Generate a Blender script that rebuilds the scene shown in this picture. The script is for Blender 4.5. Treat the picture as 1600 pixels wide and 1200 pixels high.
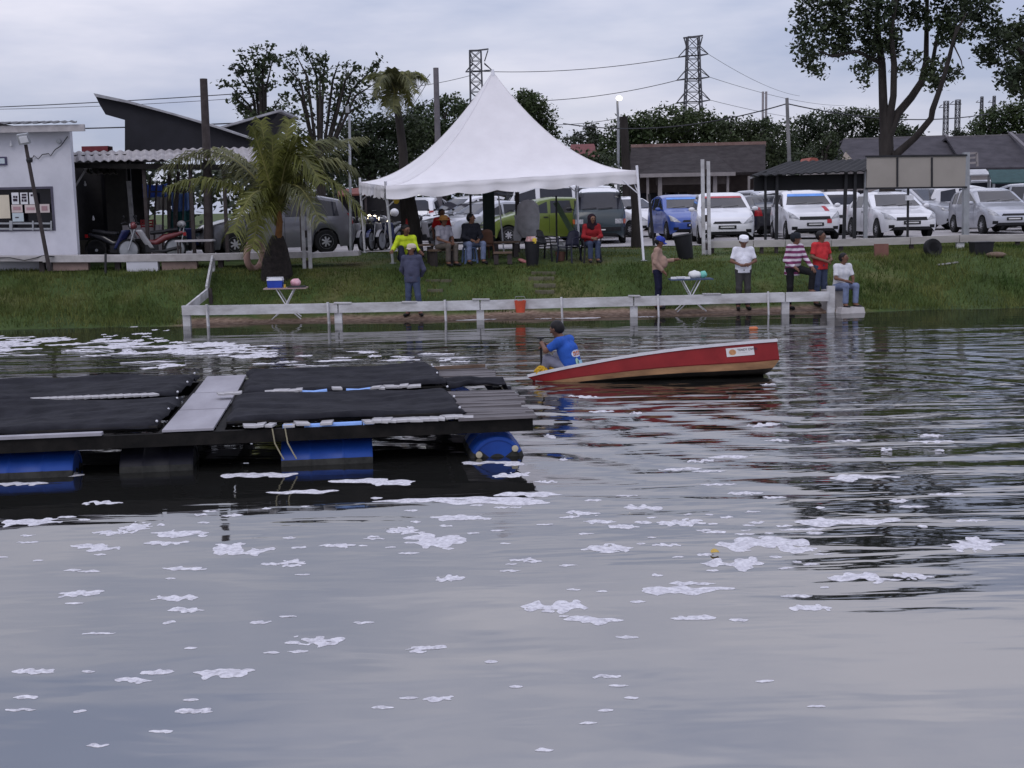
import bpy, bmesh, math, random
import numpy as np
from mathutils import Vector, Matrix, noise
from mathutils.bvhtree import BVHTree

for _o in list(bpy.data.objects):
    bpy.data.objects.remove(_o, do_unlink=True)
scene = bpy.context.scene
COL = scene.collection
R = math.radians

# ------------------------------------------------------------------ camera
CAM_H, FOCAL, PITCH, ROLL = 2.56, 2000.0, 7.9, -1.2
cam_data = bpy.data.cameras.new('camera')
cam_data.sensor_width = 36.0
cam_data.lens = 36.0 * FOCAL / 1600.0
cam_data.clip_start = 0.1
cam_data.clip_end = 3000.0
cam = bpy.data.objects.new('camera', cam_data)
COL.objects.link(cam)
CAM_ROT = Matrix.Rotation(R(90 - PITCH), 3, 'X') @ Matrix.Rotation(R(ROLL), 3, 'Z')
cam.matrix_world = Matrix.Translation((0, 0, CAM_H)) @ CAM_ROT.to_4x4()
scene.camera = cam

# ------------------------------------------------------------------ sky, sun, exposure
SUN_EL, SUN_AZ = R(48), R(205)
world = bpy.data.worlds.new('World')
scene.world = world
world.use_nodes = True
wn, wl = world.node_tree.nodes, world.node_tree.links
wn.clear()
w_out = wn.new('ShaderNodeOutputWorld')
w_bg = wn.new('ShaderNodeBackground')
w_bg.inputs['Strength'].default_value = 0.10
w_sky = wn.new('ShaderNodeTexSky')
w_sky.sky_type = 'NISHITA'
w_sky.sun_disc = False
w_sky.sun_elevation = SUN_EL
w_sky.sun_rotation = SUN_AZ
w_sky.air_density = 1.0
w_sky.dust_density = 1.5
w_tc = wn.new('ShaderNodeTexCoord')
w_map = wn.new('ShaderNodeMapping')
w_map.inputs['Scale'].default_value = (1.0, 1.0, 4.0)
w_map.inputs['Location'].default_value = (0.35, 0.2, 0.1)
w_n1 = wn.new('ShaderNodeTexNoise')
w_n1.inputs['Scale'].default_value = 2.3
w_n1.inputs['Detail'].default_value = 7
w_n1.inputs['Roughness'].default_value = 0.52
w_n1.inputs['Distortion'].default_value = 0.25
w_ramp = wn.new('ShaderNodeValToRGB')                    # how thick the cloud is
w_ramp.color_ramp.elements[0].position = 0.36
w_ramp.color_ramp.elements[0].color = (0.84, 0.84, 0.84, 1)
w_ramp.color_ramp.elements[1].position = 0.66
w_ramp.color_ramp.elements[1].color = (0.96, 0.96, 0.96, 1)
w_n2 = wn.new('ShaderNodeTexNoise')
w_n2.inputs['Scale'].default_value = 2.0
w_n2.inputs['Detail'].default_value = 6
w_n2.inputs['Roughness'].default_value = 0.55
w_cc = wn.new('ShaderNodeValToRGB')                      # light and grey cloud
w_cc.color_ramp.elements[0].position = 0.40
w_cc.color_ramp.elements[0].color = (0.385, 0.425, 0.58, 1)
w_cc.color_ramp.elements[1].position = 0.62
w_cc.color_ramp.elements[1].color = (0.70, 0.69, 0.785, 1)
w_sep = wn.new('ShaderNodeSeparateXYZ')
w_el = wn.new('ShaderNodeMapRange')                      # an overcast sky brightens to the zenith
w_el.inputs['From Min'].default_value = 0.0
w_el.inputs['From Max'].default_value = 1.0
w_el.inputs['To Min'].default_value = 10.6
w_el.inputs['To Max'].default_value = 23.0
w_mul = wn.new('ShaderNodeVectorMath'); w_mul.operation = 'SCALE'
w_mix = wn.new('ShaderNodeMix'); w_mix.data_type = 'RGBA'
wl.new(w_tc.outputs['Generated'], w_map.inputs['Vector'])
wl.new(w_map.outputs['Vector'], w_n1.inputs['Vector'])
wl.new(w_map.outputs['Vector'], w_n2.inputs['Vector'])
wl.new(w_n1.outputs['Fac'], w_ramp.inputs['Fac'])
wl.new(w_n2.outputs['Fac'], w_cc.inputs['Fac'])
wl.new(w_tc.outputs['Generated'], w_sep.inputs['Vector'])
wl.new(w_sep.outputs['Z'], w_el.inputs['Value'])
wl.new(w_cc.outputs['Color'], w_mul.inputs[0])
wl.new(w_el.outputs['Result'], w_mul.inputs['Scale'])
wl.new(w_ramp.outputs['Color'], w_mix.inputs['Factor'])
wl.new(w_sky.outputs['Color'], w_mix.inputs['A'])
wl.new(w_mul.outputs['Vector'], w_mix.inputs['B'])
wl.new(w_mix.outputs['Result'], w_bg.inputs['Color'])
wl.new(w_bg.outputs['Background'], w_out.inputs['Surface'])

sun_data = bpy.data.lights.new('sun', 'SUN')
sun_data.energy = 0.6
sun_data.angle = R(25)
sun_data.color = (1.0, 0.95, 0.9)
sun = bpy.data.objects.new('sun', sun_data)
COL.objects.link(sun)
_sd = Vector((math.sin(SUN_AZ) * math.cos(SUN_EL), math.cos(SUN_AZ) * math.cos(SUN_EL), math.sin(SUN_EL)))
sun.rotation_euler = _sd.to_track_quat('Z', 'Y').to_euler()

scene.view_settings.view_transform = 'Standard'
scene.view_settings.look = 'None'
scene.view_settings.exposure = 0.0
scene.view_settings.gamma = 1.0
scene.view_settings.use_curve_mapping = False
scene.cycles.use_denoising = True
scene.cycles.max_bounces = 6
scene.cycles.transparent_max_bounces = 8

# ------------------------------------------------------------------ helpers
random.seed(7)
RNG = np.random.default_rng(7)


def ray(px, py):
    v = CAM_ROT @ Vector(((px - 800.0) / FOCAL, -(py - 600.0) / FOCAL, -1.0))
    return v


def at(px, py, Y):
    """point at distance Y (metres from the camera along +Y) seen at a pixel of the photograph"""
    v = ray(px, py)
    t = Y / v.y
    return Vector((v.x * t, Y, CAM_H + v.z * t))


def on(px, py, z):
    """point of the level plane z seen at that pixel"""
    v = ray(px, py)
    t = (z - CAM_H) / v.z
    return Vector((v.x * t, v.y * t, z))


def hor(px):
    return 600 - FOCAL * math.tan(R(PITCH)) - math.tan(R(-ROLL)) * (px - 800)


def fnoise(x, y, z=0.0):
    return noise.noise(Vector((x, y, z)))


_PROF = [(-200, -2.5), (10, -2.0), (24, -1.4), (28.2, -0.45), (29.3, 0.0), (29.9, 0.09), (30.4, 0.26), (31.2, 0.66),
         (32.2, 1.02), (33.4, 1.16), (35.0, 1.22), (37.0, 1.30), (40, 1.32), (2000, 1.32)]
_PX = [p[0] for p in _PROF]
_PZ = [p[1] for p in _PROF]


def ground_z(x, y):
    z = float(np.interp(y, _PX, _PZ))
    if 28.0 < y < 36.0:
        k = min(1, (y - 28.0) / 1.0) * min(1, (36.0 - y) / 1.5)
        z += k * (0.05 * fnoise(x * 0.45, y * 0.45) + 0.022 * fnoise(x * 1.7, y * 1.7, 3) + 0.012 * fnoise(x * 5, y * 5, 5))
    return z


def onground(px, py, y0=29.0, y1=60.0):
    """march along the pixel's ray down to the ground"""
    lo = at(px, py, y0)
    prev = y0
    y = y0
    while y < y1:
        p = at(px, py, y)
        if p.z <= ground_z(p.x, p.y):
            for _ in range(12):
                m = (prev + y) / 2
                q = at(px, py, m)
                if q.z <= ground_z(q.x, q.y):
                    y = m
                else:
                    prev = m
            q = at(px, py, y)
            return Vector((q.x, q.y, ground_z(q.x, q.y)))
        prev = y
        y += 0.1
    return at(px, py, y1)


class MB:
    """collects shapes, builds ONE mesh object"""

    def __init__(self):
        self.v, self.f, self.m = [], [], []

    def add(self, verts, faces, mi=0):
        b = len(self.v)
        self.v.extend([tuple(p) for p in verts])
        for f in faces:
            self.f.append(tuple(i + b for i in f))
            self.m.append(mi)
        return self

    def box(self, c, s, rot=None, mi=0, taper=1.0):
        hx, hy, hz = s[0] / 2, s[1] / 2, s[2] / 2
        vs = []
        for z, k in ((-hz, 1.0), (hz, taper)):
            for x, y in ((-hx, -hy), (hx, -hy), (hx, hy), (-hx, hy)):
                vs.append(Vector((x * k, y * k, z)))
        if rot is not None:
            if not isinstance(rot, Matrix):
                rot = Matrix.Rotation(rot, 3, 'Z')
            vs = [rot @ p for p in vs]
        c = Vector(c)
        return self.add([p + c for p in vs], [(0, 3, 2, 1), (4, 5, 6, 7), (0, 1, 5, 4), (1, 2, 6, 5), (2, 3, 7, 6), (3, 0, 4, 7)], mi)

    def bar(self, a, b, w, h=None, up=(0, 0, 1), mi=0):
        """rectangular bar from a to b, w across, h along up"""
        a, b = Vector(a), Vector(b)
        h = w if h is None else h
        d = (b - a).normalized()
        up = Vector(up)
        s = d.cross(up)
        if s.length < 1e-4:
            s = d.cross(Vector((0, 1, 0)))
        s.normalize()
        u = s.cross(d).normalized()
        vs = []
        for p in (a, b):
            for i, j in ((-1, -1), (1, -1), (1, 1), (-1, 1)):
                vs.append(p + s * (i * w / 2) + u * (j * h / 2))
        return self.add(vs, [(0, 1, 2, 3), (7, 6, 5, 4), (0, 4, 5, 1), (1, 5, 6, 2), (2, 6, 7, 3), (3, 7, 4, 0)], mi)

    def tube(self, pts, r, n=8, mi=0, cap=True):
        pts = [Vector(p) for p in pts]
        if not isinstance(r, (list, tuple)):
            r = [r] * len(pts)
        rings = []
        ref = None
        for i, p in enumerate(pts):
            if i == 0:
                d = pts[1] - pts[0]
            elif i == len(pts) - 1:
                d = pts[-1] - pts[-2]
            else:
                d = pts[i + 1] - pts[i - 1]
            d.normalize()
            if ref is None:
                ref = Vector((0, 0, 1)) if abs(d.z) < 0.9 else Vector((1, 0, 0))
            s = d.cross(ref)
            if s.length < 1e-5:
                s = d.cross(Vector((0, 1, 0)))
            s.normalize()
            u = s.cross(d).normalized()
            ref = u
            rings.append([p + s * (math.cos(2 * math.pi * k / n) * r[i]) + u * (math.sin(2 * math.pi * k / n) * r[i]) for k in range(n)])
        vs = [q for ring in rings for q in ring]
        fs = []
        for i in range(len(pts) - 1):
            for k in range(n):
                a, b = i * n + k, i * n + (k + 1) % n
                fs.append((a, a + n, b + n, b))
        if cap:
            fs.append(tuple(range(n)))
            fs.append(tuple(reversed(range((len(pts) - 1) * n, len(pts) * n))))
        return self.add(vs, fs, mi)

    def lathe(self, prof, c=(0, 0, 0), n=16, axis='Z', mi=0, rot=None):
        """prof: list of (radius, height)"""
        vs, fs = [], []
        for rr, h in prof:
            for k in range(n):
                a = 2 * math.pi * k / n
                p = Vector((rr * math.cos(a), rr * math.sin(a), h))
                if axis == 'X':
                    p = Vector((p.z, p.x, p.y))
                elif axis == 'Y':
                    p = Vector((p.x, p.z, p.y))
                if rot is not None:
                    p = rot @ p
                vs.append(p + Vector(c))
        for i in range(len(prof) - 1):
            for k in range(n):
                a, b = i * n + k, i * n + (k + 1) % n
                fs.append((a, b, b + n, a + n))
        if prof[0][0] > 1e-4:
            fs.append(tuple(reversed(range(n))))
        if prof[-1][0] > 1e-4:
            fs.append(tuple(range((len(prof) - 1) * n, len(prof) * n)))
        return self.add(vs, fs, mi)

    def ball(self, c, r, n=10, m=6, mi=0, sq=(1, 1, 1)):
        vs, fs = [], []
        c = Vector(c)
        for i in range(m + 1):
            t = math.pi * i / m
            for k in range(n):
                a = 2 * math.pi * k / n
                vs.append(c + Vector((r * sq[0] * math.sin(t) * math.cos(a), r * sq[1] * math.sin(t) * math.sin(a), r * sq[2] * math.cos(t))))
        for i in range(m):
            for k in range(n):
                a, b = i * n + k, i * n + (k + 1) % n
                fs.append((a, a + n, b + n, b))
        return self.add(vs, fs, mi)

    def grid(self, fn, nu, nv, mi=0):
        vs = [fn(i / nu, j / nv) for i in range(nu + 1) for j in range(nv + 1)]
        fs = []
        for i in range(nu):
            for j in range(nv):
                a = i * (nv + 1) + j
                fs.append((a, a + nv + 1, a + nv + 2, a + 1))
        return self.add(vs, fs, mi)

    def prism(self, poly, a, b, plane='XZ', mi=0):
        """polygon extruded from a to b along the axis across its plane"""
        n = len(poly)
        vs = []
        for t in (a, b):
            for p, q in poly:
                vs.append((p, t, q) if plane == 'XZ' else ((t, p, q) if plane == 'YZ' else (p, q, t)))
        fs = [tuple(range(n)), tuple(reversed(range(n, 2 * n)))]
        for i in range(n):
            j = (i + 1) % n
            fs.append((j, i, i + n, j + n))
        return self.add(vs, fs, mi)

    def xf(self, mtx, start=0):
        for i in range(start, len(self.v)):
            self.v[i] = tuple(mtx @ Vector(self.v[i]))
        return self

    def build(self, name, mats, parent=None, smooth=None, origin=None, fix=True, world=False):
        if not isinstance(mats, (list, tuple)):
            mats = [mats]
        me = bpy.data.meshes.new(name)
        vs = self.v
        if origin is not None:
            ox, oy, oz = origin
            vs = [(x - ox, y - oy, z - oz) for x, y, z in vs]
        me.from_pydata(vs, [], self.f)
        for m in mats:
            me.materials.append(m)
        if len(mats) > 1:
            me.polygons.foreach_set('material_index', self.m)
        if fix:
            bm = bmesh.new()
            bm.from_mesh(me)
            bmesh.ops.recalc_face_normals(bm, faces=bm.faces)
            bm.to_mesh(me)
            bm.free()
        if smooth is not None:
            me.polygons.foreach_set('use_smooth', [True] * len(me.polygons))
            if smooth < 179:
                me.set_sharp_from_angle(angle=R(smooth))
        me.update()
        o = bpy.data.objects.new(name, me)
        COL.objects.link(o)
        if origin is not None:
            o.location = origin
        if parent is not None:
            o.parent = parent
            if world:
                p = parent
                while p is not None:
                    o.location -= p.location
                    p = p.parent
        return o


def tag(o, label=None, cat=None, group=None, kind=None):
    if label:
        o['label'] = label
    if cat:
        o['category'] = cat
    if group:
        o['group'] = group
    if kind:
        o['kind'] = kind
    return o


def empty(name, loc=(0, 0, 0), rz=0.0, label=None, cat=None, group=None):
    o = bpy.data.objects.new(name, None)
    COL.objects.link(o)
    o.empty_display_size = 0.2
    o.location = loc
    o.rotation_euler = (0, 0, rz)
    return tag(o, label, cat, group)


def share(src, name, parent=None, loc=None, rot=None, scale=None):
    """a piece that shares the mesh of another"""
    o = bpy.data.objects.new(name, src.data)
    COL.objects.link(o)
    if parent is not None:
        o.parent = parent
    if loc is not None:
        o.location = loc
    if rot is not None:
        o.rotation_euler = rot
    if scale is not None:
        o.scale = scale
    return o


def copy_tree(o, parent=None):
    c = o.copy()
    COL.objects.link(c)
    if parent is not None:
        c.parent = parent
    for ch in o.children:
        copy_tree(ch, c)
    return c


# ------------------------------------------------------------------ materials
MATS = {}


def M(name, col, rough=0.6, var=0.18, scale=4.0, bump=0.0, bscale=None, metal=0.0, spec=0.25, coat=0.0, emit=None, estr=0.0,
      col2=None, stretch=None, island=0.0, transl=0.0, alpha=None):
    if name in MATS:
        return MATS[name]
    m = bpy.data.materials.new(name)
    m.use_nodes = True
    nt = m.node_tree
    N, L = nt.nodes, nt.links
    b = N['Principled BSDF']
    b.inputs['Roughness'].default_value = rough
    b.inputs['Metallic'].default_value = metal
    b.inputs['Specular IOR Level'].default_value = spec
    if coat:
        b.inputs['Coat Weight'].default_value = coat
        b.inputs['Coat Roughness'].default_value = 0.08
    tc = N.new('ShaderNodeTexCoord')
    vec = tc.outputs['Object']
    if stretch:
        mp = N.new('ShaderNodeMapping')
        mp.inputs['Scale'].default_value = stretch
        L.new(vec, mp.inputs['Vector'])
        vec = mp.outputs['Vector']
    nz = N.new('ShaderNodeTexNoise')
    nz.inputs['Scale'].default_value = scale
    nz.inputs['Detail'].default_value = 6
    nz.inputs['Roughness'].default_value = 0.62
    L.new(vec, nz.inputs['Vector'])
    rp = N.new('ShaderNodeValToRGB')
    c2 = col2 if col2 else tuple(min(1, c * (1 + var)) for c in col)
    c1 = tuple(c * (1 - var) for c in col) if not col2 else col
    rp.color_ramp.elements[0].position = 0.32
    rp.color_ramp.elements[1].position = 0.68
    rp.color_ramp.elements[0].color = (*c1, 1)
    rp.color_ramp.elements[1].color = (*c2, 1)
    L.new(nz.outputs['Fac'], rp.inputs['Fac'])
    colout = rp.outputs['Color']
    if island:
        ge = N.new('ShaderNodeNewGeometry')
        mr = N.new('ShaderNodeMapRange')
        mr.inputs['To Min'].default_value = 1 - island
        mr.inputs['To Max'].default_value = 1 + island
        L.new(ge.outputs['Random Per Island'], mr.inputs['Value'])
        vm = N.new('ShaderNodeVectorMath')
        vm.operation = 'SCALE'
        L.new(colout, vm.inputs[0])
        L.new(mr.outputs['Result'], vm.inputs['Scale'])
        colout = vm.outputs['Vector']
    L.new(colout, b.inputs['Base Color'])
    if bump:
        n2 = N.new('ShaderNodeTexNoise')
        n2.inputs['Scale'].default_value = bscale or scale * 4
        n2.inputs['Detail'].default_value = 4
        L.new(vec, n2.inputs['Vector'])
        bp = N.new('ShaderNodeBump')
        bp.inputs['Strength'].default_value = 1.0
        bp.inputs['Distance'].default_value = bump
        L.new(n2.outputs['Fac'], bp.inputs['Height'])
        L.new(bp.outputs['Normal'], b.inputs['Normal'])
    if emit:
        b.inputs['Emission Color'].default_value = (*emit, 1)
        b.inputs['Emission Strength'].default_value = estr
    if alpha:
        na = N.new('ShaderNodeTexNoise')
        na.inputs['Scale'].default_value = alpha
        na.inputs['Detail'].default_value = 3
        L.new(vec, na.inputs['Vector'])
        ra = N.new('ShaderNodeMapRange')
        ra.inputs['From Min'].default_value = 0.34
        ra.inputs['From Max'].default_value = 0.52
        ra.inputs['To Min'].default_value = 0.70
        ra.inputs['To Max'].default_value = 0.97
        L.new(na.outputs['Fac'], ra.inputs['Value'])
        L.new(ra.outputs['Result'], b.inputs['Alpha'])
    if transl:
        out = [n for n in N if n.type == 'OUTPUT_MATERIAL'][0]
        tr = N.new('ShaderNodeBsdfTranslucent')
        L.new(colout, tr.inputs['Color'])
        mx = N.new('ShaderNodeMixShader')
        mx.inputs['Fac'].default_value = transl
        L.new(b.outputs['BSDF'], mx.inputs[1])
        L.new(tr.outputs['BSDF'], mx.inputs[2])
        L.new(mx.outputs['Shader'], out.inputs['Surface'])
    MATS[name] = m
    return m


white_wood = M('white weathered wood', (0.30, 0.29, 0.29), 0.75, col2=(0.56, 0.56, 0.58), scale=4, bump=0.004, bscale=30, stretch=(0.4, 1, 1))
grey_wood = M('grey weathered wood', (0.24, 0.23, 0.24), 0.8, col2=(0.46, 0.45, 0.46), scale=5, bump=0.004, bscale=30, stretch=(0.3, 1, 1))
dark_wood = M('dark wet wood', (0.006, 0.006, 0.006), 0.7, spec=0.1, col2=(0.017, 0.015, 0.014), scale=5, bump=0.004, bscale=25)
brown_wood = M('brown wood', (0.10, 0.065, 0.045), 0.75, col2=(0.17, 0.12, 0.09), scale=5, bump=0.004, bscale=25)
pole_wood = M('dark pole wood', (0.035, 0.028, 0.028), 0.85, col2=(0.06, 0.05, 0.05), scale=6, bump=0.006)
white_paint = M('white wall paint', (0.46, 0.46, 0.51), 0.7, col2=(0.60, 0.60, 0.66), scale=0.9, bump=0.002, bscale=40)
white_metal = M('white painted steel', (0.62, 0.62, 0.66), 0.45, var=0.08, scale=8)
grey_metal = M('grey steel', (0.30, 0.31, 0.33), 0.45, var=0.15, metal=0.4)
dark_metal = M('dark steel', (0.02, 0.02, 0.023), 0.5, var=0.3)
concrete = M('grey concrete', (0.30, 0.28, 0.28), 0.85, col2=(0.45, 0.43, 0.43), scale=3, bump=0.006)
black_plastic = M('black plastic', (0.014, 0.014, 0.017), 0.45, var=0.25)
rubber = M('black rubber', (0.012, 0.012, 0.013), 0.75, var=0.25)
lamp_glow = M('lit lamp glass', (1, 0.9, 0.7), 0.4, var=0.0, emit=(1.0, 0.86, 0.62), estr=3.5)
tube_glow = M('lit tube glass', (1, 1, 1), 0.4, var=0.0, emit=(0.95, 0.98, 1.0), estr=1.6)
# ================================================================== ground, water
def mat_ground():
    m = bpy.data.materials.new('bank earth and grass')
    m.use_nodes = True
    N, L = m.node_tree.nodes, m.node_tree.links
    b = N['Principled BSDF']
    b.inputs['Roughness'].default_value = 0.9
    b.inputs['Specular IOR Level'].default_value = 0.2
    tc = N.new('ShaderNodeTexCoord')
    n1 = N.new('ShaderNodeTexNoise'); n1.inputs['Scale'].default_value = 0.55; n1.inputs['Detail'].default_value = 8
    n2 = N.new('ShaderNodeTexNoise'); n2.inputs['Scale'].default_value = 9.0; n2.inputs['Detail'].default_value = 6
    L.new(tc.outputs['Object'], n1.inputs['Vector'])
    L.new(tc.outputs['Object'], n2.inputs['Vector'])
    r1 = N.new('ShaderNodeValToRGB')
    e = r1.color_ramp.elements
    e[0].position, e[0].color = 0.30, (0.028, 0.046, 0.013, 1)
    e[1].position, e[1].color = 0.72, (0.115, 0.098, 0.042, 1)
    x = e.new(0.52); x.color = (0.050, 0.078, 0.020, 1)
    L.new(n1.outputs['Fac'], r1.inputs['Fac'])
    mx = N.new('ShaderNodeMix'); mx.data_type = 'RGBA'; mx.blend_type = 'MULTIPLY'
    mx.inputs['Factor'].default_value = 0.7
    r2 = N.new('ShaderNodeValToRGB')
    r2.color_ramp.elements[0].color = (0.35, 0.35, 0.35, 1)
    r2.color_ramp.elements[1].color = (1.5, 1.5, 1.4, 1)
    L.new(n2.outputs['Fac'], r2.inputs['Fac'])
    L.new(r1.outputs['Color'], mx.inputs['A'])
    L.new(r2.outputs['Color'], mx.inputs['B'])
    # trodden sand along the waterside rail
    sp = N.new('ShaderNodeSeparateXYZ')
    L.new(tc.outputs['Object'], sp.inputs['Vector'])
    ad = N.new('ShaderNodeMath'); ad.operation = 'MULTIPLY_ADD'
    ad.inputs[1].default_value = 0.9
    L.new(n1.outputs['Fac'], ad.inputs[0])
    L.new(sp.outputs['Y'], ad.inputs[2])
    ys = N.new('ShaderNodeMapRange')
    ys.inputs['From Min'].default_value = 30.25
    ys.inputs['From Max'].default_value = 30.5
    ys.inputs['To Min'].default_value = 1.0
    ys.inputs['To Max'].default_value = 0.0
    L.new(ad.outputs[0], ys.inputs['Value'])
    ax = N.new('ShaderNodeMath'); ax.operation = 'ABSOLUTE'
    L.new(sp.outputs['X'], ax.inputs[0])
    xs = N.new('ShaderNodeMapRange')
    xs.inputs['From Min'].default_value = 7.4
    xs.inputs['From Max'].default_value = 7.9
    xs.inputs['To Min'].default_value = 1.0
    xs.inputs['To Max'].default_value = 0.0
    L.new(ax.outputs[0], xs.inputs['Value'])
    mu = N.new('ShaderNodeMath'); mu.operation = 'MULTIPLY'
    L.new(ys.outputs['Result'], mu.inputs[0])
    L.new(xs.outputs['Result'], mu.inputs[1])
    sr = N.new('ShaderNodeValToRGB')
    sr.color_ramp.elements[0].position, sr.color_ramp.elements[0].color = 0.3, (0.10, 0.062, 0.043, 1)
    sr.color_ramp.elements[1].position, sr.color_ramp.elements[1].color = 0.7, (0.26, 0.185, 0.14, 1)
    L.new(n2.outputs['Fac'], sr.inputs['Fac'])
    m2 = N.new('ShaderNodeMix'); m2.data_type = 'RGBA'
    L.new(mu.outputs[0], m2.inputs['Factor'])
    L.new(mx.outputs['Result'], m2.inputs['A'])
    L.new(sr.outputs['Color'], m2.inputs['B'])
    L.new(m2.outputs['Result'], b.inputs['Base Color'])
    bp = N.new('ShaderNodeBump'); bp.inputs['Distance'].default_value = 0.03
    L.new(n2.outputs['Fac'], bp.inputs['Height'])
    L.new(bp.outputs['Normal'], b.inputs['Normal'])
    return m


MAT_GROUND = mat_ground()


def build_ground():
    ys = [-300, -60, 0, 12, 20, 25, 27.5, 28.4] + [28.6 + 0.1 * i for i in range(80)] + [37 + i for i in range(6)] + [46, 52, 60, 75, 100, 150, 300, 700, 1500]
    xs = [-900, -300, -120, -60, -40, -30, -25] + [-22 + 0.2 * i for i in range(221)] + [25, 30, 40, 60, 120, 300, 900]
    mb = MB()
    vs = [(x, y, ground_z(x, y)) for y in ys for x in xs]
    n = len(xs)
    fs = [(j * n + i, j * n + i + 1, (j + 1) * n + i + 1, (j + 1) * n + i) for j in range(len(ys) - 1) for i in range(n - 1)]
    mb.add(vs, fs)
    return tag(mb.build('ground', MAT_GROUND, smooth=180, fix=False), kind='structure')


build_ground()

# gravel car park laid over the ground
cp = M('pale car park gravel', (0.26, 0.245, 0.245), 0.9, col2=(0.40, 0.38, 0.38), scale=1.3, bump=0.01, bscale=40)
mb = MB()
def _cpedge(x):
    return 37.6 + 0.35 * fnoise(x * 0.4, 2.0) + (0 if x > -9 else -1.5)
xs = [-60, -30, -20] + [-16 + 0.5 * i for i in range(80)] + [30, 60, 90]
mb.add([(x, _cpedge(x), 1.326) for x in xs] + [(x, 41.5, 1.326) for x in xs] + [(x, 72.0, 1.326) for x in xs],
       [(r * len(xs) + i, r * len(xs) + i + 1, (r + 1) * len(xs) + i + 1, (r + 1) * len(xs) + i) for r in range(2) for i in range(len(xs) - 1)])
tag(mb.build('car_park', cp, smooth=180), kind='structure')


def mat_water():
    m = bpy.data.materials.new('pond water')
    m.use_nodes = True
    N, L = m.node_tree.nodes, m.node_tree.links
    b = N['Principled BSDF']
    b.inputs['Base Color'].default_value = (0.013, 0.013, 0.012, 1)
    b.inputs['Roughness'].default_value = 0.035
    b.inputs['IOR'].default_value = 4.0
    tc = N.new('ShaderNodeTexCoord')
    sp = N.new('ShaderNodeSeparateXYZ')
    L.new(tc.outputs['Object'], sp.inputs['Vector'])

    def math_(op, a, bb=None, cc=None):
        n = N.new('ShaderNodeMath'); n.operation = op
        for i, v in enumerate((a, bb, cc)):
            if v is None:
                continue
            if isinstance(v, (int, float)):
                n.inputs[i].default_value = v
            else:
                L.new(v, n.inputs[i])
        return n.outputs[0]

    def rng(v, a, bb, c=0.0, d=1.0):
        n = N.new('ShaderNodeMapRange')
        n.interpolation_type = 'SMOOTHSTEP'
        n.inputs['From Min'].default_value = a
        n.inputs['From Max'].default_value = bb
        n.inputs['To Min'].default_value = c
        n.inputs['To Max'].default_value = d
        L.new(v, n.inputs['Value'])
        return n.outputs['Result']

    def nz(scale, st, det=3, dist=0.0, rough=0.5):
        mp = N.new('ShaderNodeMapping')
        mp.inputs['Scale'].default_value = st
        L.new(tc.outputs['Object'], mp.inputs['Vector'])
        n = N.new('ShaderNodeTexNoise')
        n.inputs['Scale'].default_value = scale
        n.inputs['Detail'].default_value = det
        n.inputs['Roughness'].default_value = rough
        n.inputs['Distortion'].default_value = dist
        L.new(mp.outputs['Vector'], n.inputs['Vector'])
        return n.outputs['Fac']

    X, Y = sp.outputs['X'], sp.outputs['Y']
    # rings spreading from the boat's raised end
    def rings(cx, cy, wl, amp, r0, r1, wob):
        dx = math_('SUBTRACT', X, cx)
        dy = math_('SUBTRACT', Y, cy)
        d = math_('SQRT', math_('ADD', math_('MULTIPLY', dx, dx), math_('MULTIPLY', dy, dy)))
        ph = math_('ADD', math_('MULTIPLY', d, 2 * math.pi / wl), math_('MULTIPLY', nz(0.5, (1, 1, 1), 3), wob))
        s = math_('SINE', ph)
        fall = math_('MULTIPLY', rng(d, r0, r1, 1, 0), rng(d, 0.2, 1.2))
        return math_('MULTIPLY', math_('MULTIPLY', s, fall), amp)
    h = rings(4.2, 16.3, 0.80, 0.0085, 2.0, 8.0, 8.0)
    h = math_('ADD', h, rings(1.0, 17.0, 0.55, 0.004, 1.0, 6.0, 8.0))
    # wind ripple, strongest right of the raft and behind it, fading to calm in front and along the bank
    patch = nz(0.22, (1, 1.6, 1), 3)
    right = math_('MULTIPLY', rng(X, 0.0, 3.2, 0.14, 1.0), rng(Y, 6.8, 10.5, 0.05, 1.0))
    back = rng(Y, 16.5, 20, 0.0, 0.8)
    amt = math_('MAXIMUM', right, back)
    calm = rng(Y, 22.5, 27.0, 1.0, 0.10)
    amt = math_('MULTIPLY', math_('MULTIPLY', amt, calm), rng(patch, 0.30, 0.62, 0.25, 1.25))
    rip = math_('SUBTRACT', nz(2.1, (0.22, 1.0, 1), 3, 0.3, 0.45), 0.5)
    h = math_('ADD', h, math_('MULTIPLY', math_('MULTIPLY', rip, amt), 0.078))
    fine = math_('SUBTRACT', nz(7.5, (0.35, 1.0, 1), 2), 0.5)
    h = math_('ADD', h, math_('MULTIPLY', math_('MULTIPLY', fine, amt), 0.006))
    # slow swell everywhere
    sw = math_('SUBTRACT', nz(0.55, (0.4, 1.0, 1), 2), 0.5)
    h = math_('ADD', h, math_('MULTIPLY', sw, 0.030))
    sw2 = math_('SUBTRACT', nz(2.2, (0.35, 1.0, 1), 2, 0.4), 0.5)
    h = math_('ADD', h, math_('MULTIPLY', sw2, 0.0045))
    bp = N.new('ShaderNodeBump')
    bp.inputs['Strength'].default_value = 1.0
    bp.inputs['Distance'].default_value = 1.0
    L.new(h, bp.inputs['Height'])
    L.new(bp.outputs['Normal'], b.inputs['Normal'])
    return m


mb = MB()
mb.add([(-300, -80, 0), (300, -80, 0), (300, 29.9, 0), (-300, 29.9, 0)], [(0, 1, 2, 3)])
tag(mb.build('water', mat_water(), fix=False), kind='structure')

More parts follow.
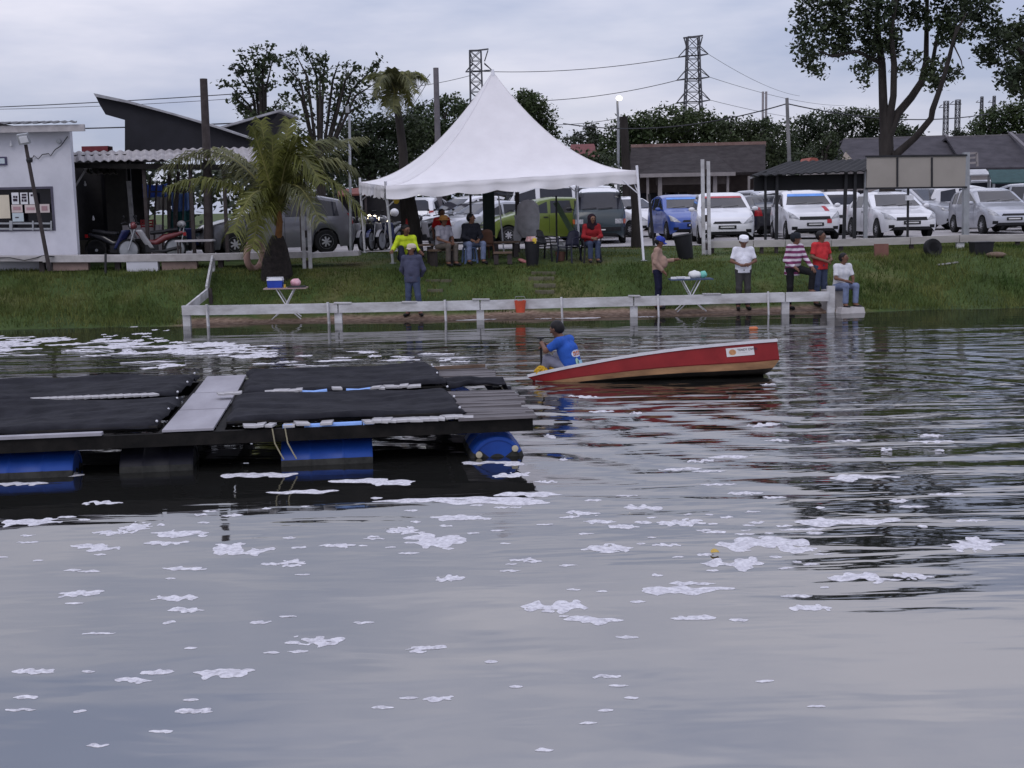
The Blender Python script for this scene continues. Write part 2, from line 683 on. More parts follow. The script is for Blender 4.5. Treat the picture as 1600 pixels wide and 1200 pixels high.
# grass blades on the bank and behind it
def build_grass():
    n = 190000
    x = RNG.uniform(-15.5, 15.5, n)
    y = 29.35 + 8.2 * RNG.uniform(0, 1, n) ** 0.9
    edge = 30.3 + 0.35 * np.array([fnoise(a * 0.6, 7.7) for a in x[:2000]]).mean()
    zz = np.empty(n)
    keep = np.ones(n, bool)
    for i in range(n):
        xx, yy = float(x[i]), float(y[i])
        zz[i] = ground_z(xx, yy)
        d = fnoise(xx * 0.55, yy * 0.55, 11)
        if abs(xx) < 7.6 and yy < 30.05 + 0.3 * fnoise(xx * 0.8, 4.4):
            keep[i] = False
        elif yy > 32.5 and abs(xx) < 6:
            keep[i] = RNG.random() < (0.12 if d < 0.1 else 0.5)
        elif d < -0.08:
            keep[i] = RNG.random() < 0.40
        if xx < -6.3 and yy > 33.6 or yy > 37.4:
            keep[i] = False
    x, y, zz = x[keep], y[keep], zz[keep]
    n = len(x)
    hgt = RNG.uniform(0.04, 0.12, n) * np.where(np.abs(x) > 7.8, 1.7, 1.0) * np.where(y > 32.4, 0.55, 1.0)
    a = RNG.uniform(0, 2 * math.pi, n)
    w = RNG.uniform(0.006, 0.014, n)
    lx, ly = RNG.normal(0, 0.4, n) * hgt, RNG.normal(0, 0.4, n) * hgt
    co = np.empty((n, 3, 3))
    co[:, 0] = np.stack([x - np.cos(a) * w, y - np.sin(a) * w, zz - 0.01], 1)
    co[:, 1] = np.stack([x + np.cos(a) * w, y + np.sin(a) * w, zz - 0.01], 1)
    co[:, 2] = np.stack([x + lx, y + ly, zz + hgt], 1)
    me = bpy.data.meshes.new('grass')
    me.vertices.add(3 * n)
    me.vertices.foreach_set('co', co.ravel())
    me.loops.add(3 * n)
    me.loops.foreach_set('vertex_index', np.arange(3 * n))
    me.polygons.add(n)
    me.polygons.foreach_set('loop_start', np.arange(n) * 3)
    me.polygons.foreach_set('loop_total', np.full(n, 3))
    me.materials.append(M('grass blades', (0.042, 0.078, 0.016), 0.7, col2=(0.145, 0.155, 0.045), scale=0.8, island=0.45, spec=0.25, transl=0.3))
    me.update()
    o = bpy.data.objects.new('grass', me)
    COL.objects.link(o)
    tag(o, 'short green grass covering the sloping pond bank', 'grass', kind='stuff')


build_grass()

# floating foam: ragged patches, one mass
def build_foam():
    mb = MB()
    rnd = random.Random(5)

    zc = [0]

    def clump(px, py, wpx, hpx, parts):
        """a ragged patch seen at that place, wpx wide and hpx high in the photograph"""
        c = on(px, py, 0.004)
        s = c.y / FOCAL
        W = wpx * s / 2
        H = abs(on(px, py - hpx / 2, 0.004).y - on(px, py + hpx / 2, 0.004).y) / 2
        sd = rnd.uniform(0, 100)
        # arms of the patch: lobes strung along a bent line
        lob = []
        a0 = rnd.uniform(-0.5, 0.5)
        for i in range(parts):
            f = ((i + 0.5) / parts * 2 - 1) * 0.72 if parts > 1 else 0.0
            lob.append((f * W + rnd.gauss(0, W * 0.06), H * (a0 * f + rnd.uniform(-0.45, 0.45)), W / parts * rnd.uniform(0.9, 1.6) + 0.015, H * rnd.uniform(0.26, 0.58) + 0.010))
        n = 52 if parts > 2 else (34 if parts == 2 else 20)
        m = max(12, int(n * 0.55))
        xs_ = np.linspace(-1.25 * W - 0.03, 1.25 * W + 0.03, n)
        ys_ = np.linspace(-1.3 * H - 0.03, 1.3 * H + 0.03, m)
        F = np.empty((n, m))
        fq = 2.2 / max(W, 0.12)
        for a in range(n):
            for b in range(m):
                x, y = xs_[a], ys_[b]
                wx = x + 0.45 * W * fnoise(x * fq + sd, y * fq * 1.4, 1.0) + 0.05 * W * fnoise(x * fq * 4 + sd, y * fq * 4, 8.0)
                wy = y + 0.75 * H * fnoise(x * fq * 1.3, y * fq + sd, 5.0) + 0.10 * H * fnoise(x * fq * 4, y * fq * 4 + sd, 9.0)
                v = 0.0
                for lx, ly, lw, lh in lob:
                    v += math.exp(-((wx - lx) / lw) ** 2 - ((wy - ly) / lh) ** 2)
                v += 0.30 * fnoise(x * 5 + sd, y * 7, 2.0) + 0.05 * fnoise(x * 18, y * 24 + sd, 3.0)
                F[a, b] = v - 0.42
        cen = Vector((c.x, c.y, 0))
        def pt(a, b):
            return (cen.x + xs_[a], cen.y + ys_[b])
        for a in range(n - 1):
            for b in range(m - 1):
                cs_ = [(a, b), (a + 1, b), (a + 1, b + 1), (a, b + 1)]
                vv = [F[q] for q in cs_]
                if max(vv) <= 0:
                    continue
                poly = []
                for k in range(4):
                    v0, v1 = vv[k], vv[(k + 1) % 4]
                    p0, p1 = pt(*cs_[k]), pt(*cs_[(k + 1) % 4])
                    if v0 > 0:
                        poly.append((p0[0], p0[1], 0.002 + 0.004 * min(1.0, v0 * 2.5)))
                    if (v0 > 0) != (v1 > 0):
                        t = v0 / (v0 - v1)
                        poly.append((p0[0] + (p1[0] - p0[0]) * t, p0[1] + (p1[1] - p0[1]) * t, 0.001))
                if len(poly) >= 3:
                    mb.add(poly, [tuple(range(len(poly)))])
    big = [(45, 815, 110, 16, 4), (170, 832, 60, 10, 2), (212, 825, 50, 18, 3), (285, 832, 92, 14, 3), (145, 855, 88, 12, 3), (255, 848, 60, 6, 2),
           (375, 860, 110, 20, 4), (440, 880, 76, 10, 3), (533, 852, 60, 7, 2), (680, 846, 130, 24, 5), (630, 828, 50, 12, 2), (285, 888, 70, 6, 2),
           (123, 927, 74, 9, 3), (273, 935, 74, 10, 3), (288, 952, 56, 11, 2), (408, 971, 40, 7, 1), (500, 1001, 100, 22, 4), (350, 1052, 104, 16, 4),
           (48, 1050, 80, 9, 3), (248, 1050, 56, 8, 2), (205, 1061, 60, 8, 2), (672, 1011, 62, 8, 2), (705, 901, 44, 14, 2), (686, 1092, 50, 10, 2),
           (300, 1110, 52, 8, 2), (254, 1143, 40, 6, 1), (150, 1165, 32, 8, 1), (36, 1088, 36, 7, 1), (30, 1109, 34, 6, 1), (158, 990, 38, 5, 1),
           (780, 785, 250, 14, 6), (720, 808, 100, 10, 3), (1002, 791, 62, 11, 3), (1060, 814, 60, 14, 2), (908, 801, 54, 8, 2), (936, 815, 48, 7, 2),
           (1190, 845, 180, 26, 7), (1245, 858, 70, 16, 3), (1150, 880, 108, 22, 4), (945, 858, 78, 14, 3), (815, 873, 48, 8, 2), (1040, 851, 40, 8, 1),
           (1060, 922, 190, 16, 6), (1075, 910, 66, 7, 2), (868, 948, 118, 20, 5), (925, 968, 110, 14, 4), (1083, 966, 80, 9, 2), (1350, 902, 110, 16, 4),
           (1425, 900, 50, 12, 2), (1265, 948, 60, 11, 2), (979, 994, 30, 7, 1), (1248, 931, 36, 5, 1), (1520, 848, 90, 26, 4), (1320, 815, 190, 14, 6),
           (945, 1056, 32, 8, 1), (850, 1170, 22, 6, 1), (1140, 714, 80, 7, 2), (1205, 776, 18, 6, 1), (1350, 746, 130, 10, 4), (1180, 815, 24, 6, 1),
           (590, 752, 170, 14, 5), (410, 742, 130, 9, 4), (70, 740, 130, 10, 4), (30, 755, 100, 9, 3), (770, 722, 120, 9, 4), (800, 740, 60, 10, 2),
           (700, 780, 300, 7, 7), (470, 768, 120, 6, 3), (160, 785, 60, 6, 2), (820, 772, 110, 9, 3)]
    for a in big:
        clump(*a)
    for _ in range(120):        # specks in front
        px, py = rnd.uniform(0, 1300), rnd.uniform(780, 1130) if rnd.random() < 0.5 else rnd.uniform(770, 900)
        clump(px, py, rnd.uniform(8, 24), rnd.uniform(3, 5), 1)
    for _ in range(30):        # specks among the ripples
        px, py = rnd.uniform(850, 1590), rnd.uniform(610, 840)
        clump(px, py, rnd.uniform(10, 60), rnd.uniform(3, 7), rnd.choice((1, 2)))
    # the drift behind the raft on the side of the white building
    for _ in range(80):
        px = rnd.uniform(-30, 420)
        py = 525 + abs(rnd.gauss(0, 1)) * 16 + (px / 420) * 12
        if py < 575:
            clump(px, py, rnd.uniform(15, 85), rnd.uniform(2.5, 6), rnd.choice((1, 2, 2, 3)))
    for _ in range(16):
        clump(rnd.uniform(160, 270), rnd.uniform(505, 530), rnd.uniform(6, 20), 3, 1)
    for _ in range(26):
        clump(rnd.uniform(380, 720), rnd.uniform(548, 572), rnd.uniform(14, 60), rnd.uniform(2, 4), rnd.choice((1, 2)))
    for a in ((850, 497, 24, 3, 1), (905, 497, 80, 3, 3), (1010, 494, 24, 3, 1), (750, 499, 60, 3, 2), (1200, 600, 20, 3, 1)):
        clump(*a)
    o = mb.build('foam', M('pond foam', (0.46, 0.45, 0.49), 0.85, spec=0.2, alpha=34, col2=(0.70, 0.69, 0.73), scale=14, bump=0.008, bscale=60), smooth=180, fix=False)
    tag(o, 'ragged white foam patches drifting on the pond water', 'foam', kind='stuff')


build_foam()
# ================================================================== fish raft
net_black = M('black shade net', (0.007, 0.007, 0.010), 0.75, col2=(0.022, 0.022, 0.028), scale=3.0, bump=0.015, bscale=7, spec=0.10)
blue_drum = M('blue drum plastic', (0.008, 0.036, 0.20), 0.42, col2=(0.014, 0.062, 0.30), scale=2.0, bump=0.002, bscale=12)
drum_slime = M('grey drum slime', (0.026, 0.026, 0.024), 0.75, var=0.5, scale=9)
pale_blue = M('pale blue pipe', (0.20, 0.34, 0.68), 0.4, var=0.12)
bung_mat = M('cream drum bung', (0.42, 0.38, 0.28), 0.5, var=0.1)
board_grey = M('pale grey walkway board', (0.23, 0.22, 0.245), 0.7, col2=(0.35, 0.34, 0.375), scale=1.6, bump=0.003, bscale=14, stretch=(1, 0.3, 1))
plank_mat = M('weathered raft plank', (0.055, 0.050, 0.053), 0.75, col2=(0.17, 0.155, 0.16), scale=4, bump=0.004, bscale=22, stretch=(0.25, 1, 1))
RO = (0.17, 12.95, 0.0)
RZ = math.atan2(0.65, 5.08)
raft = empty('fish_raft', RO, RZ, 'floating wooden fish cage raft with black nets and blue drums', 'raft')


def rl(px, py, z=0.42):
    """pixel to raft coordinates"""
    p = on(px, py, z) - Vector(RO)
    return Matrix.Rotation(-RZ, 3, 'Z') @ p


def raft_beam(a, b, w, h, name='beam', mat=dark_wood):
    MB().bar(a, b, w, h).build(name, mat, raft)


rnd = random.Random(3)
raft_beam((-8.6, 0.06, 0.335), (0.04, 0.06, 0.335), 0.07, 0.13)
raft_beam((-8.6, 0.17, 0.33), (-0.02, 0.17, 0.33), 0.06, 0.10)
raft_beam((-8.6, 2.02, 0.30), (-0.02, 2.02, 0.30), 0.12, 0.15)
raft_beam((-8.6, 4.05, 0.30), (-0.02, 4.05, 0.30), 0.09, 0.17)
for x in (-0.05, -0.66, -3.12, -3.68, -6.2):
    raft_beam((x, 0.10, 0.34), (x, 4.0, 0.34), 0.09, 0.12)
# grey boards of the walkway
for i, (y0, y1) in enumerate(((0.02, 1.3), (1.31, 2.6), (2.61, 4.16))):
    MB().box((-3.41 + 0.01 * (i - 1), (y0 + y1) / 2, 0.425 + 0.003 * i), (0.50, y1 - y0, 0.022), rot=0.006 * (i - 1)).build('walkway_board', board_grey, raft)
# planks across the end
pl0 = MB().box((0, 0, 0), (0.80, 0.15, 0.03)).build('plank', plank_mat, raft)
pl0.location = (-0.33, 0.04, 0.425)
ys = [0.21, 0.39, 0.56, 0.75, 0.93, 1.12, 1.30, 1.5, 1.68, 1.86, 2.62, 2.80, 2.97, 3.16, 3.36, 3.56, 3.75, 3.95]
for k, y in enumerate(ys):
    o = share(pl0, 'plank', raft, (-0.35 + rnd.uniform(-0.06, 0.05), y, 0.425 + rnd.uniform(-0.008, 0.012)),
              (rnd.uniform(-0.03, 0.03), rnd.uniform(-0.03, 0.03), rnd.uniform(-0.05, 0.05)), (rnd.uniform(0.92, 1.06), rnd.uniform(0.75, 1.1), 1))
MB().bar((-0.70, 3.92, 0.47), (-0.02, 3.98, 0.47), 0.05, 0.04).build('batten', brown_wood, raft)
# slats at the edges of the cages
sl0 = MB().box((0, 0, 0), (0.115, 0.20, 0.022)).build('slat', grey_wood, raft)
sl0.location = rl(452, 664)
for px in list(range(575, 741, 13)) + [472, 511, 590, 604] + list(range(392, 440, 16)):
    p = rl(px, 664 - (px - 440) * 0.028)
    share(sl0, 'slat', raft, (p.x, 0.07 + rnd.uniform(-0.02, 0.02), 0.43 + rnd.uniform(0, 0.012)), (0, rnd.uniform(-0.08, 0.08), rnd.uniform(-0.25, 0.25)), (rnd.uniform(0.6, 1.25), rnd.uniform(0.8, 1.1), 1))
for px in list(range(352, 380, 12)) + list(range(425, 470, 11)) + [527] + list(range(588, 660, 11)):
    p = rl(px, 616)
    share(sl0, 'slat', raft, (p.x, 2.03 + rnd.uniform(-0.02, 0.02), 0.50 + rnd.uniform(0, 0.012)), (0, rnd.uniform(-0.1, 0.1), rnd.uniform(-0.3, 0.3)), (rnd.uniform(0.6, 1.1), rnd.uniform(0.7, 1.0), 1))
for px in range(70, 250, 12):
    p = rl(px, 630)
    share(sl0, 'slat', raft, (p.x, 2.03, 0.52), (0, rnd.uniform(-0.05, 0.05), 0.5 + rnd.uniform(-0.1, 0.1)), (0.95, 0.8, 1))
MB().box((-6.4, 0.045, 0.425), (4.3, 0.10, 0.03), rot=0.0).build('edge_plank', board_grey, raft)
for a, b in ((440, 456), (474, 566), (568, 585)):
    pa, pb = rl(a, 672), rl(b, 669)
    MB().tube([(pa.x, 0.075, 0.40), (pb.x, 0.075, 0.405)], 0.032, 8).build('pipe', pale_blue, raft, smooth=40)
for a, b in ((470, 512), (541, 580)):
    pa, pb = rl(a, 617), rl(b, 617)
    MB().tube([(pa.x, 2.0, 0.47), ((pa.x + pb.x) / 2, 2.0, 0.46), (pb.x, 2.0, 0.475)], 0.04, 8).build('pipe', pale_blue, raft, smooth=40)


def drum(x, y, along, mat, half=0.45):
    mb = MB()
    r = 0.288
    prof = [(0.10, -half + 0.012), (r - 0.05, -half + 0.012), (r - 0.045, -half), (r - 0.012, -half), (r, -half + 0.03), (r, -half * 0.42), (r + 0.012, -half * 0.36), (r, -half * 0.30),
            (r, half * 0.30), (r + 0.012, half * 0.36), (r, half * 0.42), (r, half - 0.03), (r - 0.012, half), (r - 0.045, half), (r - 0.05, half - 0.012), (0.10, half - 0.012)]
    mb.lathe(prof, (0, 0, 0), 28, axis='X' if along == 'x' else 'Y')
    for i, f in enumerate(mb.f):                      # slimy band at the waterline
        zc_ = sum(mb.v[k][2] for k in f) / len(f)
        if zc_ < 0.10:
            mb.m[i] = 1
    o = mb.build('drum', [mat, drum_slime], raft, smooth=35)
    o.location = (x, y, -0.065)
    if along == 'y':
        for bx, bz in ((-0.19, 0.10), (0.185, 0.15)):
            b = MB()
            b.lathe([(0.034, 0.0), (0.034, -0.022), (0.024, -0.026), (0.0, -0.026)], (bx, -half + 0.008, bz), 12, axis='Y')
            b.build('bung', bung_mat, o, smooth=40)
    return o


pa, pb = rl(443, 715, 0.0), rl(582, 715, 0.0)
drum((pa.x + pb.x) / 2, 0.36, 'x', blue_drum, (pb.x - pa.x) / 2)
pb = rl(140, 722, 0.0)
drum(pb.x - 0.48, 0.36, 'x', blue_drum)
drum(-0.33, 0.52, 'y', blue_drum)
drum((rl(215, 715, 0).x + rl(305, 715, 0).x) / 2, 0.40, 'x', M('black drum plastic', (0.008, 0.008, 0.014), 0.5, var=0.3), 0.36)
drum(-0.42, 3.55, 'y', blue_drum)
# rope hanging at the edge
for px in (424, 444):
    p = rl(px, 672)
    MB().tube([(p.x, 0.0, 0.41), (p.x + 0.02, -0.01, 0.26), (p.x + 0.07, 0.0, 0.15), (p.x + 0.10, 0.01, 0.09)], 0.007, 5).build('rope', M('frayed tan rope', (0.30, 0.27, 0.18), 0.9), raft)


def net(x0, x1, y0, y1, z, label, seed, skew=0.0):
    rr = random.Random(seed)
    ox, oy = rr.uniform(0, 50), rr.uniform(0, 50)

    def fn(u, v):
        x = x0 + (x1 - x0) * u + skew * (v - 0.5)
        y = y0 + (y1 - y0) * v
        ed = min(u * (x1 - x0), (1 - u) * (x1 - x0), v * (y1 - y0), (1 - v) * (y1 - y0))
        sag = -0.07 * math.sin(math.pi * u) * math.sin(math.pi * v)
        z_ = z + sag + 0.045 * fnoise(x * 0.6 + ox, y * 2.2 + oy) + 0.035 * fnoise(x * 1.3 + ox, y * 6 + oy, 4) + 0.01 * fnoise(x * 9, y * 9, seed)
        if ed < 0.06:
            z_ -= (0.06 - ed) * 0.8
        y += 0.035 * fnoise(x * 1.3, seed * 3.1) + 0.02 * fnoise(x * 4, seed)
        x += 0.05 * fnoise(y * 2.1, seed * 1.7, 2)
        return (x, y, z_)
    mb = MB()
    mb.grid(fn, 60, 26)
    w = Matrix.Translation(RO) @ Matrix.Rotation(RZ, 4, 'Z')
    mb.xf(w)
    c = w @ Vector(((x0 + x1) / 2, (y0 + y1) / 2, z))
    o = mb.build('net_cover', net_black, smooth=180, origin=tuple(c))
    md = o.modifiers.new('thickness', 'SOLIDIFY')
    md.thickness = 0.012
    tag(o, label, 'net', 'black net covers on the raft')
    # edge pole the net is tied to
    mb = MB()
    mb.tube([(x0 + 0.02, y0 + 0.03, z - 0.06), (x1 - 0.02, y0 + 0.03, z - 0.06)], 0.022, 6)
    mb.xf(w)
    mb.build('edge_pole', dark_wood, o, world=True)
    for xx, yy in ((x1 - 0.03, y0 + 0.1), (x1 - 0.02, (y0 + y1) / 2), (x1 - 0.03, y1 - 0.1)):
        k = MB().ball(w @ Vector((xx, yy, z - 0.005)), 0.014, 6, 4)
        k.build('knot', white_metal, o, world=True)
    return o


net(-3.08, -0.66, 0.16, 1.96, 0.51, 'black net cover over the cage beside the end planks, near water side', 1, -0.05)
net(-3.08, -0.70, 2.12, 4.02, 0.52, 'black net cover over the far cage, between walkway board and end planks', 2, -0.05)
net(-8.6, -3.72, 0.14, 1.94, 0.50, 'black net cover on the near cage past the walkway board', 3, 0.05)
net(-8.6, -3.76, 2.12, 4.04, 0.52, 'black net cover on the far cage past the walkway board, curled edge', 4, 0.05)
# loose net flung over the end planks
mb = MB()
def _fl(u, v):
    x = -0.68 + 0.78 * u
    y = 1.95 + 0.55 * v + 0.08 * fnoise(x * 4, 3)
    z = 0.50 + 0.03 * math.sin(v * 9 + u * 3) + 0.02 * fnoise(x * 6, y * 6) - (0.12 if u > 0.93 else 0) - (0.03 if v in (0, 1) else 0)
    return (x, y, z)
mb.grid(_fl, 16, 14)
mb.xf(Matrix.Translation(RO) @ Matrix.Rotation(RZ, 4, 'Z'))
o = mb.build('loose_net', net_black, smooth=180, origin=(RO[0] - 0.6, RO[1] + 2.2, 0.5))
o.modifiers.new('thickness', 'SOLIDIFY').thickness = 0.012
tag(o, 'small strip of black net bunched across the end planks of the raft', 'net')

# ================================================================== rowing boat
boat_red = M('faded red boat paint', (0.165, 0.008, 0.010), 0.42, col2=(0.235, 0.014, 0.016), scale=2.2, bump=0.001, bscale=14)
boat_tan = M('stained tan boat bottom', (0.13, 0.068, 0.034), 0.6, col2=(0.36, 0.20, 0.10), scale=3.5, stretch=(0.5, 1, 2))
boat_dark = M('dark weedy boat bottom', (0.010, 0.010, 0.010), 0.5, col2=(0.035, 0.028, 0.022), scale=4)
boat_white = M('white boat gunwale', (0.52, 0.51, 0.54), 0.5, var=0.12, scale=5)
boat_in = M('grey boat inside', (0.22, 0.22, 0.23), 0.6, var=0.15)
PB, PS = at(826, 583, 18.35), at(1214, 530, 18.55)
ax = (PS - PB)
BL = ax.length
ax.normalize()
bn = Vector((0, -1, 0.0))
HEEL = R(11.0)
side = Vector((0, -1, 0)) - ax * ax.dot(Vector((0, -1, 0)))
side.normalize()                                # towards the camera
upv = ax.cross(Vector((0, 1, 0))).normalized()
if upv.z < 0:
    upv = -upv
side = (side * math.cos(HEEL) + upv * math.sin(HEEL)).normalized()   # near side lifted
upv = side.cross(ax).normalized()
if upv.z < 0:
    upv = -upv
BC = PB + ax * (BL / 2)


def bb_(s):                                       # half beam
    return float(np.interp(s, [0, 0.06, 0.15, 0.35, 0.6, 0.85, 1.0], [0.03, 0.13, 0.24, 0.38, 0.44, 0.43, 0.40]))


def bd_(s):                                       # depth of the hull
    return float(np.interp(s, [0, 0.08, 0.3, 0.5, 0.72, 0.9, 1.0], [0.17, 0.25, 0.33, 0.39, 0.45, 0.48, 0.47]))


def bpnt(s, y, z, rake=0.0):
    """s along the boat, y to the camera side, z from the gunwale line"""
    b = bb_(s)
    base = PB + ax * (BL * s + rake)
    near_edge = 0.0
    return base + side * (y - bb_(1.0) * 0.0 - 0.42) + upv * (z + 0.065 * math.sin(math.pi * s))


boat = empty('rowing_boat', (BC.x, BC.y + 0.42, 0.0), 0, 'long red rowing boat with white gunwale, tan lower hull and raised end', 'boat')
mb = MB()
NS = 36
sec = []
for i in range(NS + 1):
    s = i / NS
    b, d = bb_(s), bd_(s)
    lv = [(b, -0.03, 0), (b * 0.985, -0.61 * d, 0.45), (b * 0.955, -0.64 * d, 0.5), (b * 0.91, -0.86 * d, 0.8), (b * 0.70, -0.96 * d, 0.93), (0.0, -d, 1.0)]
    row = []
    for y, z, k in lv:
        rk = (0.20 * k * max(0, 1 - s / 0.12)) - (0.17 * (max(0, k - 0.5) * 2) * max(0, (s - 0.9) / 0.1))
        row.append(bpnt(s, y, z, rk))
    for y, z, k in reversed(lv[:-1]):
        rk = (0.20 * k * max(0, 1 - s / 0.12)) - (0.17 * (max(0, k - 0.5) * 2) * max(0, (s - 0.9) / 0.1))
        row.append(bpnt(s, -y, z, rk))
    sec.append(row)
nr = len(sec[0])
mi_band = [0, 0, 1, 2, 2, 2, 2, 1, 0, 0]
for i in range(NS):
    for j in range(nr - 1):
        mb.add([sec[i][j], sec[i + 1][j], sec[i + 1][j + 1], sec[i][j + 1]], [(0, 1, 2, 3)], mi_band[j])
for row in (sec[0], sec[-1]):
    for j in range(nr // 2):
        k = nr - 1 - j
        if k - 1 > j + 1:
            mb.add([row[j], row[j + 1], row[k - 1], row[k]], [(0, 1, 2, 3)], mi_band[j])
        else:
            mb.add([row[j], row[j + 1], row[k]], [(0, 1, 2)], mi_band[j])
hull = mb.build('hull', [boat_red, boat_tan, boat_dark], boat, world=True)
bm = bmesh.new(); bm.from_mesh(hull.data); bmesh.ops.remove_doubles(bm, verts=bm.verts, dist=0.002)
bmesh.ops.recalc_face_normals(bm, faces=bm.faces); bm.to_mesh(hull.data); bm.free()
hull.data.polygons.foreach_set('use_smooth', [True] * len(hull.data.polygons))
hull.data.set_sharp_from_angle(angle=R(28))
# inner skin
mb = MB()
for i in range(1, NS):
    s = i / NS
    b, d = max(0.02, bb_(s) - 0.03), bd_(s) * 0.8
    row = [bpnt(s, b, -0.02), bpnt(s, b * 0.92, -d), bpnt(s, -b * 0.92, -d), bpnt(s, -b, -0.02)]
    if i > 1:
        for j in range(3):
            mb.add([prow[j], row[j], row[j + 1], prow[j + 1]], [(0, 1, 2, 3)])
    prow = row
mb.build('inside', boat_in, boat, world=True)
for sg in (1, -1):
    mb = MB()
    rows = []
    for i in range(NS + 1):
        s = i / NS
        b = bb_(s)
        rows.append([bpnt(s, sg * (b + 0.020), -0.036), bpnt(s, sg * (b + 0.022), 0.006), bpnt(s, sg * (b - 0.035), 0.008), bpnt(s, sg * (b - 0.04), -0.03)])
    for i in range(NS):
        for j in range(4):
            k = (j + 1) % 4
            mb.add([rows[i][j], rows[i + 1][j], rows[i + 1][k], rows[i][k]], [(0, 1, 2, 3)])
    mb.add(rows[0], [(0, 1, 2, 3)]); mb.add(rows[-1], [(0, 1, 2, 3)])
    mb.build('gunwale', boat_white, boat, world=True)
mb = MB()
mb.add([bpnt(1.0, -0.41, 0.012, 0.0), bpnt(1.0, 0.41, 0.012, 0.0), bpnt(1.0, 0.41, 0.012, -0.07), bpnt(1.0, -0.41, 0.012, -0.07),
        bpnt(1.0, -0.41, -0.03, 0.02), bpnt(1.0, 0.41, -0.03, 0.02), bpnt(1.0, 0.41, -0.03, -0.07), bpnt(1.0, -0.41, -0.03, -0.07)],
       [(0, 1, 2, 3), (7, 6, 5, 4), (0, 4, 5, 1), (1, 5, 6, 2), (2, 6, 7, 3), (3, 7, 4, 0)])
mb.build('transom_rail', boat_white, boat, world=True)
for s in (0.17, 0.45, 0.75):
    mb = MB()
    b = bb_(s) - 0.04
    mb.add([bpnt(s, b, -0.10, -0.10), bpnt(s, -b, -0.10, -0.10), bpnt(s, -b, -0.10, 0.10), bpnt(s, b, -0.10, 0.10),
            bpnt(s, b, -0.13, -0.10), bpnt(s, -b, -0.13, -0.10), bpnt(s, -b, -0.13, 0.10), bpnt(s, b, -0.13, 0.10)],
           [(0, 1, 2, 3), (7, 6, 5, 4), (0, 4, 5, 1), (1, 5, 6, 2), (2, 6, 7, 3), (3, 7, 4, 0)])
    mb.build('seat', boat_in, boat, world=True)


def text_mesh(body, size, mat, name, parent, mtx, align='LEFT'):
    cu = bpy.data.curves.new(name, 'FONT')
    cu.body = body
    cu.size = size
    cu.align_x = align
    cu.extrude = 0.0008
    tmp = bpy.data.objects.new(name, cu)
    COL.objects.link(tmp)
    dg = bpy.context.evaluated_depsgraph_get()
    me = bpy.data.meshes.new_from_object(tmp.evaluated_get(dg))
    bpy.data.objects.remove(tmp)
    me.transform(mtx)
    me.materials.clear()
    me.materials.append(mat)
    o = bpy.data.objects.new(name, me)
    COL.objects.link(o)
    if parent is not None:
        o.parent = parent
        p = parent
        while p is not None:
            o.location -= p.location
            p = p.parent
    return o


# sign plate fixed to the red side
sign_white = M('white sign plate', (0.58, 0.56, 0.56), 0.45, var=0.06)
ink = M('dark ink', (0.03, 0.02, 0.035), 0.6, var=0.1)
orange_ink = M('orange ink', (0.45, 0.22, 0.10), 0.6, var=0.25, scale=20)


def side_pt(s, z, off=0.006):
    d = bd_(s)
    k = min(1, max(0, (-z - 0.03) / (0.56 * d - 0.03)))
    y = bb_(s) * (1 - 0.015 * k)
    return bpnt(s, y + off, z)


s0, s1 = 0.790, 0.902
mb = MB()
mb.grid(lambda u, v: side_pt(s0 + (s1 - s0) * u, -0.075 - 0.125 * v, 0.008), 8, 4)
plate = mb.build('sign_plate', sign_white, boat, world=True)
mb = MB()
cs = (s0 + (s1 - s0) * 0.22)
mb.add([side_pt(cs + 0.0145 * math.cos(t), -0.138 + 0.042 * math.sin(t), 0.011) for t in [2 * math.pi * k / 14 for k in range(14)]], [tuple(range(14))])
mb.build('emblem', orange_ink, plate, world=True)
e1 = (side_pt(s1, -0.1, 0) - side_pt(s0, -0.1, 0)).normalized()
e2 = (side_pt(s0, -0.08, 0) - side_pt(s0, -0.18, 0)).normalized()
mt = Matrix((e1, e2, e1.cross(e2))).transposed().to_4x4()
mt.translation = side_pt(s0 + (s1 - s0) * 0.40, -0.128, 0.012)
text_mesh('TENDY DWEB', 0.046, ink, 'lettering', plate, mt)
mt2 = mt.copy()
mt2.translation = side_pt(s0 + (s1 - s0) * 0.41, -0.158, 0.012)
text_mesh('- - - - - - - - - -', 0.026, ink, 'lettering', plate, mt2)

# ================================================================== low white rail along the water
rail = empty('waterside_rail', at(800, 490, 29.22), 0, 'low white plank rail on short posts along the pond edge, turning up the bank', 'rail')
RY = 29.22
wide = [(291, 478), (528, 474.5), (750, 470), (990, 464), (1227, 458), (1298, 455)]
tops = [(283, 477.5), (322, 477.5), (528, 474), (750, 469.5), (990, 463.5), (1227, 457), (1296, 455.5)]
for (xa, ya), (xb, yb) in zip(tops[:-1], tops[1:]):
    a, b = at(xa + 1.0, ya, RY - 0.07), at(xb - 1.0, yb, RY - 0.07)
    a.z -= 0.108; b.z -= 0.108
    MB().bar(a, b, 0.045, 0.215).build('rail_board', white_wood, rail, world=True)
    a, b = at(xa + 2.0, ya, RY + 0.06), at(xb - 2.0, yb, RY + 0.06)
    a.z -= 0.02; b.z -= 0.02
    MB().bar(a, b, 0.20, 0.035).build('top_board', white_wood, rail, world=True)
for x, y in wide:
    t = at(x, y, RY + 0.02)
    ztop = t.z - 0.03 if x < 1290 else t.z + 0.12
    MB().box((t.x, RY + 0.02, (ztop - 0.6) / 2), (0.17, 0.11, ztop + 0.6)).build('post', white_wood, rail, world=True)
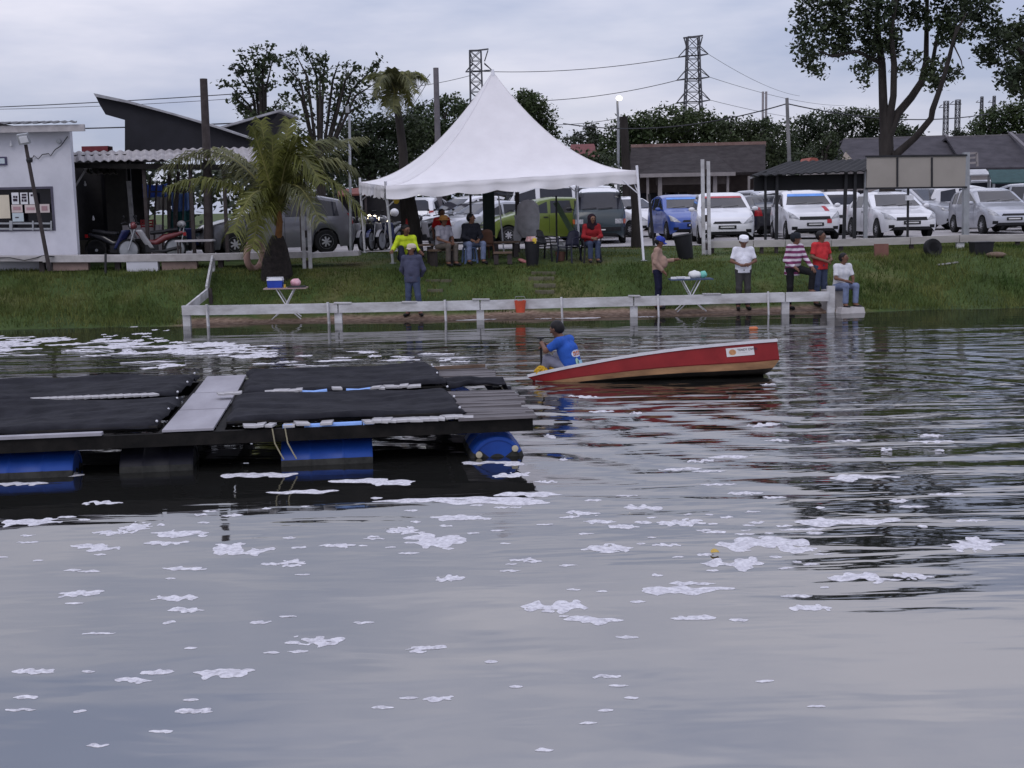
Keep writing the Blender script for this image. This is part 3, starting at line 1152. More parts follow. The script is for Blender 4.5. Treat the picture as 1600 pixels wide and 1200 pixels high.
for x in (323, 512, 695, 877, 1028, 1200):
    y = float(np.interp(x, [p[0] for p in tops], [p[1] for p in tops]))
    t = at(x, y, RY - 0.12)
    MB().bar((t.x, RY - 0.125, t.z + 0.03), (t.x + 0.03, RY - 0.13, -0.5), 0.085, 0.04).build('stake', white_wood, rail, world=True)
for x0, x1, yy in ((522, 549, 474), (628, 652, 472.5), (738, 765, 468.5), (982, 1000, 463), (1098, 1126, 460)):
    a, b = at(x0, yy, RY), at(x1, yy, RY)
    MB().bar(a + Vector((0, 0, 0.012)), b + Vector((0, 0, 0.012)), 0.24, 0.02).build('cap_board', grey_wood, rail, world=True)
c0, c1, c2 = at(292, 484, 29.3), at(325, 457, 30.7), at(332, 405, 32.5)
MB().bar(c0, c1, 0.05, 0.20).build('rail_board', white_wood, rail, world=True)
MB().bar(c1 + Vector((-0.03, 0, 0.06)), c2, 0.05, 0.20).build('rail_board', white_wood, rail, world=True)
MB().bar((c1.x + 0.05, c1.y, c1.z + 0.1), (c1.x + 0.07, c1.y, 0.2), 0.10, 0.08).build('post', pole_wood, rail, world=True)
MB().bar((c2.x, c2.y, c2.z + 0.02), (c2.x, c2.y, 0.9), 0.10, 0.08).build('post', white_wood, rail, world=True)

# ================================================================== tent
tent_mat = M('white tent canvas', (0.70, 0.68, 0.70), 0.6, col2=(0.78, 0.76, 0.78), scale=1.4, bump=0.006, bscale=3.0, transl=0.12)
TC = {'FL': Vector((-3.02, 32.0, 3.12)), 'FR': Vector((3.32, 33.3, 3.40)), 'BL': Vector((-4.28, 37.5, 3.34)), 'BR': Vector((2.05, 38.8, 3.48))}
pk = at(770, 112, 35.4)
PEAK = Vector(((TC['FL'].x + TC['BR'].x) / 2, 35.4, pk.z))
PEAK.x = pk.x
tent = empty('canopy_tent', (PEAK.x, PEAK.y, 1.2), 0, 'large white pointed canopy tent with scalloped skirt on thin steel posts', 'tent')
for k, (a, b) in enumerate((('FL', 'FR'), ('FR', 'BR'), ('BR', 'BL'), ('BL', 'FL'))):
    A, B = TC[a], TC[b]
    nrm = Vector((0, 0, 1)).cross(B - A).normalized()
    if nrm.dot((A + B) / 2 - PEAK) < 0:
        nrm = -nrm

    def panel(u, t, A=A, B=B, nrm=nrm, k=k):
        e = A.lerp(B, u)
        z0 = e.z
        p = e.lerp(PEAK, t)
        p.z = z0 + (PEAK.z - z0) * t ** 1.9
        w = math.sin(math.pi * u)
        p.z -= 0.10 * w * math.sin(math.pi * min(1, t * 1.3)) * (1 if t < 0.77 else 0)
        p.z += 0.016 * fnoise(p.x * 1.5 + k, p.y * 1.5, p.z * 2) * w + 0.022 * w * max(0, 0.22 - t) * 4.5 * fnoise(u * 16 + 3 * t, k * 7.0, t * 3)
        return p
    mb = MB()
    mb.grid(panel, 40, 30)
    mb.build('canopy_panel', tent_mat, tent, smooth=180, world=True)

    def skirt(u, v, A=A, B=B, nrm=nrm, k=k):
        e = A.lerp(B, u)
        ns = 6.5
        drop = 0.27 + 0.075 * abs(math.sin(math.pi * u * ns + 0.6))
        z = e.z + 0.005 - drop * v
        off = 0.012 + v * (0.05 * fnoise(u * 14, k * 5.0, v * 1.2) + 0.025 * math.sin(u * 55 + k) + 0.03)
        off += 0.02 * math.exp(-((v - 0.28) / 0.08) ** 2)
        q = e + nrm * off
        return Vector((q.x, q.y, z))
    mb = MB()
    mb.grid(skirt, 120, 8)
    mb.build('skirt', tent_mat, tent, smooth=180, world=True)
    MB().tube([A + Vector((0, 0, -0.06)) - nrm * 0.02, B + Vector((0, 0, -0.06)) - nrm * 0.02], 0.024, 8).build('eave_pipe', white_metal, tent, world=True)
feet = {'FL': onground(614, 412), 'FR': onground(1006, 408), 'BL': Vector((-4.2, 37.45, 1.30)), 'BR': Vector((2.1, 38.7, 1.32))}
for key, t in TC.items():
    f = feet[key]
    top = t + Vector((0, 0, 0.13))
    MB().tube([f + Vector((0, 0, -0.05)), top], 0.034, 10).build('post', white_metal, tent, smooth=40, world=True)
    MB().box(f + Vector((0, 0, 0.015)), (0.16, 0.16, 0.012)).build('foot_plate', grey_metal, tent, world=True)
    inward = (PEAK - t); inward.z = 0; inward.normalize()
    for other in TC:
        d = TC[other] - t
        if 0 < d.length < 7.2:
            q = t + d.normalized() * 0.55
            MB().tube([t.lerp(f, 0.26), q + Vector((0, 0, -0.08))], 0.016, 6).build('brace', white_metal, tent, world=True)
for key, t in TC.items():
    pts = []
    for i in range(25):
        f = i / 24
        q = t.lerp(PEAK, f)
        q.z = t.z + (PEAK.z - t.z) * f ** 1.9 + 0.004
        pts.append(q)
    MB().tube(pts, 0.009, 5).build('seam', tent_mat, tent, smooth=60, world=True)
MB().tube([PEAK + Vector((0, 0, -0.12)), PEAK + Vector((0, 0, 0.06))], [0.07, 0.03], 10).build('finial', white_metal, tent, world=True)
p = at(619, 313, 32.3)
MB().tube([p + Vector((-0.02, 0, 0.22)), p], 0.008, 5).build('lamp_cord', dark_metal, tent, world=True)
MB().ball(p, 0.085, 12, 8, sq=(1, 1, 1.1)).build('lamp_globe', M('yellow lamp globe', (0.40, 0.27, 0.03), 0.5), tent, smooth=180, world=True)
a, b = at(648, 303, 36.6), at(663, 302.5, 36.6)
o = MB().tube([a, b], 0.045, 8).build('tube_light', tube_glow, smooth=40, origin=tuple(a))
tag(o, 'short lit white fluorescent tube hanging under the tent edge', 'light')
# ================================================================== buildings and fixtures on the bank
paper = M('white notice paper', (0.62, 0.62, 0.65), 0.7, var=0.05)
paper_pink = M('pinkish notice paper', (0.52, 0.44, 0.43), 0.7, var=0.06)
paper_blue = M('bluish notice paper', (0.42, 0.48, 0.52), 0.7, var=0.06)
cream = M('cream board', (0.56, 0.50, 0.40), 0.75, var=0.07, scale=2)
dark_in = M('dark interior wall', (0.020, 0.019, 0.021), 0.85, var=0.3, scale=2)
dark_glass = M('dark window glass', (0.010, 0.010, 0.014), 0.08, var=0.1)
roof_zinc = M('pale zinc sheet', (0.20, 0.185, 0.19), 0.65, col2=(0.36, 0.34, 0.345), scale=1.5, metal=0.0)
black_clad = M('black wall cladding', (0.014, 0.014, 0.019), 0.7, var=0.25, scale=1.5)
edge_white = M('white roof trim', (0.28, 0.28, 0.30), 0.7, var=0.2)
red_paint = M('faded red', (0.20, 0.04, 0.05), 0.7, var=0.15)


def corrugated(fn_edge0, fn_edge1, nx, amp, name, mat, parent, ny=1):
    """sheet between two edges (functions of u), wave along u"""
    mb = MB()

    def f(u, v):
        p = fn_edge0(u).lerp(fn_edge1(u), v)
        p.z += amp * math.sin(u * nx * 2 * math.pi)
        return p
    mb.grid(f, nx * 6, ny)
    o = mb.build(name, mat, parent, world=True)
    o.modifiers.new('thickness', 'SOLIDIFY').thickness = 0.012
    return o


# ---- white building
YB = 33.6
xr, xl = at(115, 300, YB).x, -17.5
zt, zb = at(60, 206, YB).z, 1.0
wb = empty('white_building', ((xr + xl) / 2, YB + 1.5, 1.15), 0, 'white painted low building with notice-covered barred window', 'building')
wx1 = at(83, 300, YB).x
wz0, wz1 = at(40, 361, YB).z, at(40, 292, YB).z
def wall(x0, x1, z0, z1):
    MB().box(((x0 + x1) / 2, YB + 0.1, (z0 + z1) / 2), (x1 - x0, 0.2, z1 - z0)).build('wall', white_paint, wb, world=True)
wall(xl, wx1, zb, wz0)
wall(xl, wx1, wz1, zt)
wall(wx1, xr, zb, zt)
MB().bar((xr - 0.12, YB + 0.2, (zt + zb) / 2), ((xr - 0.12) * 37.4 / 33.8, 37.4, (zt + zb) / 2), 0.16, zt - zb).build('wall', white_paint, wb, world=True)
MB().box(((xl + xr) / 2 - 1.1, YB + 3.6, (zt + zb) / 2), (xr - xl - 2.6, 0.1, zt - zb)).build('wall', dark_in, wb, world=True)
win = MB().box(((xl + wx1) / 2, YB + 0.14, (wz0 + wz1) / 2), (wx1 - xl, 0.03, wz1 - wz0)).build('window', dark_glass, wb, world=True)
fr = MB()
for z in (wz0 + 0.03, wz1 - 0.03):
    fr.box(((xl + wx1) / 2, YB + 0.01, z), (wx1 - xl - 0.12, 0.06, 0.06))
fr.box((wx1 - 0.03, YB + 0.01, (wz0 + wz1) / 2), (0.06, 0.06, wz1 - wz0 - 0.002))
fr.build('frame', M('violet grey frame', (0.075, 0.07, 0.10), 0.5), win, world=True)
for y in (349, 357.5):
    a, b = at(-20, y, YB - 0.03), at(81, y, YB - 0.03)
    MB().bar(a, b, 0.03, 0.045).build('bar', grey_metal, win, world=True)
for x in (17, 51.5, 80):
    a, b = at(x, 345, YB - 0.055), at(x, 360, YB - 0.055)
    MB().bar(a, b, 0.04 if x != 17 else 0.08, 0.02, up=(0, 1, 0)).build('bar', grey_metal, win, world=True)


def sheet(x0, y0, x1, y1, mat, name='notice', marks=None):
    a, b = at(x0, y0, YB - 0.06), at(x1, y1, YB - 0.06)
    o = MB().box(((a.x + b.x) / 2, YB - 0.04 + 0.003 * random.random(), (a.z + b.z) / 2), (b.x - a.x, 0.008, a.z - b.z)).build(name, mat, win, world=True)
    for mx0, my0, mx1, my1, mm in marks or ():
        c, d = at(mx0, my0, YB - 0.06), at(mx1, my1, YB - 0.06)
        MB().box(((c.x + d.x) / 2, YB - 0.0495, (c.z + d.z) / 2), (d.x - c.x, 0.003, c.z - d.z)).build('print', mm, win, world=True)
    return o


pinkink = M('faded red print', (0.36, 0.22, 0.24), 0.7)
sheet(-10, 305, 16, 341, cream, 'notice_board')
sheet(17.2, 301, 29.6, 319, paper, marks=[(20, 306, 23.5, 309, ink), (24, 306, 27, 309.5, ink), (20, 310.5, 27, 314.5, ink)])
sheet(30.8, 301, 43.6, 319, paper, marks=[(33.5, 303, 41, 305.5, ink), (33.5, 307, 41, 310, ink), (33.5, 311.5, 36.5, 315, ink), (37.5, 311.5, 41.5, 315, ink)])
sheet(44.8, 301, 55.5, 319, paper, marks=[(47.5, 303.5, 51, 306.5, ink)])
sheet(17.2, 320, 35, 332, paper_pink, marks=[(20, 323, 32, 328, pinkink)])
sheet(38, 320, 56, 332.5, paper_pink, marks=[(41, 324, 54, 328, pinkink)])
sheet(61.5, 319, 77.5, 332, paper_pink, marks=[(64.5, 322, 74, 329, pinkink)])
sheet(18.5, 333, 37, 346, paper_blue, marks=[(23.5, 339, 29, 340.5, ink)])
# small framed sign and bulb on the wall
a, b = at(-16, 245.5, YB), at(11.5, 258, YB)
sg = MB().box(((a.x + b.x) / 2, YB - 0.02, (a.z + b.z) / 2), (b.x - a.x, 0.04, a.z - b.z)).build('wall_sign', M('dark violet frame', (0.05, 0.045, 0.09), 0.5), wb, world=True)
MB().box(((a.x + b.x) / 2, YB - 0.044, (a.z + b.z) / 2), (b.x - a.x - 0.09, 0.006, a.z - b.z - 0.08)).build('sign_face', paper_blue, sg, world=True)
p = at(17, 226, YB - 0.08)
MB().lathe([(0.015, 0.10), (0.02, 0.04), (0.035, 0.0), (0.03, -0.04), (0.0, -0.055)], p, 10).build('bulb', paper, wb, world=True)
p = at(92, 221, YB - 0.03)
MB().lathe([(0.0, -0.05), (0.06, -0.04), (0.06, 0.03), (0.03, 0.05)], p, 10, axis='Y').build('vent_cap', grey_metal, wb, world=True)
ea, eb = at(-20, 213, YB - 0.45), at(130, 213, YB - 0.45)
MB().box(((xl + eb.x) / 2, YB - 0.3, zt + 0.06), (eb.x - xl, 0.10, 0.17)).build('fascia', M('grey fascia board', (0.36, 0.34, 0.35), 0.7), wb, world=True)
corrugated(lambda u: Vector((xl + (eb.x - 0.15 - xl) * u, YB - 0.42, zt + 0.20)), lambda u: Vector((xl + (eb.x - 1.6 - xl) * u, YB + 4.0, zt + 0.55)), 26, 0.018, 'roof', M('dark zinc sheet', (0.055, 0.055, 0.062), 0.6), wb)
MB().box((at(6, 203, YB).x - 1.0, YB + 0.6, zt + 0.34), (3.0, 1.6, 0.10), rot=Matrix.Rotation(R(10), 3, 'Y')).build('roof_flap', roof_zinc, wb, world=True)
# wire sagging across the wall
pts = [at(48, 252, YB - 0.05), at(53, 243, YB - 0.05), at(60, 248.5, YB - 0.05), at(66, 241.5, YB - 0.05), at(76, 240, YB - 0.05), at(79, 244, YB - 0.05), at(86, 234, YB - 0.05), at(95, 228, YB - 0.05), at(106, 213, YB - 0.05)]
MB().tube(pts, 0.012, 5).build('cable', dark_metal, wb, world=True)

# ---- floodlight on a leaning pole
p0, p1, p2 = at(73, 402, 32.75), at(50, 280, 32.75), at(40, 226, 32.75)
fl = empty('floodlight_pole', p0, 0, 'square floodlight on a thin dark leaning pole before the white building', 'floodlight')
MB().tube([p0 + Vector((0.05, 0, -0.35)), p1, p2], [0.055, 0.05, 0.045], 8).build('pole', pole_wood, fl, world=True)
h = MB().box(at(37, 217, 32.6), (0.28, 0.10, 0.26), rot=Matrix.Rotation(R(20), 3, 'X') @ Matrix.Rotation(R(-8), 3, 'Y')).build('lamp_housing', grey_metal, fl, world=True)
MB().box(at(37, 218, 32.53), (0.20, 0.03, 0.16), rot=Matrix.Rotation(R(20), 3, 'X') @ Matrix.Rotation(R(-8), 3, 'Y')).build('lamp_glass', paper, h, world=True)
MB().lathe([(0.07, -0.06), (0.085, 0.0), (0.07, 0.06)], at(46, 250, 32.75), 10).build('clamp', dark_metal, fl, world=True)

# ---- raised concrete and plank walkway before the buildings
YW = 32.95
walk = empty('raised_walkway', at(200, 420, YW), 0, 'raised concrete walkway slab on short posts before the white building and shed', 'walkway')
def slab(x0, y0, x1, y1, th, depth, name, mat):
    a, b = at(x0, y0, YW), at(x1, y1, YW)
    mb = MB()
    mb.bar(a + Vector((0, depth / 2, -th / 2)), b + Vector((0, depth / 2, -th / 2)), depth, th)
    return mb.build(name, mat, walk, world=True)
slab(-30, 400.5, 66, 400.5, 0.13, 0.64, 'slab', concrete)
slab(66, 399.5, 200, 399, 0.17, 0.66, 'slab', concrete)
slab(200, 398.5, 335, 397, 0.17, 0.66, 'slab', concrete)
slab(335, 397, 480, 393, 0.16, 0.66, 'slab', concrete)
slab(482, 396, 560, 392, 0.12, 0.6, 'kerb', concrete)
for x in (66, 85, 184, 300, 345, 420):
    a = at(x, 408, YW + 0.2)
    MB().box((a.x, YW + 0.2, a.z - 0.17), (0.13, 0.13, 0.5)).build('post', pole_wood, walk, world=True)
a = at(165, 428, YW - 0.25)
MB().bar(at(165, 396, YW - 0.2), a, 0.05, 0.05, up=(0, 1, 0)).build('stake', dark_metal, walk, world=True)
a = at(222, 414, YW + 0.02)
MB().box(a + Vector((0, 0.1, -0.05)), (0.80, 0.2, 0.30)).build('painted_block', white_paint, walk, world=True)
a = at(110, 413, YW + 0.1)
MB().box(a + Vector((0, 0.1, -0.05)), (0.9, 0.2, 0.22)).build('block', M('pinkish brick plinth', (0.25, 0.18, 0.16), 0.85), walk, world=True)
a = at(280, 413, YW + 0.1)
MB().box(a + Vector((0, 0.1, -0.05)), (0.9, 0.2, 0.22)).build('block', MATS['pinkish brick plinth'], walk, world=True)
pts = [at(-10, 403, YW - 0.02), at(15, 402.5, YW - 0.04), at(38, 407, YW - 0.04), at(56, 403, YW - 0.03), at(68, 399, YW + 0.02), at(85, 401, YW - 0.03)]
MB().tube(pts, 0.012, 5).build('cable', dark_metal, walk, world=True)

# ---- open shed
shed = empty('open_shed', at(300, 395, 37), 0, 'open-fronted dark shed with pale zinc eave beside the white building', 'shed')
def sx(px, Y, py=320):
    return at(px, py, Y).x
z_e0, z_e1 = at(200, 251, 34.9).z, at(200, 236, 37.6).z
corrugated(lambda u: Vector((sx(113, 34.9) + (sx(292, 34.9) - sx(113, 34.9)) * u, 34.9, z_e0)), lambda u: Vector((sx(113, 37.6) + (sx(292, 37.6) - sx(113, 37.6)) * u, 37.6, z_e1)), 14, 0.025, 'roof_sheet', roof_zinc, shed)
corrugated(lambda u: Vector((sx(290, 35.0) + (sx(482, 35.0) - sx(290, 35.0)) * u, 35.0, z_e0 + 0.05 - 0.35 * u)), lambda u: Vector((sx(290, 37.6) + (sx(470, 37.6) - sx(290, 37.6)) * u, 37.6, z_e1 + 0.02)), 14, 0.025, 'roof_sheet', roof_zinc, shed)
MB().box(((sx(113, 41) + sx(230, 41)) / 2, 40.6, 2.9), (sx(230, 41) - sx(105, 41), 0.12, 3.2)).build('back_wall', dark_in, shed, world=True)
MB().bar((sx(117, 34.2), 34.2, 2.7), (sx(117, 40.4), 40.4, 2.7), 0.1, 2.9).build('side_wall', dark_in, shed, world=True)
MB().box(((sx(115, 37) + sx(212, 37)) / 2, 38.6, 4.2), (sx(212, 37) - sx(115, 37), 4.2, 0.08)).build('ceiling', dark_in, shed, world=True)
MB().box(((sx(150, 38.6) + sx(196, 38.6)) / 2, 39.3, 2.8), (0.9, 0.1, 2.9)).build('door', M('dark door', (0.010, 0.010, 0.016), 0.6), shed, world=True)
MB().box((sx(184, 37.2), 37.2, 2.75), (0.62, 0.14, 2.9)).build('pier', M('grey brown pier', (0.05, 0.047, 0.045), 0.8), shed, world=True)
MB().bar((sx(203, 37.0), 37.0, 3.5), (sx(206, 37.0), 37.0, 1.9), 0.10, 0.10, up=(0, 1, 0)).build('post', grey_wood, shed, world=True)
MB().box((sx(222, 36.9), 36.9, 1.80), (1.05, 0.5, 0.9)).build('counter', M('pinkish white counter', (0.42, 0.38, 0.40), 0.7, var=0.08), shed, world=True)
MB().box(((sx(128, 36.2) + sx(145, 36.2)) / 2, 36.4, 1.58), (0.62, 0.5, 0.55)).build('chest', M('olive chest', (0.055, 0.05, 0.04), 0.8), shed, world=True)
MB().bar(at(140, 255, 35.6), at(112, 300, 35.4), 0.05, 0.05).build('brace', grey_wood, shed, world=True)
corrugated(lambda u: at(136 + 48 * u, 272, 36.2), lambda u: at(128 + 48 * u, 258, 38.0), 5, 0.02, 'inner_roof', M('dull zinc', (0.16, 0.15, 0.13), 0.6), shed)
for px, py in ((133, 288), (146, 342)):
    p = at(px, py, 36.0)
    MB().lathe([(0.014, 0.09), (0.02, 0.04), (0.036, 0.0), (0.03, -0.04), (0.0, -0.05)], p, 8).build('bulb', paper, shed, world=True)
MB().lathe([(0.03, 0.18), (0.05, 0.15), (0.05, -0.15), (0.03, -0.18)], at(118, 331, 34.6), 8).build('wall_lamp', paper, shed, world=True)
for x in (228, 300, 352, 470):
    MB().bar((sx(x, 35.2), 35.2, z_e0 - 0.12), (sx(x, 35.2), 35.2, 1.2), 0.09, 0.09, up=(0, 1, 0)).build('post', pole_wood, shed, world=True)
MB().bar((sx(113, 35.0), 35.02, z_e0 - 0.09), (sx(482, 35.0), 35.02, z_e0 - 0.30), 0.08, 0.14).build('eave_beam', dark_wood, shed, world=True)
# tarpaulins hung inside the shed, catching the daylight behind
def tarp(x0, y0, x1, y1, Y, mat, lab, seed):
    a, b = at(x0, y0, Y), at(x1, y1, Y)
    mb = MB()
    mb.grid(lambda u, v: Vector((a.x + (b.x - a.x) * u, Y + 0.09 * math.sin(u * 17 + seed) + 0.04 * fnoise(u * 6, v * 3, seed), a.z + (b.z - a.z) * v - 0.05 * math.sin(math.pi * u) * (1 - v))), 24, 8)
    o = mb.build('tarpaulin', mat, smooth=180, origin=(a.x, Y, b.z))
    o.modifiers.new('thickness', 'SOLIDIFY').thickness = 0.006
    tag(o, lab, 'tarpaulin', 'sheets hung in the open shed')
tarp(221, 287, 265, 308, 37.9, M('blue plastic sheet', (0.16, 0.27, 0.68), 0.5, transl=0.6), 'bright blue sheet hung highest in the open shed', 2)
tarp(243, 306, 266, 328, 37.8, M('off white cloth', (0.6, 0.58, 0.56), 0.7, transl=0.6), 'off-white cloth hanging below the blue sheet in the shed', 3)
tarp(268, 300, 300, 330, 37.7, M('light blue cloth', (0.24, 0.36, 0.62), 0.6, transl=0.6), 'light blue cloth hanging beside the dark sticks in the shed', 4)
tarp(262, 328, 300, 392, 37.6, M('dark teal sheet', (0.025, 0.11, 0.115), 0.6), 'dark teal sheet hanging down to the ground behind the motorcycles', 5)
# sticks of a rough fence in the shed mouth
sf = empty('stick_fence', at(265, 390, 36.4), 0, 'rough fence of dark upright sticks in the shed mouth', 'fence')
for i, x in enumerate((236, 245, 255, 262, 266, 273, 279, 287, 296)):
    t, b = at(x + random.uniform(-1, 1), 278 + random.uniform(-12, 12), 36.4), at(x + random.uniform(-5, 3), 392, 36.4)
    MB().tube([b, b.lerp(t, 0.5) + Vector((random.uniform(-0.04, 0.04), 0, 0)), t], 0.028 if i != 6 else 0.05, 6).build('stick', pole_wood, sf, world=True)
a, b = at(232, 300, 36.34), at(300, 298, 36.34)
MB().tube([a, b], 0.022, 6).build('cross_stick', pole_wood, sf, world=True)
# red crate on the counter
p = at(232, 352, 36.8)
cr = empty('plastic_crate', p, 0, 'red plastic crate standing on the pinkish shed counter', 'crate')
mb = MB()
for sx_, sy_, w_, d_ in ((0, -0.15, 0.34, 0.015), (0, 0.15, 0.34, 0.015), (-0.17, 0, 0.015, 0.285), (0.17, 0, 0.015, 0.285)):
    for zz_ in (-0.03, 0.05, 0.13):
        mb.box((sx_, sy_, zz_), (w_, d_, 0.05))
for cx_ in (-0.165, 0.165):
    for cy_ in (-0.146, 0.146):
        mb.box((cx_, cy_, 0.05), (0.03, 0.025, 0.23))
mb.box((0, 0, -0.06), (0.33, 0.28, 0.015))
mb.build('basket', M('red crate plastic', (0.28, 0.025, 0.03), 0.45), cr)
# ---- black clad building with two upswept roofs behind the shed
bf = empty('black_clad_house', at(290, 240, 39), 0, 'black clad building with two upswept mono-pitch roofs behind the shed', 'building')
def poly3(pts, Y, depth, mat, name, parent=bf):
    q = [at(x, y, Y) for x, y in pts]
    mb = MB()
    mb.prism([(v.x, v.z) for v in q], Y, Y + depth, 'XZ')
    return mb.build(name, mat, parent, world=True)
poly3([(149, 150), (156, 164), (165, 179), (195, 187.5), (195, 238), (398, 238), (392, 216.5), (340, 199), (270, 178), (200, 160)], 38.4, 3.2, black_clad, 'wall')
poly3([(146, 145.5), (200, 157), (270, 176.3), (340, 197.3), (394, 215.5), (394, 218.5), (340, 200.5), (270, 179.5), (200, 161), (149, 151)], 38.2, 3.6, edge_white, 'roof')
poly3([(336, 202), (436, 174), (430, 184), (415, 196), (400, 216), (390, 216)], 39.6, 3.0, black_clad, 'wall')
poly3([(334, 200.5), (438, 170.5), (438, 174), (334, 204)], 39.4, 3.4, edge_white, 'roof')
poly3([(195, 238), (398, 238), (398, 244), (195, 242)], 38.0, 0.3, M('grey trim board', (0.33, 0.31, 0.32), 0.7), 'trim')
for x in (200, 394):
    t = at(x, 238, 41.2)
    MB().bar(t, Vector((t.x, t.y, 1.2)), 0.14, 0.14, up=(0, 1, 0)).build('post', pole_wood, bf, world=True)
p = at(152, 233, 40)
o = MB().box(p, (0.8, 0.5, 0.16)).build('far_roof', red_paint, origin=tuple(p))
tag(o, 'sliver of a dull red roof between white building and black clad house', 'roof')

# ---- poles
def pole(pts, Y, r, mat, name, label, cat='pole', ground=1.2):
    q = [at(x, y, Y) for x, y in pts]
    b = q[0].copy(); b.z = ground
    e = empty(name, b, 0, label, cat)
    MB().tube([Vector((q[0].x, Y, ground - 0.1))] + q, r if isinstance(r, list) else [r] * (len(q) + 1), 10).build('shaft', mat, e, smooth=40, world=True)
    return e
pole([(326, 372), (324, 260), (318, 123)], 35.4, [0.125, 0.125, 0.115, 0.10], pole_wood, 'timber_pole', 'thick dark timber pole with rounded top before the black clad house')
tp = pole([(548, 385), (546, 180)], 36.5, [0.045, 0.045, 0.035], grey_metal, 'thin_pole', 'thin pale metal pole between palm and tent')
a = at(543, 176, 36.5)
MB().bar(a, a + Vector((0.0, 0.0, 0.18)), 0.10, 0.05).build('fitting', grey_metal, tp, world=True)
up = pole([(686, 300), (683.5, 200), (681, 106)], 52, [0.13, 0.13, 0.12, 0.11], M('grey concrete pole', (0.13, 0.12, 0.13), 0.8), 'utility_pole', 'grey concrete utility pole rising behind the tent')
up2 = pole([(1234, 300), (1233, 245), (1229.5, 153)], 48, [0.075, 0.075, 0.07, 0.06], M('two tone pole', (0.10, 0.10, 0.10), 0.7, col2=(0.26, 0.25, 0.25), scale=1.0), 'utility_pole', 'thin tall pole standing beside the dark shelter roof')
pole([(1004, 378), (1012, 282)], 38.0, [0.05, 0.05, 0.05], dark_metal, 'thin_pole', 'thin black post beside the tent corner post') if False else None
sl = pole([(966, 260), (966, 190), (964.5, 158)], 60, [0.07, 0.07, 0.06, 0.05], grey_metal, 'street_lamp', 'lit street lamp on a thin pole above the far trees', 'lamp')
a = at(965, 157, 60)
MB().tube([a, a + Vector((0.05, -0.1, 0.10)), a + Vector((0.15, -0.3, 0.12))], 0.03, 6).build('arm', grey_metal, sl, world=True)
MB().ball(at(967.5, 153.5, 59.6), 0.13, 10, 8, sq=(1.1, 1, 0.85)).build('lantern', lamp_glow, sl, smooth=180, world=True)
p = at(1194, 180, 240)
fp = empty('chimney_mast', at(1194, 215, 240), 0, 'faint pale twin mast rising above the far tree line', 'mast')
for dx in (-0.25, 0.35):
    t = at(1194, 143, 240)
    MB().tube([Vector((p.x + dx, 240, 1)), Vector((p.x + dx, 240, t.z))], 0.22, 6).build('mast_pole', M('pale mast', (0.30, 0.27, 0.29), 0.8), fp, world=True)

# ---- white double-board posts
def double_post(px, y0, y1, Y, label, lean):
    t, b = at(px - lean, y0, Y), at(px, y1, Y)
    e = empty('board_post', b, 0, label, 'post', 'white double-board posts')
    for dx in (-0.075, 0.075):
        MB().bar(t + Vector((dx, 0, 0.05 if dx < 0 else 0)), b + Vector((dx, 0, -0.15)), 0.085, 0.09, up=(0, 1, 0)).build('board', white_wood, e, world=True)
    for f in (0.12, 0.6, 0.9):
        MB().box(t.lerp(b, f), (0.07, 0.05, 0.18)).build('spacer', pole_wood, e, world=True)
double_post(481, 271, 428, 32.75, 'tall white double-board post at the walkway end, beside the palm', 6)
double_post(1104, 252, 400, 33.9, 'tall white double-board post before the small white hatchback', 2)

# ---- long plank bench rail on the car park side
bench_mat = M('pale weathered plank', (0.30, 0.28, 0.27), 0.8, col2=(0.46, 0.44, 0.42), scale=4, bump=0.004, bscale=22, stretch=(0.25, 1, 1))
bench = empty('plank_rail', at(1350, 400, 34.0), 0, 'long low pale plank rail on stub posts before the parked cars', 'rail')
tops2 = [(1104, 377), (1178, 375.5), (1228, 375), (1300, 374.5), (1424, 371), (1501, 367.5), (1640, 366)]
for (xa, ya), (xb, yb) in zip(tops2[:-1], tops2[1:]):
    a, b = at(xa + 0.6, ya, 34.0), at(xb - 0.6, yb, 34.0)
    MB().bar(a + Vector((0, 0.1, -0.09)), b + Vector((0, 0.1, -0.09)), 0.05, 0.185).build('plank', bench_mat, bench, world=True)
    MB().bar(a + Vector((0, 0.24, -0.02)), b + Vector((0, 0.24, -0.02)), 0.20, 0.04).build('plank', bench_mat, bench, world=True)
for x, wpx, mm in ((1104, 10, white_wood), (1112, 7, pole_wood), (1190, 5, pole_wood), (1213, 5, pole_wood), (1314, 6, pole_wood), (1424, 6, pole_wood), (1500, 12, white_wood), (1590, 6, pole_wood)):
    y = float(np.interp(x, [p[0] for p in tops2], [p[1] for p in tops2]))
    a = at(x, y + 9, 34.18)
    g = ground_z(a.x, 34.18)
    MB().box((a.x, 34.18, (a.z + g - 0.1) / 2), (wpx * 0.017, 0.10, a.z - g + 0.1)).build('post', mm, bench, world=True)

# ---- dark shelter roof
shl = empty('open_shelter', at(1270, 380, 36.0), 0, 'small open shelter with dark flat roof before the parked cars', 'shelter')
YS = 36.0
q = [at(1172, 276, YS), at(1232, 254, YS + 1.6), at(1382, 249, YS + 1.6), at(1350, 268, YS)]
corr = MB()
corr.grid(lambda u, v: q[0].lerp(q[3], u).lerp(q[1].lerp(q[2], u), v) + Vector((0, 0, 0.02 * math.sin(u * 80))), 60, 2)
o = corr.build('roof', M('dark shelter roof', (0.018, 0.018, 0.020), 0.7), shl, world=True)
o.modifiers.new('thickness', 'SOLIDIFY').thickness = 0.03
MB().bar(q[0] + Vector((0, -0.02, -0.04)), q[1] + Vector((0, -0.02, -0.02)), 0.03, 0.05).build('edge_trim', grey_wood, shl, world=True)
a, b = at(1178, 287, YS + 0.4), at(1352, 283, YS + 0.4)
MB().bar(a, b, 0.08, 0.42).build('fascia', M('black fascia', (0.010, 0.010, 0.012), 0.7), shl, world=True)
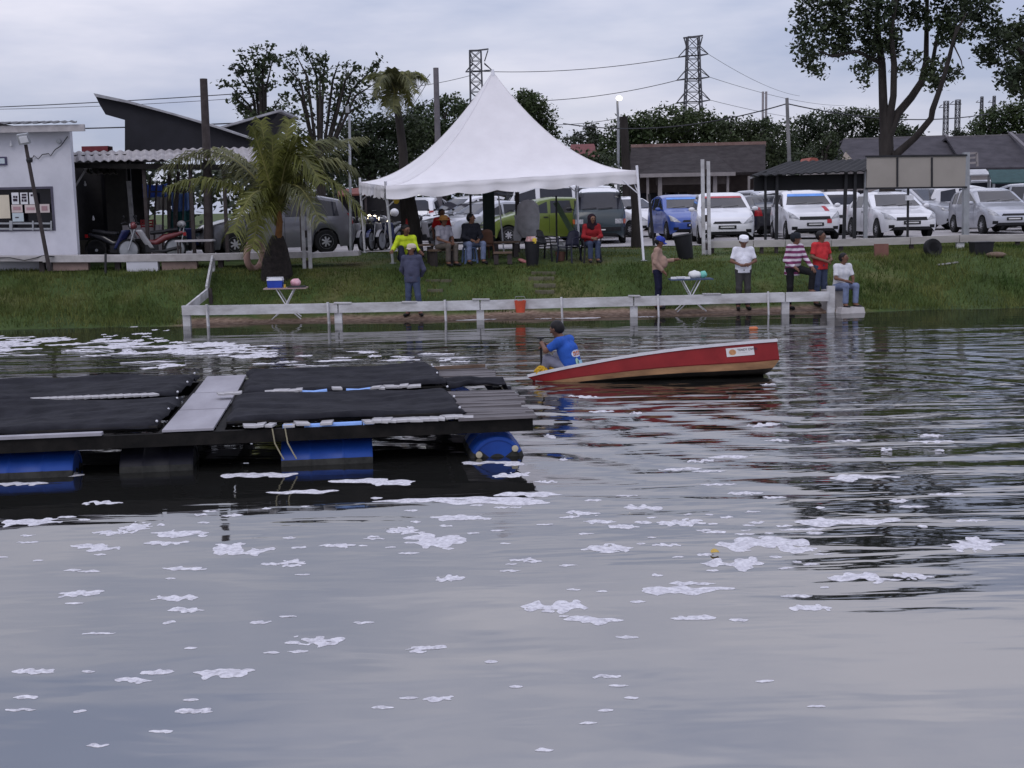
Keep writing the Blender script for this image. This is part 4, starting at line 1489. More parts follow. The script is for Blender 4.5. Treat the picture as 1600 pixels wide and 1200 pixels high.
a, b = at(1285, 292, YS + 1.0), at(1330, 291, YS + 1.0)
MB().bar(a, b, 0.04, 0.07).build('blue_strip', M('dark blue strip', (0.02, 0.025, 0.16), 0.5), shl, world=True)
for x0, x1 in ((1214, 1213), (1196, 1196), (1322, 1318), (1336, 1335)):
    t = at(x0, 268, YS + 0.3); b = at(x1, 376, YS + 0.3)
    MB().bar(t, Vector((b.x, b.y, 1.2)), 0.085 if x0 != 1196 else 0.06, 0.085, up=(0, 1, 0)).build('post', dark_metal, shl, world=True)
# ---- beige signboard frame
sb = empty('signboard', at(1430, 380, 36.2), 0, 'beige three-panel blank signboard on steel posts', 'signboard')
YG = 36.2
xs_ = [(1354, 1401), (1403, 1455), (1457, 1508)]
beige = M('beige board', (0.29, 0.265, 0.24), 0.8, var=0.06, scale=1.5)
for x0, x1 in xs_:
    a, b = at(x0, 246, YG), at(x1, 292, YG)
    y0 = 246 - (x0 - 1354) * 0.015
    A, B = at(x0 + 0.4, y0, YG), at(x1 - 0.4, 292.5 - (x0 - 1354) * 0.008, YG)
    MB().box(((A.x + B.x) / 2, YG, (A.z + B.z) / 2), (B.x - A.x, 0.05, A.z - B.z)).build('panel', beige, sb, world=True)
for y in (244, 294):
    a, b = at(1352, y + 0.5, YG - 0.03), at(1511, y - 1.5, YG - 0.03)
    MB().bar(a, b, 0.05, 0.05).build('frame_bar', dark_metal, sb, world=True)
for x in (1402, 1456):
    a, b = at(x, 246, YG - 0.035), at(x, 292, YG - 0.035)
    MB().bar(a, b, 0.05, 0.03, up=(0, 1, 0)).build('frame_bar', dark_metal, sb, world=True)
for x, w in ((1353, 0.10), (1419, 0.055), (1509.5, 0.16)):
    t = at(x, 238 if x > 1500 else (268 if x < 1360 else 292), YG + 0.08); b = at(x - 1, 378, YG + 0.08)
    MB().bar(t, Vector((b.x, b.y, 1.2)), w, w, up=(0, 1, 0)).build('post', grey_metal if x != 1419 else dark_metal, sb, world=True)
a = at(1421, 309, YG - 0.05)
MB().box(a, (0.20, 0.12, 0.14)).build('box', white_metal, sb, world=True)

# ---- steps cut into the bank
st = empty('bank_steps', onground(850, 445), 0, 'worn timber-edged steps cut into the grass bank below the tent', 'steps')
for (x0, x1, y) in ((830, 868, 428), (826, 866, 436), (834, 868, 447), (836, 866, 457)):
    a, b = onground(x0, y), onground(x1, y)
    mb = MB().bar(a + Vector((0, 0.0, 0.01)), b + Vector((0, 0.0, 0.01)), 0.16, 0.09)
    mb.build('step', M('worn earth step', (0.075, 0.07, 0.045), 0.9, col2=(0.15, 0.14, 0.10)), st, world=True)
st2 = empty('bank_steps', onground(690, 440), 0, 'faint grown-over steps in the grass beside the man in blue', 'steps')
for (x0, x1, y) in ((666, 706, 439), (668, 692, 454)):
    a, b = onground(x0, y), onground(x1, y)
    MB().bar(a + Vector((0, 0.0, 0.0)), b + Vector((0, 0.0, 0.0)), 0.14, 0.07).build('step', MATS['worn earth step'], st2, world=True)
# ================================================================== vehicles
car_glass = M('car window glass', (0.024, 0.025, 0.033), 0.06, var=0.15, spec=0.35)
lamp_clear = M('clear lamp lens', (0.16, 0.165, 0.18), 0.15, col2=(0.42, 0.42, 0.44), scale=14, spec=0.8)
tail_red = M('red tail lamp', (0.25, 0.012, 0.015), 0.2, var=0.15)
grille_black = M('black grille', (0.010, 0.010, 0.012), 0.4, var=0.2)
alloy = M('silver alloy', (0.42, 0.42, 0.44), 0.35, metal=0.5, var=0.1)
plate_black = M('black number plate', (0.012, 0.012, 0.014), 0.4)
plate_white = M('white plate characters', (0.6, 0.6, 0.6), 0.5)
PROF = {   # distance from the nose, height of the body there; belt height; arches; panes
    'hatch': dict(L=3.85, W=1.68, prof=[(0, 0.55), (0.05, 0.66), (0.16, 0.76), (0.55, 0.90), (0.95, 1.00), (1.15, 1.08), (1.80, 1.44), (2.3, 1.52), (3.0, 1.50), (3.45, 1.41), (3.70, 1.05), (3.80, 0.85), (3.85, 0.6)],
                  belt=0.95, wr=0.29, ax=(0.70, 3.18), ws=((1.02, 0.69, 1.05), (1.70, 0.55, 1.40)), side=[(1.28, 2.05), (2.15, 2.90), (2.98, 3.35)], grille='thin'),
    'mini': dict(L=3.70, W=1.66, prof=[(0, 0.56), (0.05, 0.70), (0.18, 0.84), (0.60, 0.97), (0.95, 1.04), (1.15, 1.12), (1.70, 1.46), (2.2, 1.54), (2.9, 1.53), (3.40, 1.44), (3.60, 1.05), (3.66, 0.85), (3.70, 0.6)],
                 belt=0.99, wr=0.285, ax=(0.66, 3.05), ws=((0.98, 0.69, 1.09), (1.62, 0.56, 1.43)), side=[(1.25, 1.98), (2.06, 2.75), (2.83, 3.25)], grille='wide'),
    'sedan': dict(L=4.45, W=1.72, prof=[(0, 0.55), (0.05, 0.66), (0.18, 0.76), (0.7, 0.88), (1.15, 0.95), (1.32, 1.02), (2.0, 1.38), (2.5, 1.45), (3.1, 1.42), (3.75, 1.10), (4.2, 1.04), (4.40, 0.95), (4.45, 0.6)],
                  belt=0.92, wr=0.30, ax=(0.84, 3.45), ws=((1.24, 0.70, 0.99), (1.92, 0.55, 1.35)), side=[(1.50, 2.25), (2.33, 3.05), (3.12, 3.50)], grille='wide'),
    'suv': dict(L=4.35, W=1.76, prof=[(0, 0.60), (0.05, 0.74), (0.18, 0.88), (0.7, 1.02), (1.05, 1.08), (1.22, 1.16), (1.9, 1.58), (2.4, 1.68), (3.4, 1.66), (3.95, 1.55), (4.22, 1.12), (4.3, 0.95), (4.35, 0.65)],
                belt=1.03, wr=0.34, ax=(0.84, 3.45), ws=((1.10, 0.72, 1.12), (1.84, 0.58, 1.56)), side=[(1.40, 2.20), (2.28, 3.10), (3.18, 3.85)], grille='wide'),
    'van': dict(L=4.45, W=1.69, prof=[(0, 0.60), (0.04, 0.86), (0.10, 1.06), (0.16, 1.18), (0.24, 1.26), (0.62, 1.80), (0.8, 1.90), (1.4, 1.96), (3.5, 1.96), (4.2, 1.90), (4.38, 1.20), (4.42, 0.95), (4.45, 0.6)],
                belt=1.16, wr=0.30, ax=(0.75, 3.25), ws=((0.17, 0.74, 1.20), (0.60, 0.66, 1.76)), side=[(0.55, 1.35), (1.5, 2.7), (2.8, 4.0)], grille='none'),
}


def make_car(kind, paint, label, px, py_ignored, Y, deg, group='cars parked in the car park', X=None, extra=None, roof_mat=None, zoff=0.0, name='parked_car', cat='car'):
    S = PROF[kind]
    L, W, belt = S['L'], S['W'], S['belt']
    hw = W / 2
    g = 1.33
    xx = at(px, 330, Y).x if X is None else X
    root = empty(name, (xx, Y, g + zoff), R(deg), label, cat, group)
    px_, pz_ = [p[0] for p in S['prof']], [p[1] for p in S['prof']]
    ys = sorted(set([round(v, 3) for v in list(np.linspace(0, L, 64)) + [0.03, 0.07, 0.12, L - 0.03, L - 0.07]]))
    rows = []
    for y in ys:
        zt = float(np.interp(y, px_, pz_))
        tw = float(np.interp(y, [0, 0.04, 0.12, 0.3, 0.6, L - 0.6, L - 0.25, L - 0.08, L], [0.70, 0.82, 0.90, 0.965, 1.0, 1.0, 0.97, 0.90, 0.80]))
        zl = float(np.interp(y, [0, 0.06, 0.2, L - 0.2, L - 0.06, L], [0.34, 0.25, 0.20, 0.20, 0.27, 0.38]))
        for a in S['ax']:
            ra = S['wr'] + 0.055
            if abs(y - a) < ra:
                zl = max(zl, S['wr'] + math.sqrt(ra * ra - (y - a) ** 2))
        zb = min(belt, zt - 0.05)
        zl = min(zl, zb - 0.08)
        w = hw * tw
        zr = max(zb + 0.02, zt - 0.06)
        xr_ = w * 0.965 - 0.30 * max(0, zr - zb - 0.03)
        if zt - zb < 0.12:
            xr_ = w * 0.93
        row = [(w * 0.95, zl), (w * 0.995, zl + (zb - zl) * 0.3), (w, zl + (zb - zl) * 0.62), (w * 0.985, zl + (zb - zl) * 0.82), (w * 0.965, zb), (xr_, zr), (xr_ * 0.86, zt - 0.018), (xr_ * 0.5, zt - 0.002), (0.0, zt)]
        yy = y - L / 2
        full = [(x, yy, z) for x, z in row] + [(-x, yy, z) for x, z in reversed(row[:-1])]
        rows.append(full)
    n = len(rows[0])
    mb = MB()
    mb.add([p for r in rows for p in r], [(i * n + j, (i + 1) * n + j, (i + 1) * n + j + 1, i * n + j + 1) for i in range(len(rows) - 1) for j in range(n - 1)])
    for r0 in (0, (len(rows) - 1) * n):
        for j in range(n // 2):
            k = n - 1 - j
            if k - 1 > j + 1:
                mb.f.append((r0 + j, r0 + j + 1, r0 + k - 1, r0 + k)); mb.m.append(0)
            else:
                mb.f.append((r0 + j, r0 + j + 1, r0 + k)); mb.m.append(0)
    if roof_mat is not None:
        for i, f in enumerate(mb.f):
            if min(mb.v[k][2] for k in f) > belt + 0.62:
                mb.m[i] = 1
    body = mb.build('body', [paint] + ([roof_mat] if roof_mat else []), root, smooth=32)
    bvh = BVHTree.FromPolygons([Vector(v) for v in mb.v], mb.f)
    # under-body and wheel wells
    mb = MB()
    mb.box((0, 0, 0.42), (W * 0.86, L * 0.90, 0.34))
    mb.build('underbody', rubber, root)

    def patch(c4, view, mat, name, parent=None, off=0.008, nu=8, nv=5):
        """quad c4 in view coordinates thrown onto the body"""
        mbp = MB()
        pts = []
        for i in range(nu + 1):
            for j in range(nv + 1):
                u, v = i / nu, j / nv
                a = [c4[0][k] * (1 - u) + c4[1][k] * u for k in (0, 1)]
                b = [c4[3][k] * (1 - u) + c4[2][k] * u for k in (0, 1)]
                p = [a[k] * (1 - v) + b[k] * v for k in (0, 1)]
                if view == 'front':
                    o_, d_ = Vector((p[0], -L, p[1])), Vector((0, 1, 0))
                elif view == 'rear':
                    o_, d_ = Vector((p[0], L, p[1])), Vector((0, -1, 0))
                elif view == 'top':
                    o_, d_ = Vector((p[0], p[1], 4)), Vector((0, 0, -1))
                else:
                    sgn = 1 if view == 'right' else -1
                    o_, d_ = Vector((sgn * 3, p[0], p[1])), Vector((-sgn, 0, 0))
                hit, nn, _, _ = bvh.ray_cast(o_, d_)
                if hit is None:
                    hit = o_ + d_ * (3 - hw if view in ('left', 'right') else L / 2)
                    nn = -d_
                if nn.dot(d_) > 0:
                    nn = -nn
                pts.append(hit + nn * off)
        fs = [(i * (nv + 1) + j, (i + 1) * (nv + 1) + j, (i + 1) * (nv + 1) + j + 1, i * (nv + 1) + j + 1) for i in range(nu) for j in range(nv)]
        mbp.add(pts, fs)
        return mbp.build(name, mat, parent or root, smooth=180)
    h0, h1 = S['ws'][0], S['ws'][1]
    hood_z = float(np.interp(0.16, px_, pz_))
    van = kind == 'van'
    patch([(-h0[1], h0[2]), (h0[1], h0[2]), (h1[1], h1[2]), (-h1[1], h1[2])], 'front', car_glass, 'windscreen', nu=12, nv=8)
    zr_ = max(pz_)
    rb = belt + 0.10
    patch([(-hw * 0.72, rb), (hw * 0.72, rb), (hw * 0.60, zr_ - 0.13), (-hw * 0.60, zr_ - 0.13)], 'rear', car_glass, 'rear_window')
    for sd in ('left', 'right'):
        for (y0, y1) in S['side']:
            def rf(y):
                return float(np.interp(y, px_, pz_)) - 0.115
            a, b = y0, y1
            c4 = [(a - L / 2, belt + 0.035), (b - L / 2, belt + 0.035), (b - L / 2 - (0.05 if b > L * 0.7 else 0), max(belt + 0.1, rf(b))), (a - L / 2 + 0.02, max(belt + 0.07, rf(a + 0.02)))]
            patch(c4, sd, car_glass, 'side_window')
        for y in (S['side'][0][0] + 0.05, S['side'][0][1] + 0.04, S['side'][1][1] + 0.02):
            patch([(y - L / 2, 0.32), (y - L / 2 + 0.012, 0.32), (y - L / 2 + 0.012, belt), (y - L / 2, belt)], sd, rubber, 'door_gap', off=0.003, nu=1, nv=6)
        yh = S['side'][0][1] - 0.15 - L / 2
        patch([(yh, belt - 0.12), (yh + 0.16, belt - 0.12), (yh + 0.16, belt - 0.085), (yh, belt - 0.085)], sd, dark_metal, 'door_handle', off=0.02, nu=2, nv=1)
    for sg in (-1, 1):
        zz_ = hood_z - 0.03
        if van:
            patch([(sg * 0.50, 0.70), (sg * 0.74, 0.70), (sg * 0.74, 0.86), (sg * 0.50, 0.86)], 'front', lamp_clear, 'headlamp', off=0.012)
            patch([(sg * 0.755, 0.70), (sg * 0.83, 0.70), (sg * 0.83, 0.86), (sg * 0.755, 0.86)], 'front', M('orange lamp', (0.5, 0.10, 0.03), 0.3), 'indicator', off=0.012, nu=3, nv=3)
        else:
            patch([(sg * 0.46, zz_ - 0.15), (sg * hw * 0.91, zz_ - 0.10), (sg * hw * 0.93, zz_ + 0.10), (sg * 0.62, zz_ + 0.00)], 'front', lamp_clear, 'headlamp', off=0.010)
            patch([(sg * 0.54, 0.33), (sg * 0.70, 0.33), (sg * 0.70, 0.43), (sg * 0.54, 0.43)], 'front', grille_black, 'fog_lamp', off=0.008, nu=3, nv=3)
        patch([(sg * (hw * 0.66), belt - 0.20), (sg * hw * 0.93, belt - 0.20), (sg * hw * 0.90, belt + 0.10), (sg * (hw * 0.72), belt + 0.10)], 'rear', tail_red, 'tail_lamp', off=0.012)
        m_ = MB()
        ym = S['side'][0][0] - L / 2 + 0.02
        m_.ball((sg * (hw + 0.11), ym, belt + 0.07), 0.095, 10, 6, sq=(1.05, 0.6, 0.72))
        m_.bar((sg * (hw - 0.05), ym + 0.02, belt + 0.03), (sg * (hw + 0.08), ym, belt + 0.05), 0.04)
        m_.build('mirror', paint if not van else black_plastic, root, smooth=60)
    if S['grille'] == 'thin':
        patch([(-0.42, hood_z - 0.17), (0.42, hood_z - 0.17), (0.36, hood_z - 0.10), (-0.36, hood_z - 0.10)], 'front', grille_black, 'grille', off=0.008)
    elif S['grille'] == 'wide':
        patch([(-0.48, hood_z - 0.19), (0.48, hood_z - 0.19), (0.46, hood_z - 0.09), (-0.46, hood_z - 0.09)], 'front', grille_black, 'grille', off=0.008)
    patch([(-0.60, 0.28), (0.60, 0.28), (0.52, 0.37), (-0.52, 0.37)], 'front', grille_black, 'bumper_intake', off=0.006)
    if van:
        patch([(-0.80, 0.45), (0.80, 0.45), (0.80, 0.58), (-0.80, 0.58)], 'front', black_plastic, 'bumper', off=0.05)
    pl = patch([(-0.26, 0.44), (0.26, 0.44), (0.26, 0.545), (-0.26, 0.545)], 'front', plate_black, 'number_plate', off=0.07 if van else 0.02, nu=3, nv=2)
    patch([(-0.20, 0.475), (0.20, 0.475), (0.20, 0.515), (-0.20, 0.515)], 'front', plate_white, 'plate_characters', pl, off=0.074 if van else 0.024, nu=1, nv=1)
    patch([(-0.26, 0.60), (0.26, 0.60), (0.26, 0.70), (-0.26, 0.70)], 'rear', plate_black, 'number_plate', off=0.015, nu=3, nv=2)
    wp = MB()
    for sg in (-0.28, 0.22):
        wp.bar((sg - 0.25, h0[0] - L / 2 - 0.02 - 0.0, h0[2] + 0.015), (sg + 0.2, h0[0] - L / 2 + 0.02, h0[2] + 0.06), 0.02, 0.015)
    wp.build('wiper', rubber, root)
    # wheels
    wr = S['wr']
    for y in S['ax']:
        for sg in (-1, 1):
            t = MB()
            t.lathe([(wr * 0.62, -0.085), (wr * 0.9, -0.095), (wr, -0.07), (wr, 0.07), (wr * 0.9, 0.095), (wr * 0.62, 0.085)], (0, 0, 0), 22, axis='X')
            wo = t.build('wheel', rubber, root, smooth=40)
            wo.location = (sg * (hw - 0.10), y - L / 2, wr)
            rm = MB()
            o_ = sg * 0.080
            rm.lathe([(wr * 0.62, o_ - sg * 0.05), (wr * 0.66, o_), (wr * 0.60, o_ + sg * 0.006), (wr * 0.57, o_ - sg * 0.03)], (0, 0, 0), 22, axis='X')
            rm.lathe([(0.001, o_ + sg * 0.008), (wr * 0.16, o_ + sg * 0.006), (wr * 0.18, o_ - sg * 0.03)], (0, 0, 0), 10, axis='X')
            for k in range(7):
                an = 2 * math.pi * k / 7
                d = Vector((0, math.cos(an), math.sin(an)))
                rm.bar(d * (wr * 0.12) + Vector((o_, 0, 0)), d * (wr * 0.6) + Vector((o_ - sg * 0.008, 0, 0)), 0.045, 0.02, up=(1, 0, 0))
            rm.build('rim', alloy, wo, smooth=40)
    if extra:
        extra(root, patch, S)
    return root


def paint(name, col, rough=0.30, metal=0.0, var=0.05):
    return M(name, col, rough, var=var, scale=2, coat=0.6, metal=metal)


P_WHITE = paint('white car paint', (0.66, 0.66, 0.69))
P_SILV = paint('silver car paint', (0.40, 0.41, 0.45), 0.3, 0.35)
P_GREY = paint('grey car paint', (0.15, 0.15, 0.17), 0.3, 0.3)
P_BLUE = paint('blue car paint', (0.035, 0.075, 0.30))
P_GREEN = paint('lime car paint', (0.12, 0.16, 0.025))
P_VAN = paint('dark blue green van paint', (0.022, 0.036, 0.045), 0.4)
P_BLK = paint('black car paint', (0.014, 0.014, 0.018))
sun_red = M('red sun strip', (0.36, 0.05, 0.06), 0.4)
sun_blue = M('blue sun strip', (0.10, 0.25, 0.62), 0.4)


def strip(mat, w0, w1, z0, z1):
    return lambda root, patch, S: patch([(-w0, z0), (w0, z0), (w1, z1), (-w1, z1)], 'front', mat, 'sun_strip', off=0.014, nu=10, nv=2)


def ex_mini(root, patch, S):
    strip(sun_blue, 0.60, 0.565, 1.345, 1.425)(root, patch, S)
    patch([(0.36, -S['L'] / 2 + 0.35), (0.50, -S['L'] / 2 + 0.35), (0.48, -S['L'] / 2 + 0.95), (0.36, -S['L'] / 2 + 0.95)], 'top', M('red hood stripe', (0.36, 0.03, 0.04), 0.4), 'hood_stripe', off=0.006, nu=2, nv=6)
    patch([(0.36, 0.52), (0.50, 0.52), (0.50, 0.64), (0.36, 0.64)], 'front', MATS['red hood stripe'], 'hood_stripe', off=0.012, nu=2, nv=3)


make_car('hatch', P_WHITE, 'small white hatchback facing the pond with a red sun strip', 1127, 0, 39.7, -4, extra=strip(sun_red, 0.585, 0.555, 1.34, 1.395))
make_car('mini', P_WHITE, 'white hatchback with blue sun strip and red bonnet stripe', 1256, 0, 41.4, -2, extra=ex_mini)
make_car('sedan', P_WHITE, 'white saloon car behind the beige signboard posts', 1388, 0, 41.3, 2)
make_car('hatch', P_SILV, 'silver hatchback nosing out beside the thick signboard post', 1548, 0, 44.0, 2, zoff=0.0)
make_car('suv', P_WHITE, 'large white vehicle with alloy wheel, seen side-on under the signboard', 1518, 0, 51.0, 96)
make_car('hatch', P_BLUE, 'bright blue small car parked beside the white hatchback', 1064, 0, 44.6, 6, extra=strip(sun_blue, 0.585, 0.555, 1.34, 1.395))
make_car('sedan', P_BLK, 'black saloon between the two white hatchbacks, seen from behind', 1180, 0, 46.5, 190)
make_car('hatch', P_GREY, 'dark grey car half hidden between blue car and white hatchback', 1092, 0, 46.8, 18)
make_car('suv', P_SILV, 'silver car roof showing behind the black saloon', 1200, 0, 50.5, 20)
make_car('suv', P_WHITE, 'white vehicle roof standing behind the red-striped hatchback', 1262, 0, 49.5, 70)
make_car('hatch', P_WHITE, 'white hatchback with red tail lamps, back towards the pond', 1306, 0, 46.5, 172)
make_car('van', P_VAN, 'dark blue-green van with white raised roof facing the pond', 936, 0, 42.7, -4, roof_mat=P_WHITE, name='parked_van', cat='van').scale = (1, 1, 0.9)
make_car('hatch', P_GREEN, 'lime green hatchback seen side-on under the tent', 840, 0, 43.6, -76, roof_mat=None)
make_car('sedan', P_SILV, 'silver saloon nosing left beside the lime green hatchback', 762, 0, 45.0, -52)
make_car('sedan', P_BLK, 'black saloon between white van and silver saloon under the tent', 742, 0, 48.0, -50)
make_car('suv', P_WHITE, 'tall white vehicle behind the black saloon under the tent', 728, 0, 51.0, -52)
make_car('suv', P_WHITE, 'white car with red tail lamp beside the leaning trunk', 668, 0, 53.0, 168)
make_car('van', P_WHITE, 'white van roof showing behind the lime green hatchback', 868, 0, 47.5, -80, name='parked_van', cat='van')
make_car('hatch', P_WHITE, 'white hatchback seen past the van beside the tree post', 982, 0, 49.5, 30)
make_car('suv', P_GREY, 'grey estate car standing behind the palm, nose towards the shed', 428, 0, 37.2, -66)
make_car('suv', P_SILV, 'silver vehicle cut by the picture edge beside the silver hatchback', 1632, 0, 45.5, 14)
make_car('van', P_WHITE, 'white van with long roof behind the silver hatchback', 1560, 0, 57.5, 80, name='parked_van', cat='van')
make_car('suv', P_SILV, 'silver car whose roof shows behind the white saloon', 1432, 0, 51.0, 30)

# ------------------------------------------------------------------ motorcycles
def make_moto(px, Y, deg, col, shield, label, helmet=False):
    """small underbone motorcycle, nose to -Y"""
    root = empty('motorcycle', (at(px, 380, Y).x, Y, 1.33), R(deg), label, 'motorcycle', 'small motorcycles by the shed and tent')
    for y in (-0.60, 0.60):
        t = MB()
        t.lathe([(0.245, -0.03), (0.28, -0.035), (0.295, 0.0), (0.28, 0.035), (0.245, 0.03), (0.245, -0.03)], (0, 0, 0), 22, axis='X')
        w = t.build('wheel', rubber, root, smooth=60)
        w.location = (0, y, 0.295)
        r_ = MB()
        r_.lathe([(0.245, -0.02), (0.225, -0.02), (0.225, 0.02), (0.245, 0.02)], (0, 0, 0), 18, axis='X')
        r_.lathe([(0.04, -0.05), (0.04, 0.05)], (0, 0, 0), 8, axis='X')
        for k in range(6):
            a = 2 * math.pi * k / 6
            d = Vector((0, math.cos(a), math.sin(a)))
            r_.bar(d * 0.03, d * 0.235, 0.018, 0.012, up=(1, 0, 0))
        r_.build('rim', grey_metal, w, smooth=40)
    f = MB()
    f.grid(lambda u, v: Vector(((v - 0.5) * 0.11, -0.60 + 0.34 * math.cos(R(20 + 150 * u)) * -1, 0.295 + 0.335 * math.sin(R(20 + 150 * u)))), 10, 3)
    f.build('front_mudguard', col, root, smooth=180)
    f = MB()
    for sg in (-0.075, 0.075):
        f.tube([(sg, -0.60, 0.30), (sg, -0.47, 0.68), (sg * 0.8, -0.42, 0.84)], 0.020, 8)
    f.build('fork', grey_metal, root, smooth=50)
    s = MB()
    s.grid(lambda u, v: Vector(((v - 0.5) * (0.40 - 0.10 * u), -0.40 + 0.30 * u + 0.16 * (abs(v - 0.5) * 2) ** 2, 0.82 - 0.50 * u)), 10, 8)
    o = s.build('leg_shield', shield, root, smooth=180)
    o.modifiers.new('thickness', 'SOLIDIFY').thickness = 0.015
    b = MB()
    b.tube([(0, -0.36, 0.78), (0, -0.12, 0.50), (0, 0.10, 0.46), (0, 0.35, 0.60), (0, 0.82, 0.72)], [0.06, 0.07, 0.09, 0.10, 0.05], 10)
    b.build('frame', col, root, smooth=60)
    e = MB()
    e.box((0, 0.0, 0.32), (0.22, 0.34, 0.20))
    e.tube([(0.12, 0.0, 0.24), (0.14, 0.3, 0.24), (0.15, 0.75, 0.34)], [0.03, 0.045, 0.05], 8)
    e.build('engine', dark_metal, root, smooth=40)
    e = MB()
    e.grid(lambda u, v: Vector(((v - 0.5) * 0.25 * (1 - 0.3 * u), -0.02 + 0.72 * u, 0.74 + 0.05 * u + 0.04 * math.sin(math.pi * v) + (0.02 if u > 0.55 else 0))), 12, 6)
    o = e.build('seat', black_plastic, root, smooth=180)
    o.modifiers.new('thickness', 'SOLIDIFY').thickness = 0.07
    h = MB()
    h.tube([(-0.34, -0.30, 0.99), (-0.20, -0.36, 1.02), (0, -0.40, 0.95), (0.20, -0.36, 1.02), (0.34, -0.30, 0.99)], 0.016, 8)
    h.build('handlebar', dark_metal, root, smooth=60)
    h = MB()
    h.ball((0, -0.44, 0.93), 0.13, 12, 8, sq=(1.1, 0.75, 0.8))
    hc = h.build('headlamp_cowl', col, root, smooth=180)
    h = MB()
    h.ball((0, -0.525, 0.925), 0.075, 10, 6, sq=(1.2, 0.4, 0.9))
    h.build('headlamp', lamp_clear, hc, smooth=180)
    for sg in (-1, 1):
        m_ = MB()
        m_.tube([(sg * 0.25, -0.35, 1.01), (sg * 0.30, -0.36, 1.14)], 0.007, 5)
        m_.ball((sg * 0.30, -0.36, 1.17), 0.05, 8, 6, sq=(1, 0.3, 0.7))
        m_.build('mirror', black_plastic, root, smooth=60)
    t = MB()
    t.box((0, 0.86, 0.68), (0.12, 0.08, 0.09))
    t.build('tail_lamp', tail_red, root)
    m = MB()
    m.grid(lambda u, v: Vector(((v - 0.5) * 0.12, 0.60 + 0.335 * math.cos(R(120 - 130 * u)), 0.295 + 0.335 * math.sin(R(120 - 130 * u)))), 8, 3)
    m.build('rear_mudguard', black_plastic, root, smooth=180)
    if helmet:
        k = MB()
        k.ball((0.30, -0.28, 1.12), 0.13, 12, 8, sq=(1, 1.1, 0.95))
        k.build('helmet', P_WHITE, root, smooth=180)
    return root


mc_blue, mc_red, mc_white, mc_blk = paint('blue plastic fairing', (0.02, 0.028, 0.10)), paint('red plastic fairing', (0.13, 0.025, 0.028)), paint('white plastic fairing', (0.34, 0.34, 0.36)), P_BLK
make_moto(184, 34.4, -112, mc_blk, mc_blue, 'black motorcycle with blue shield at the shed counter, nose right').rotation_euler[2] = R(80)
make_moto(237, 34.3, -72, mc_red, mc_white, 'red and white motorcycle standing side-on before the counter')
make_moto(303, 36.0, -30, mc_white, mc_blue, 'white motorcycle beside the thick timber pole')
make_moto(556, 38.5, -8, mc_blk, mc_white, 'black covered-looking motorcycle nearest the palm in the row', False)
make_moto(576, 38.9, -14, mc_white, mc_blk, 'white and black motorcycle, second in the row from the palm')
make_moto(592, 39.1, -16, mc_blue, mc_white, 'blue and white motorcycle, third in the row from the palm')
make_moto(610, 39.3, -20, mc_white, mc_blue, 'white motorcycle with helmet hung on it, just behind the tent post', True)
make_moto(664, 40.5, -20, mc_blk, mc_white, 'dark motorcycle beside the leaning trunk under the tent')
make_moto(690, 40.8, 20, mc_white, mc_blk, 'small white motorcycle behind the man in the red shirt')
# four glowing bulbs on a bar, standing in for lit headlights
lb = empty('headlight_stand_in', at(590, 342, 40.2), 0, 'bar of four glowing warm bulbs standing in for lit headlights above the row of motorcycles', 'lights')
a, b = at(568, 335, 40.3), at(612, 344, 40.3)
MB().bar(a, b, 0.05, 0.05).build('bar', dark_metal, lb, world=True)
for x in (571, 614):
    a = at(x, 336 + (x - 571) * 0.2, 40.33)
    MB().bar(a, Vector((a.x, a.y, 1.3)), 0.05, 0.05, up=(0, 1, 0)).build('post', dark_metal, lb, world=True)
for x, y in ((577, 339), (585.5, 340), (594.5, 341.5), (605.5, 343.5)):
    a = at(x, y, 40.15)
    MB().ball(a, 0.072, 10, 8, sq=(1, 0.8, 1.05)).build('bulb', lamp_glow, lb, smooth=180, world=True)
    MB().tube([a + Vector((0, 0.03, 0.05)), a + Vector((0, 0.13, 0.1))], 0.025, 6).build('holder', dark_metal, lb, world=True)
# ================================================================== trees, houses and pylons behind
def leaf_mat(name, c1, c2, isl=0.5, scale=0.35):
    return M(name, c1, 0.62, col2=c2, scale=scale, island=isl, spec=0.3, transl=0.22)


LF_DARK = leaf_mat('dark leaves', (0.020, 0.032, 0.015), (0.050, 0.066, 0.028))
LF_MID = leaf_mat('mid green leaves', (0.026, 0.044, 0.016), (0.060, 0.080, 0.030))
LF_FAR = leaf_mat('far leaves', (0.034, 0.044, 0.030), (0.058, 0.070, 0.045))
BARK = M('dark bark', (0.018, 0.015, 0.014), 0.9, col2=(0.042, 0.036, 0.033), scale=3, bump=0.03, bscale=8, stretch=(1, 1, 0.3))


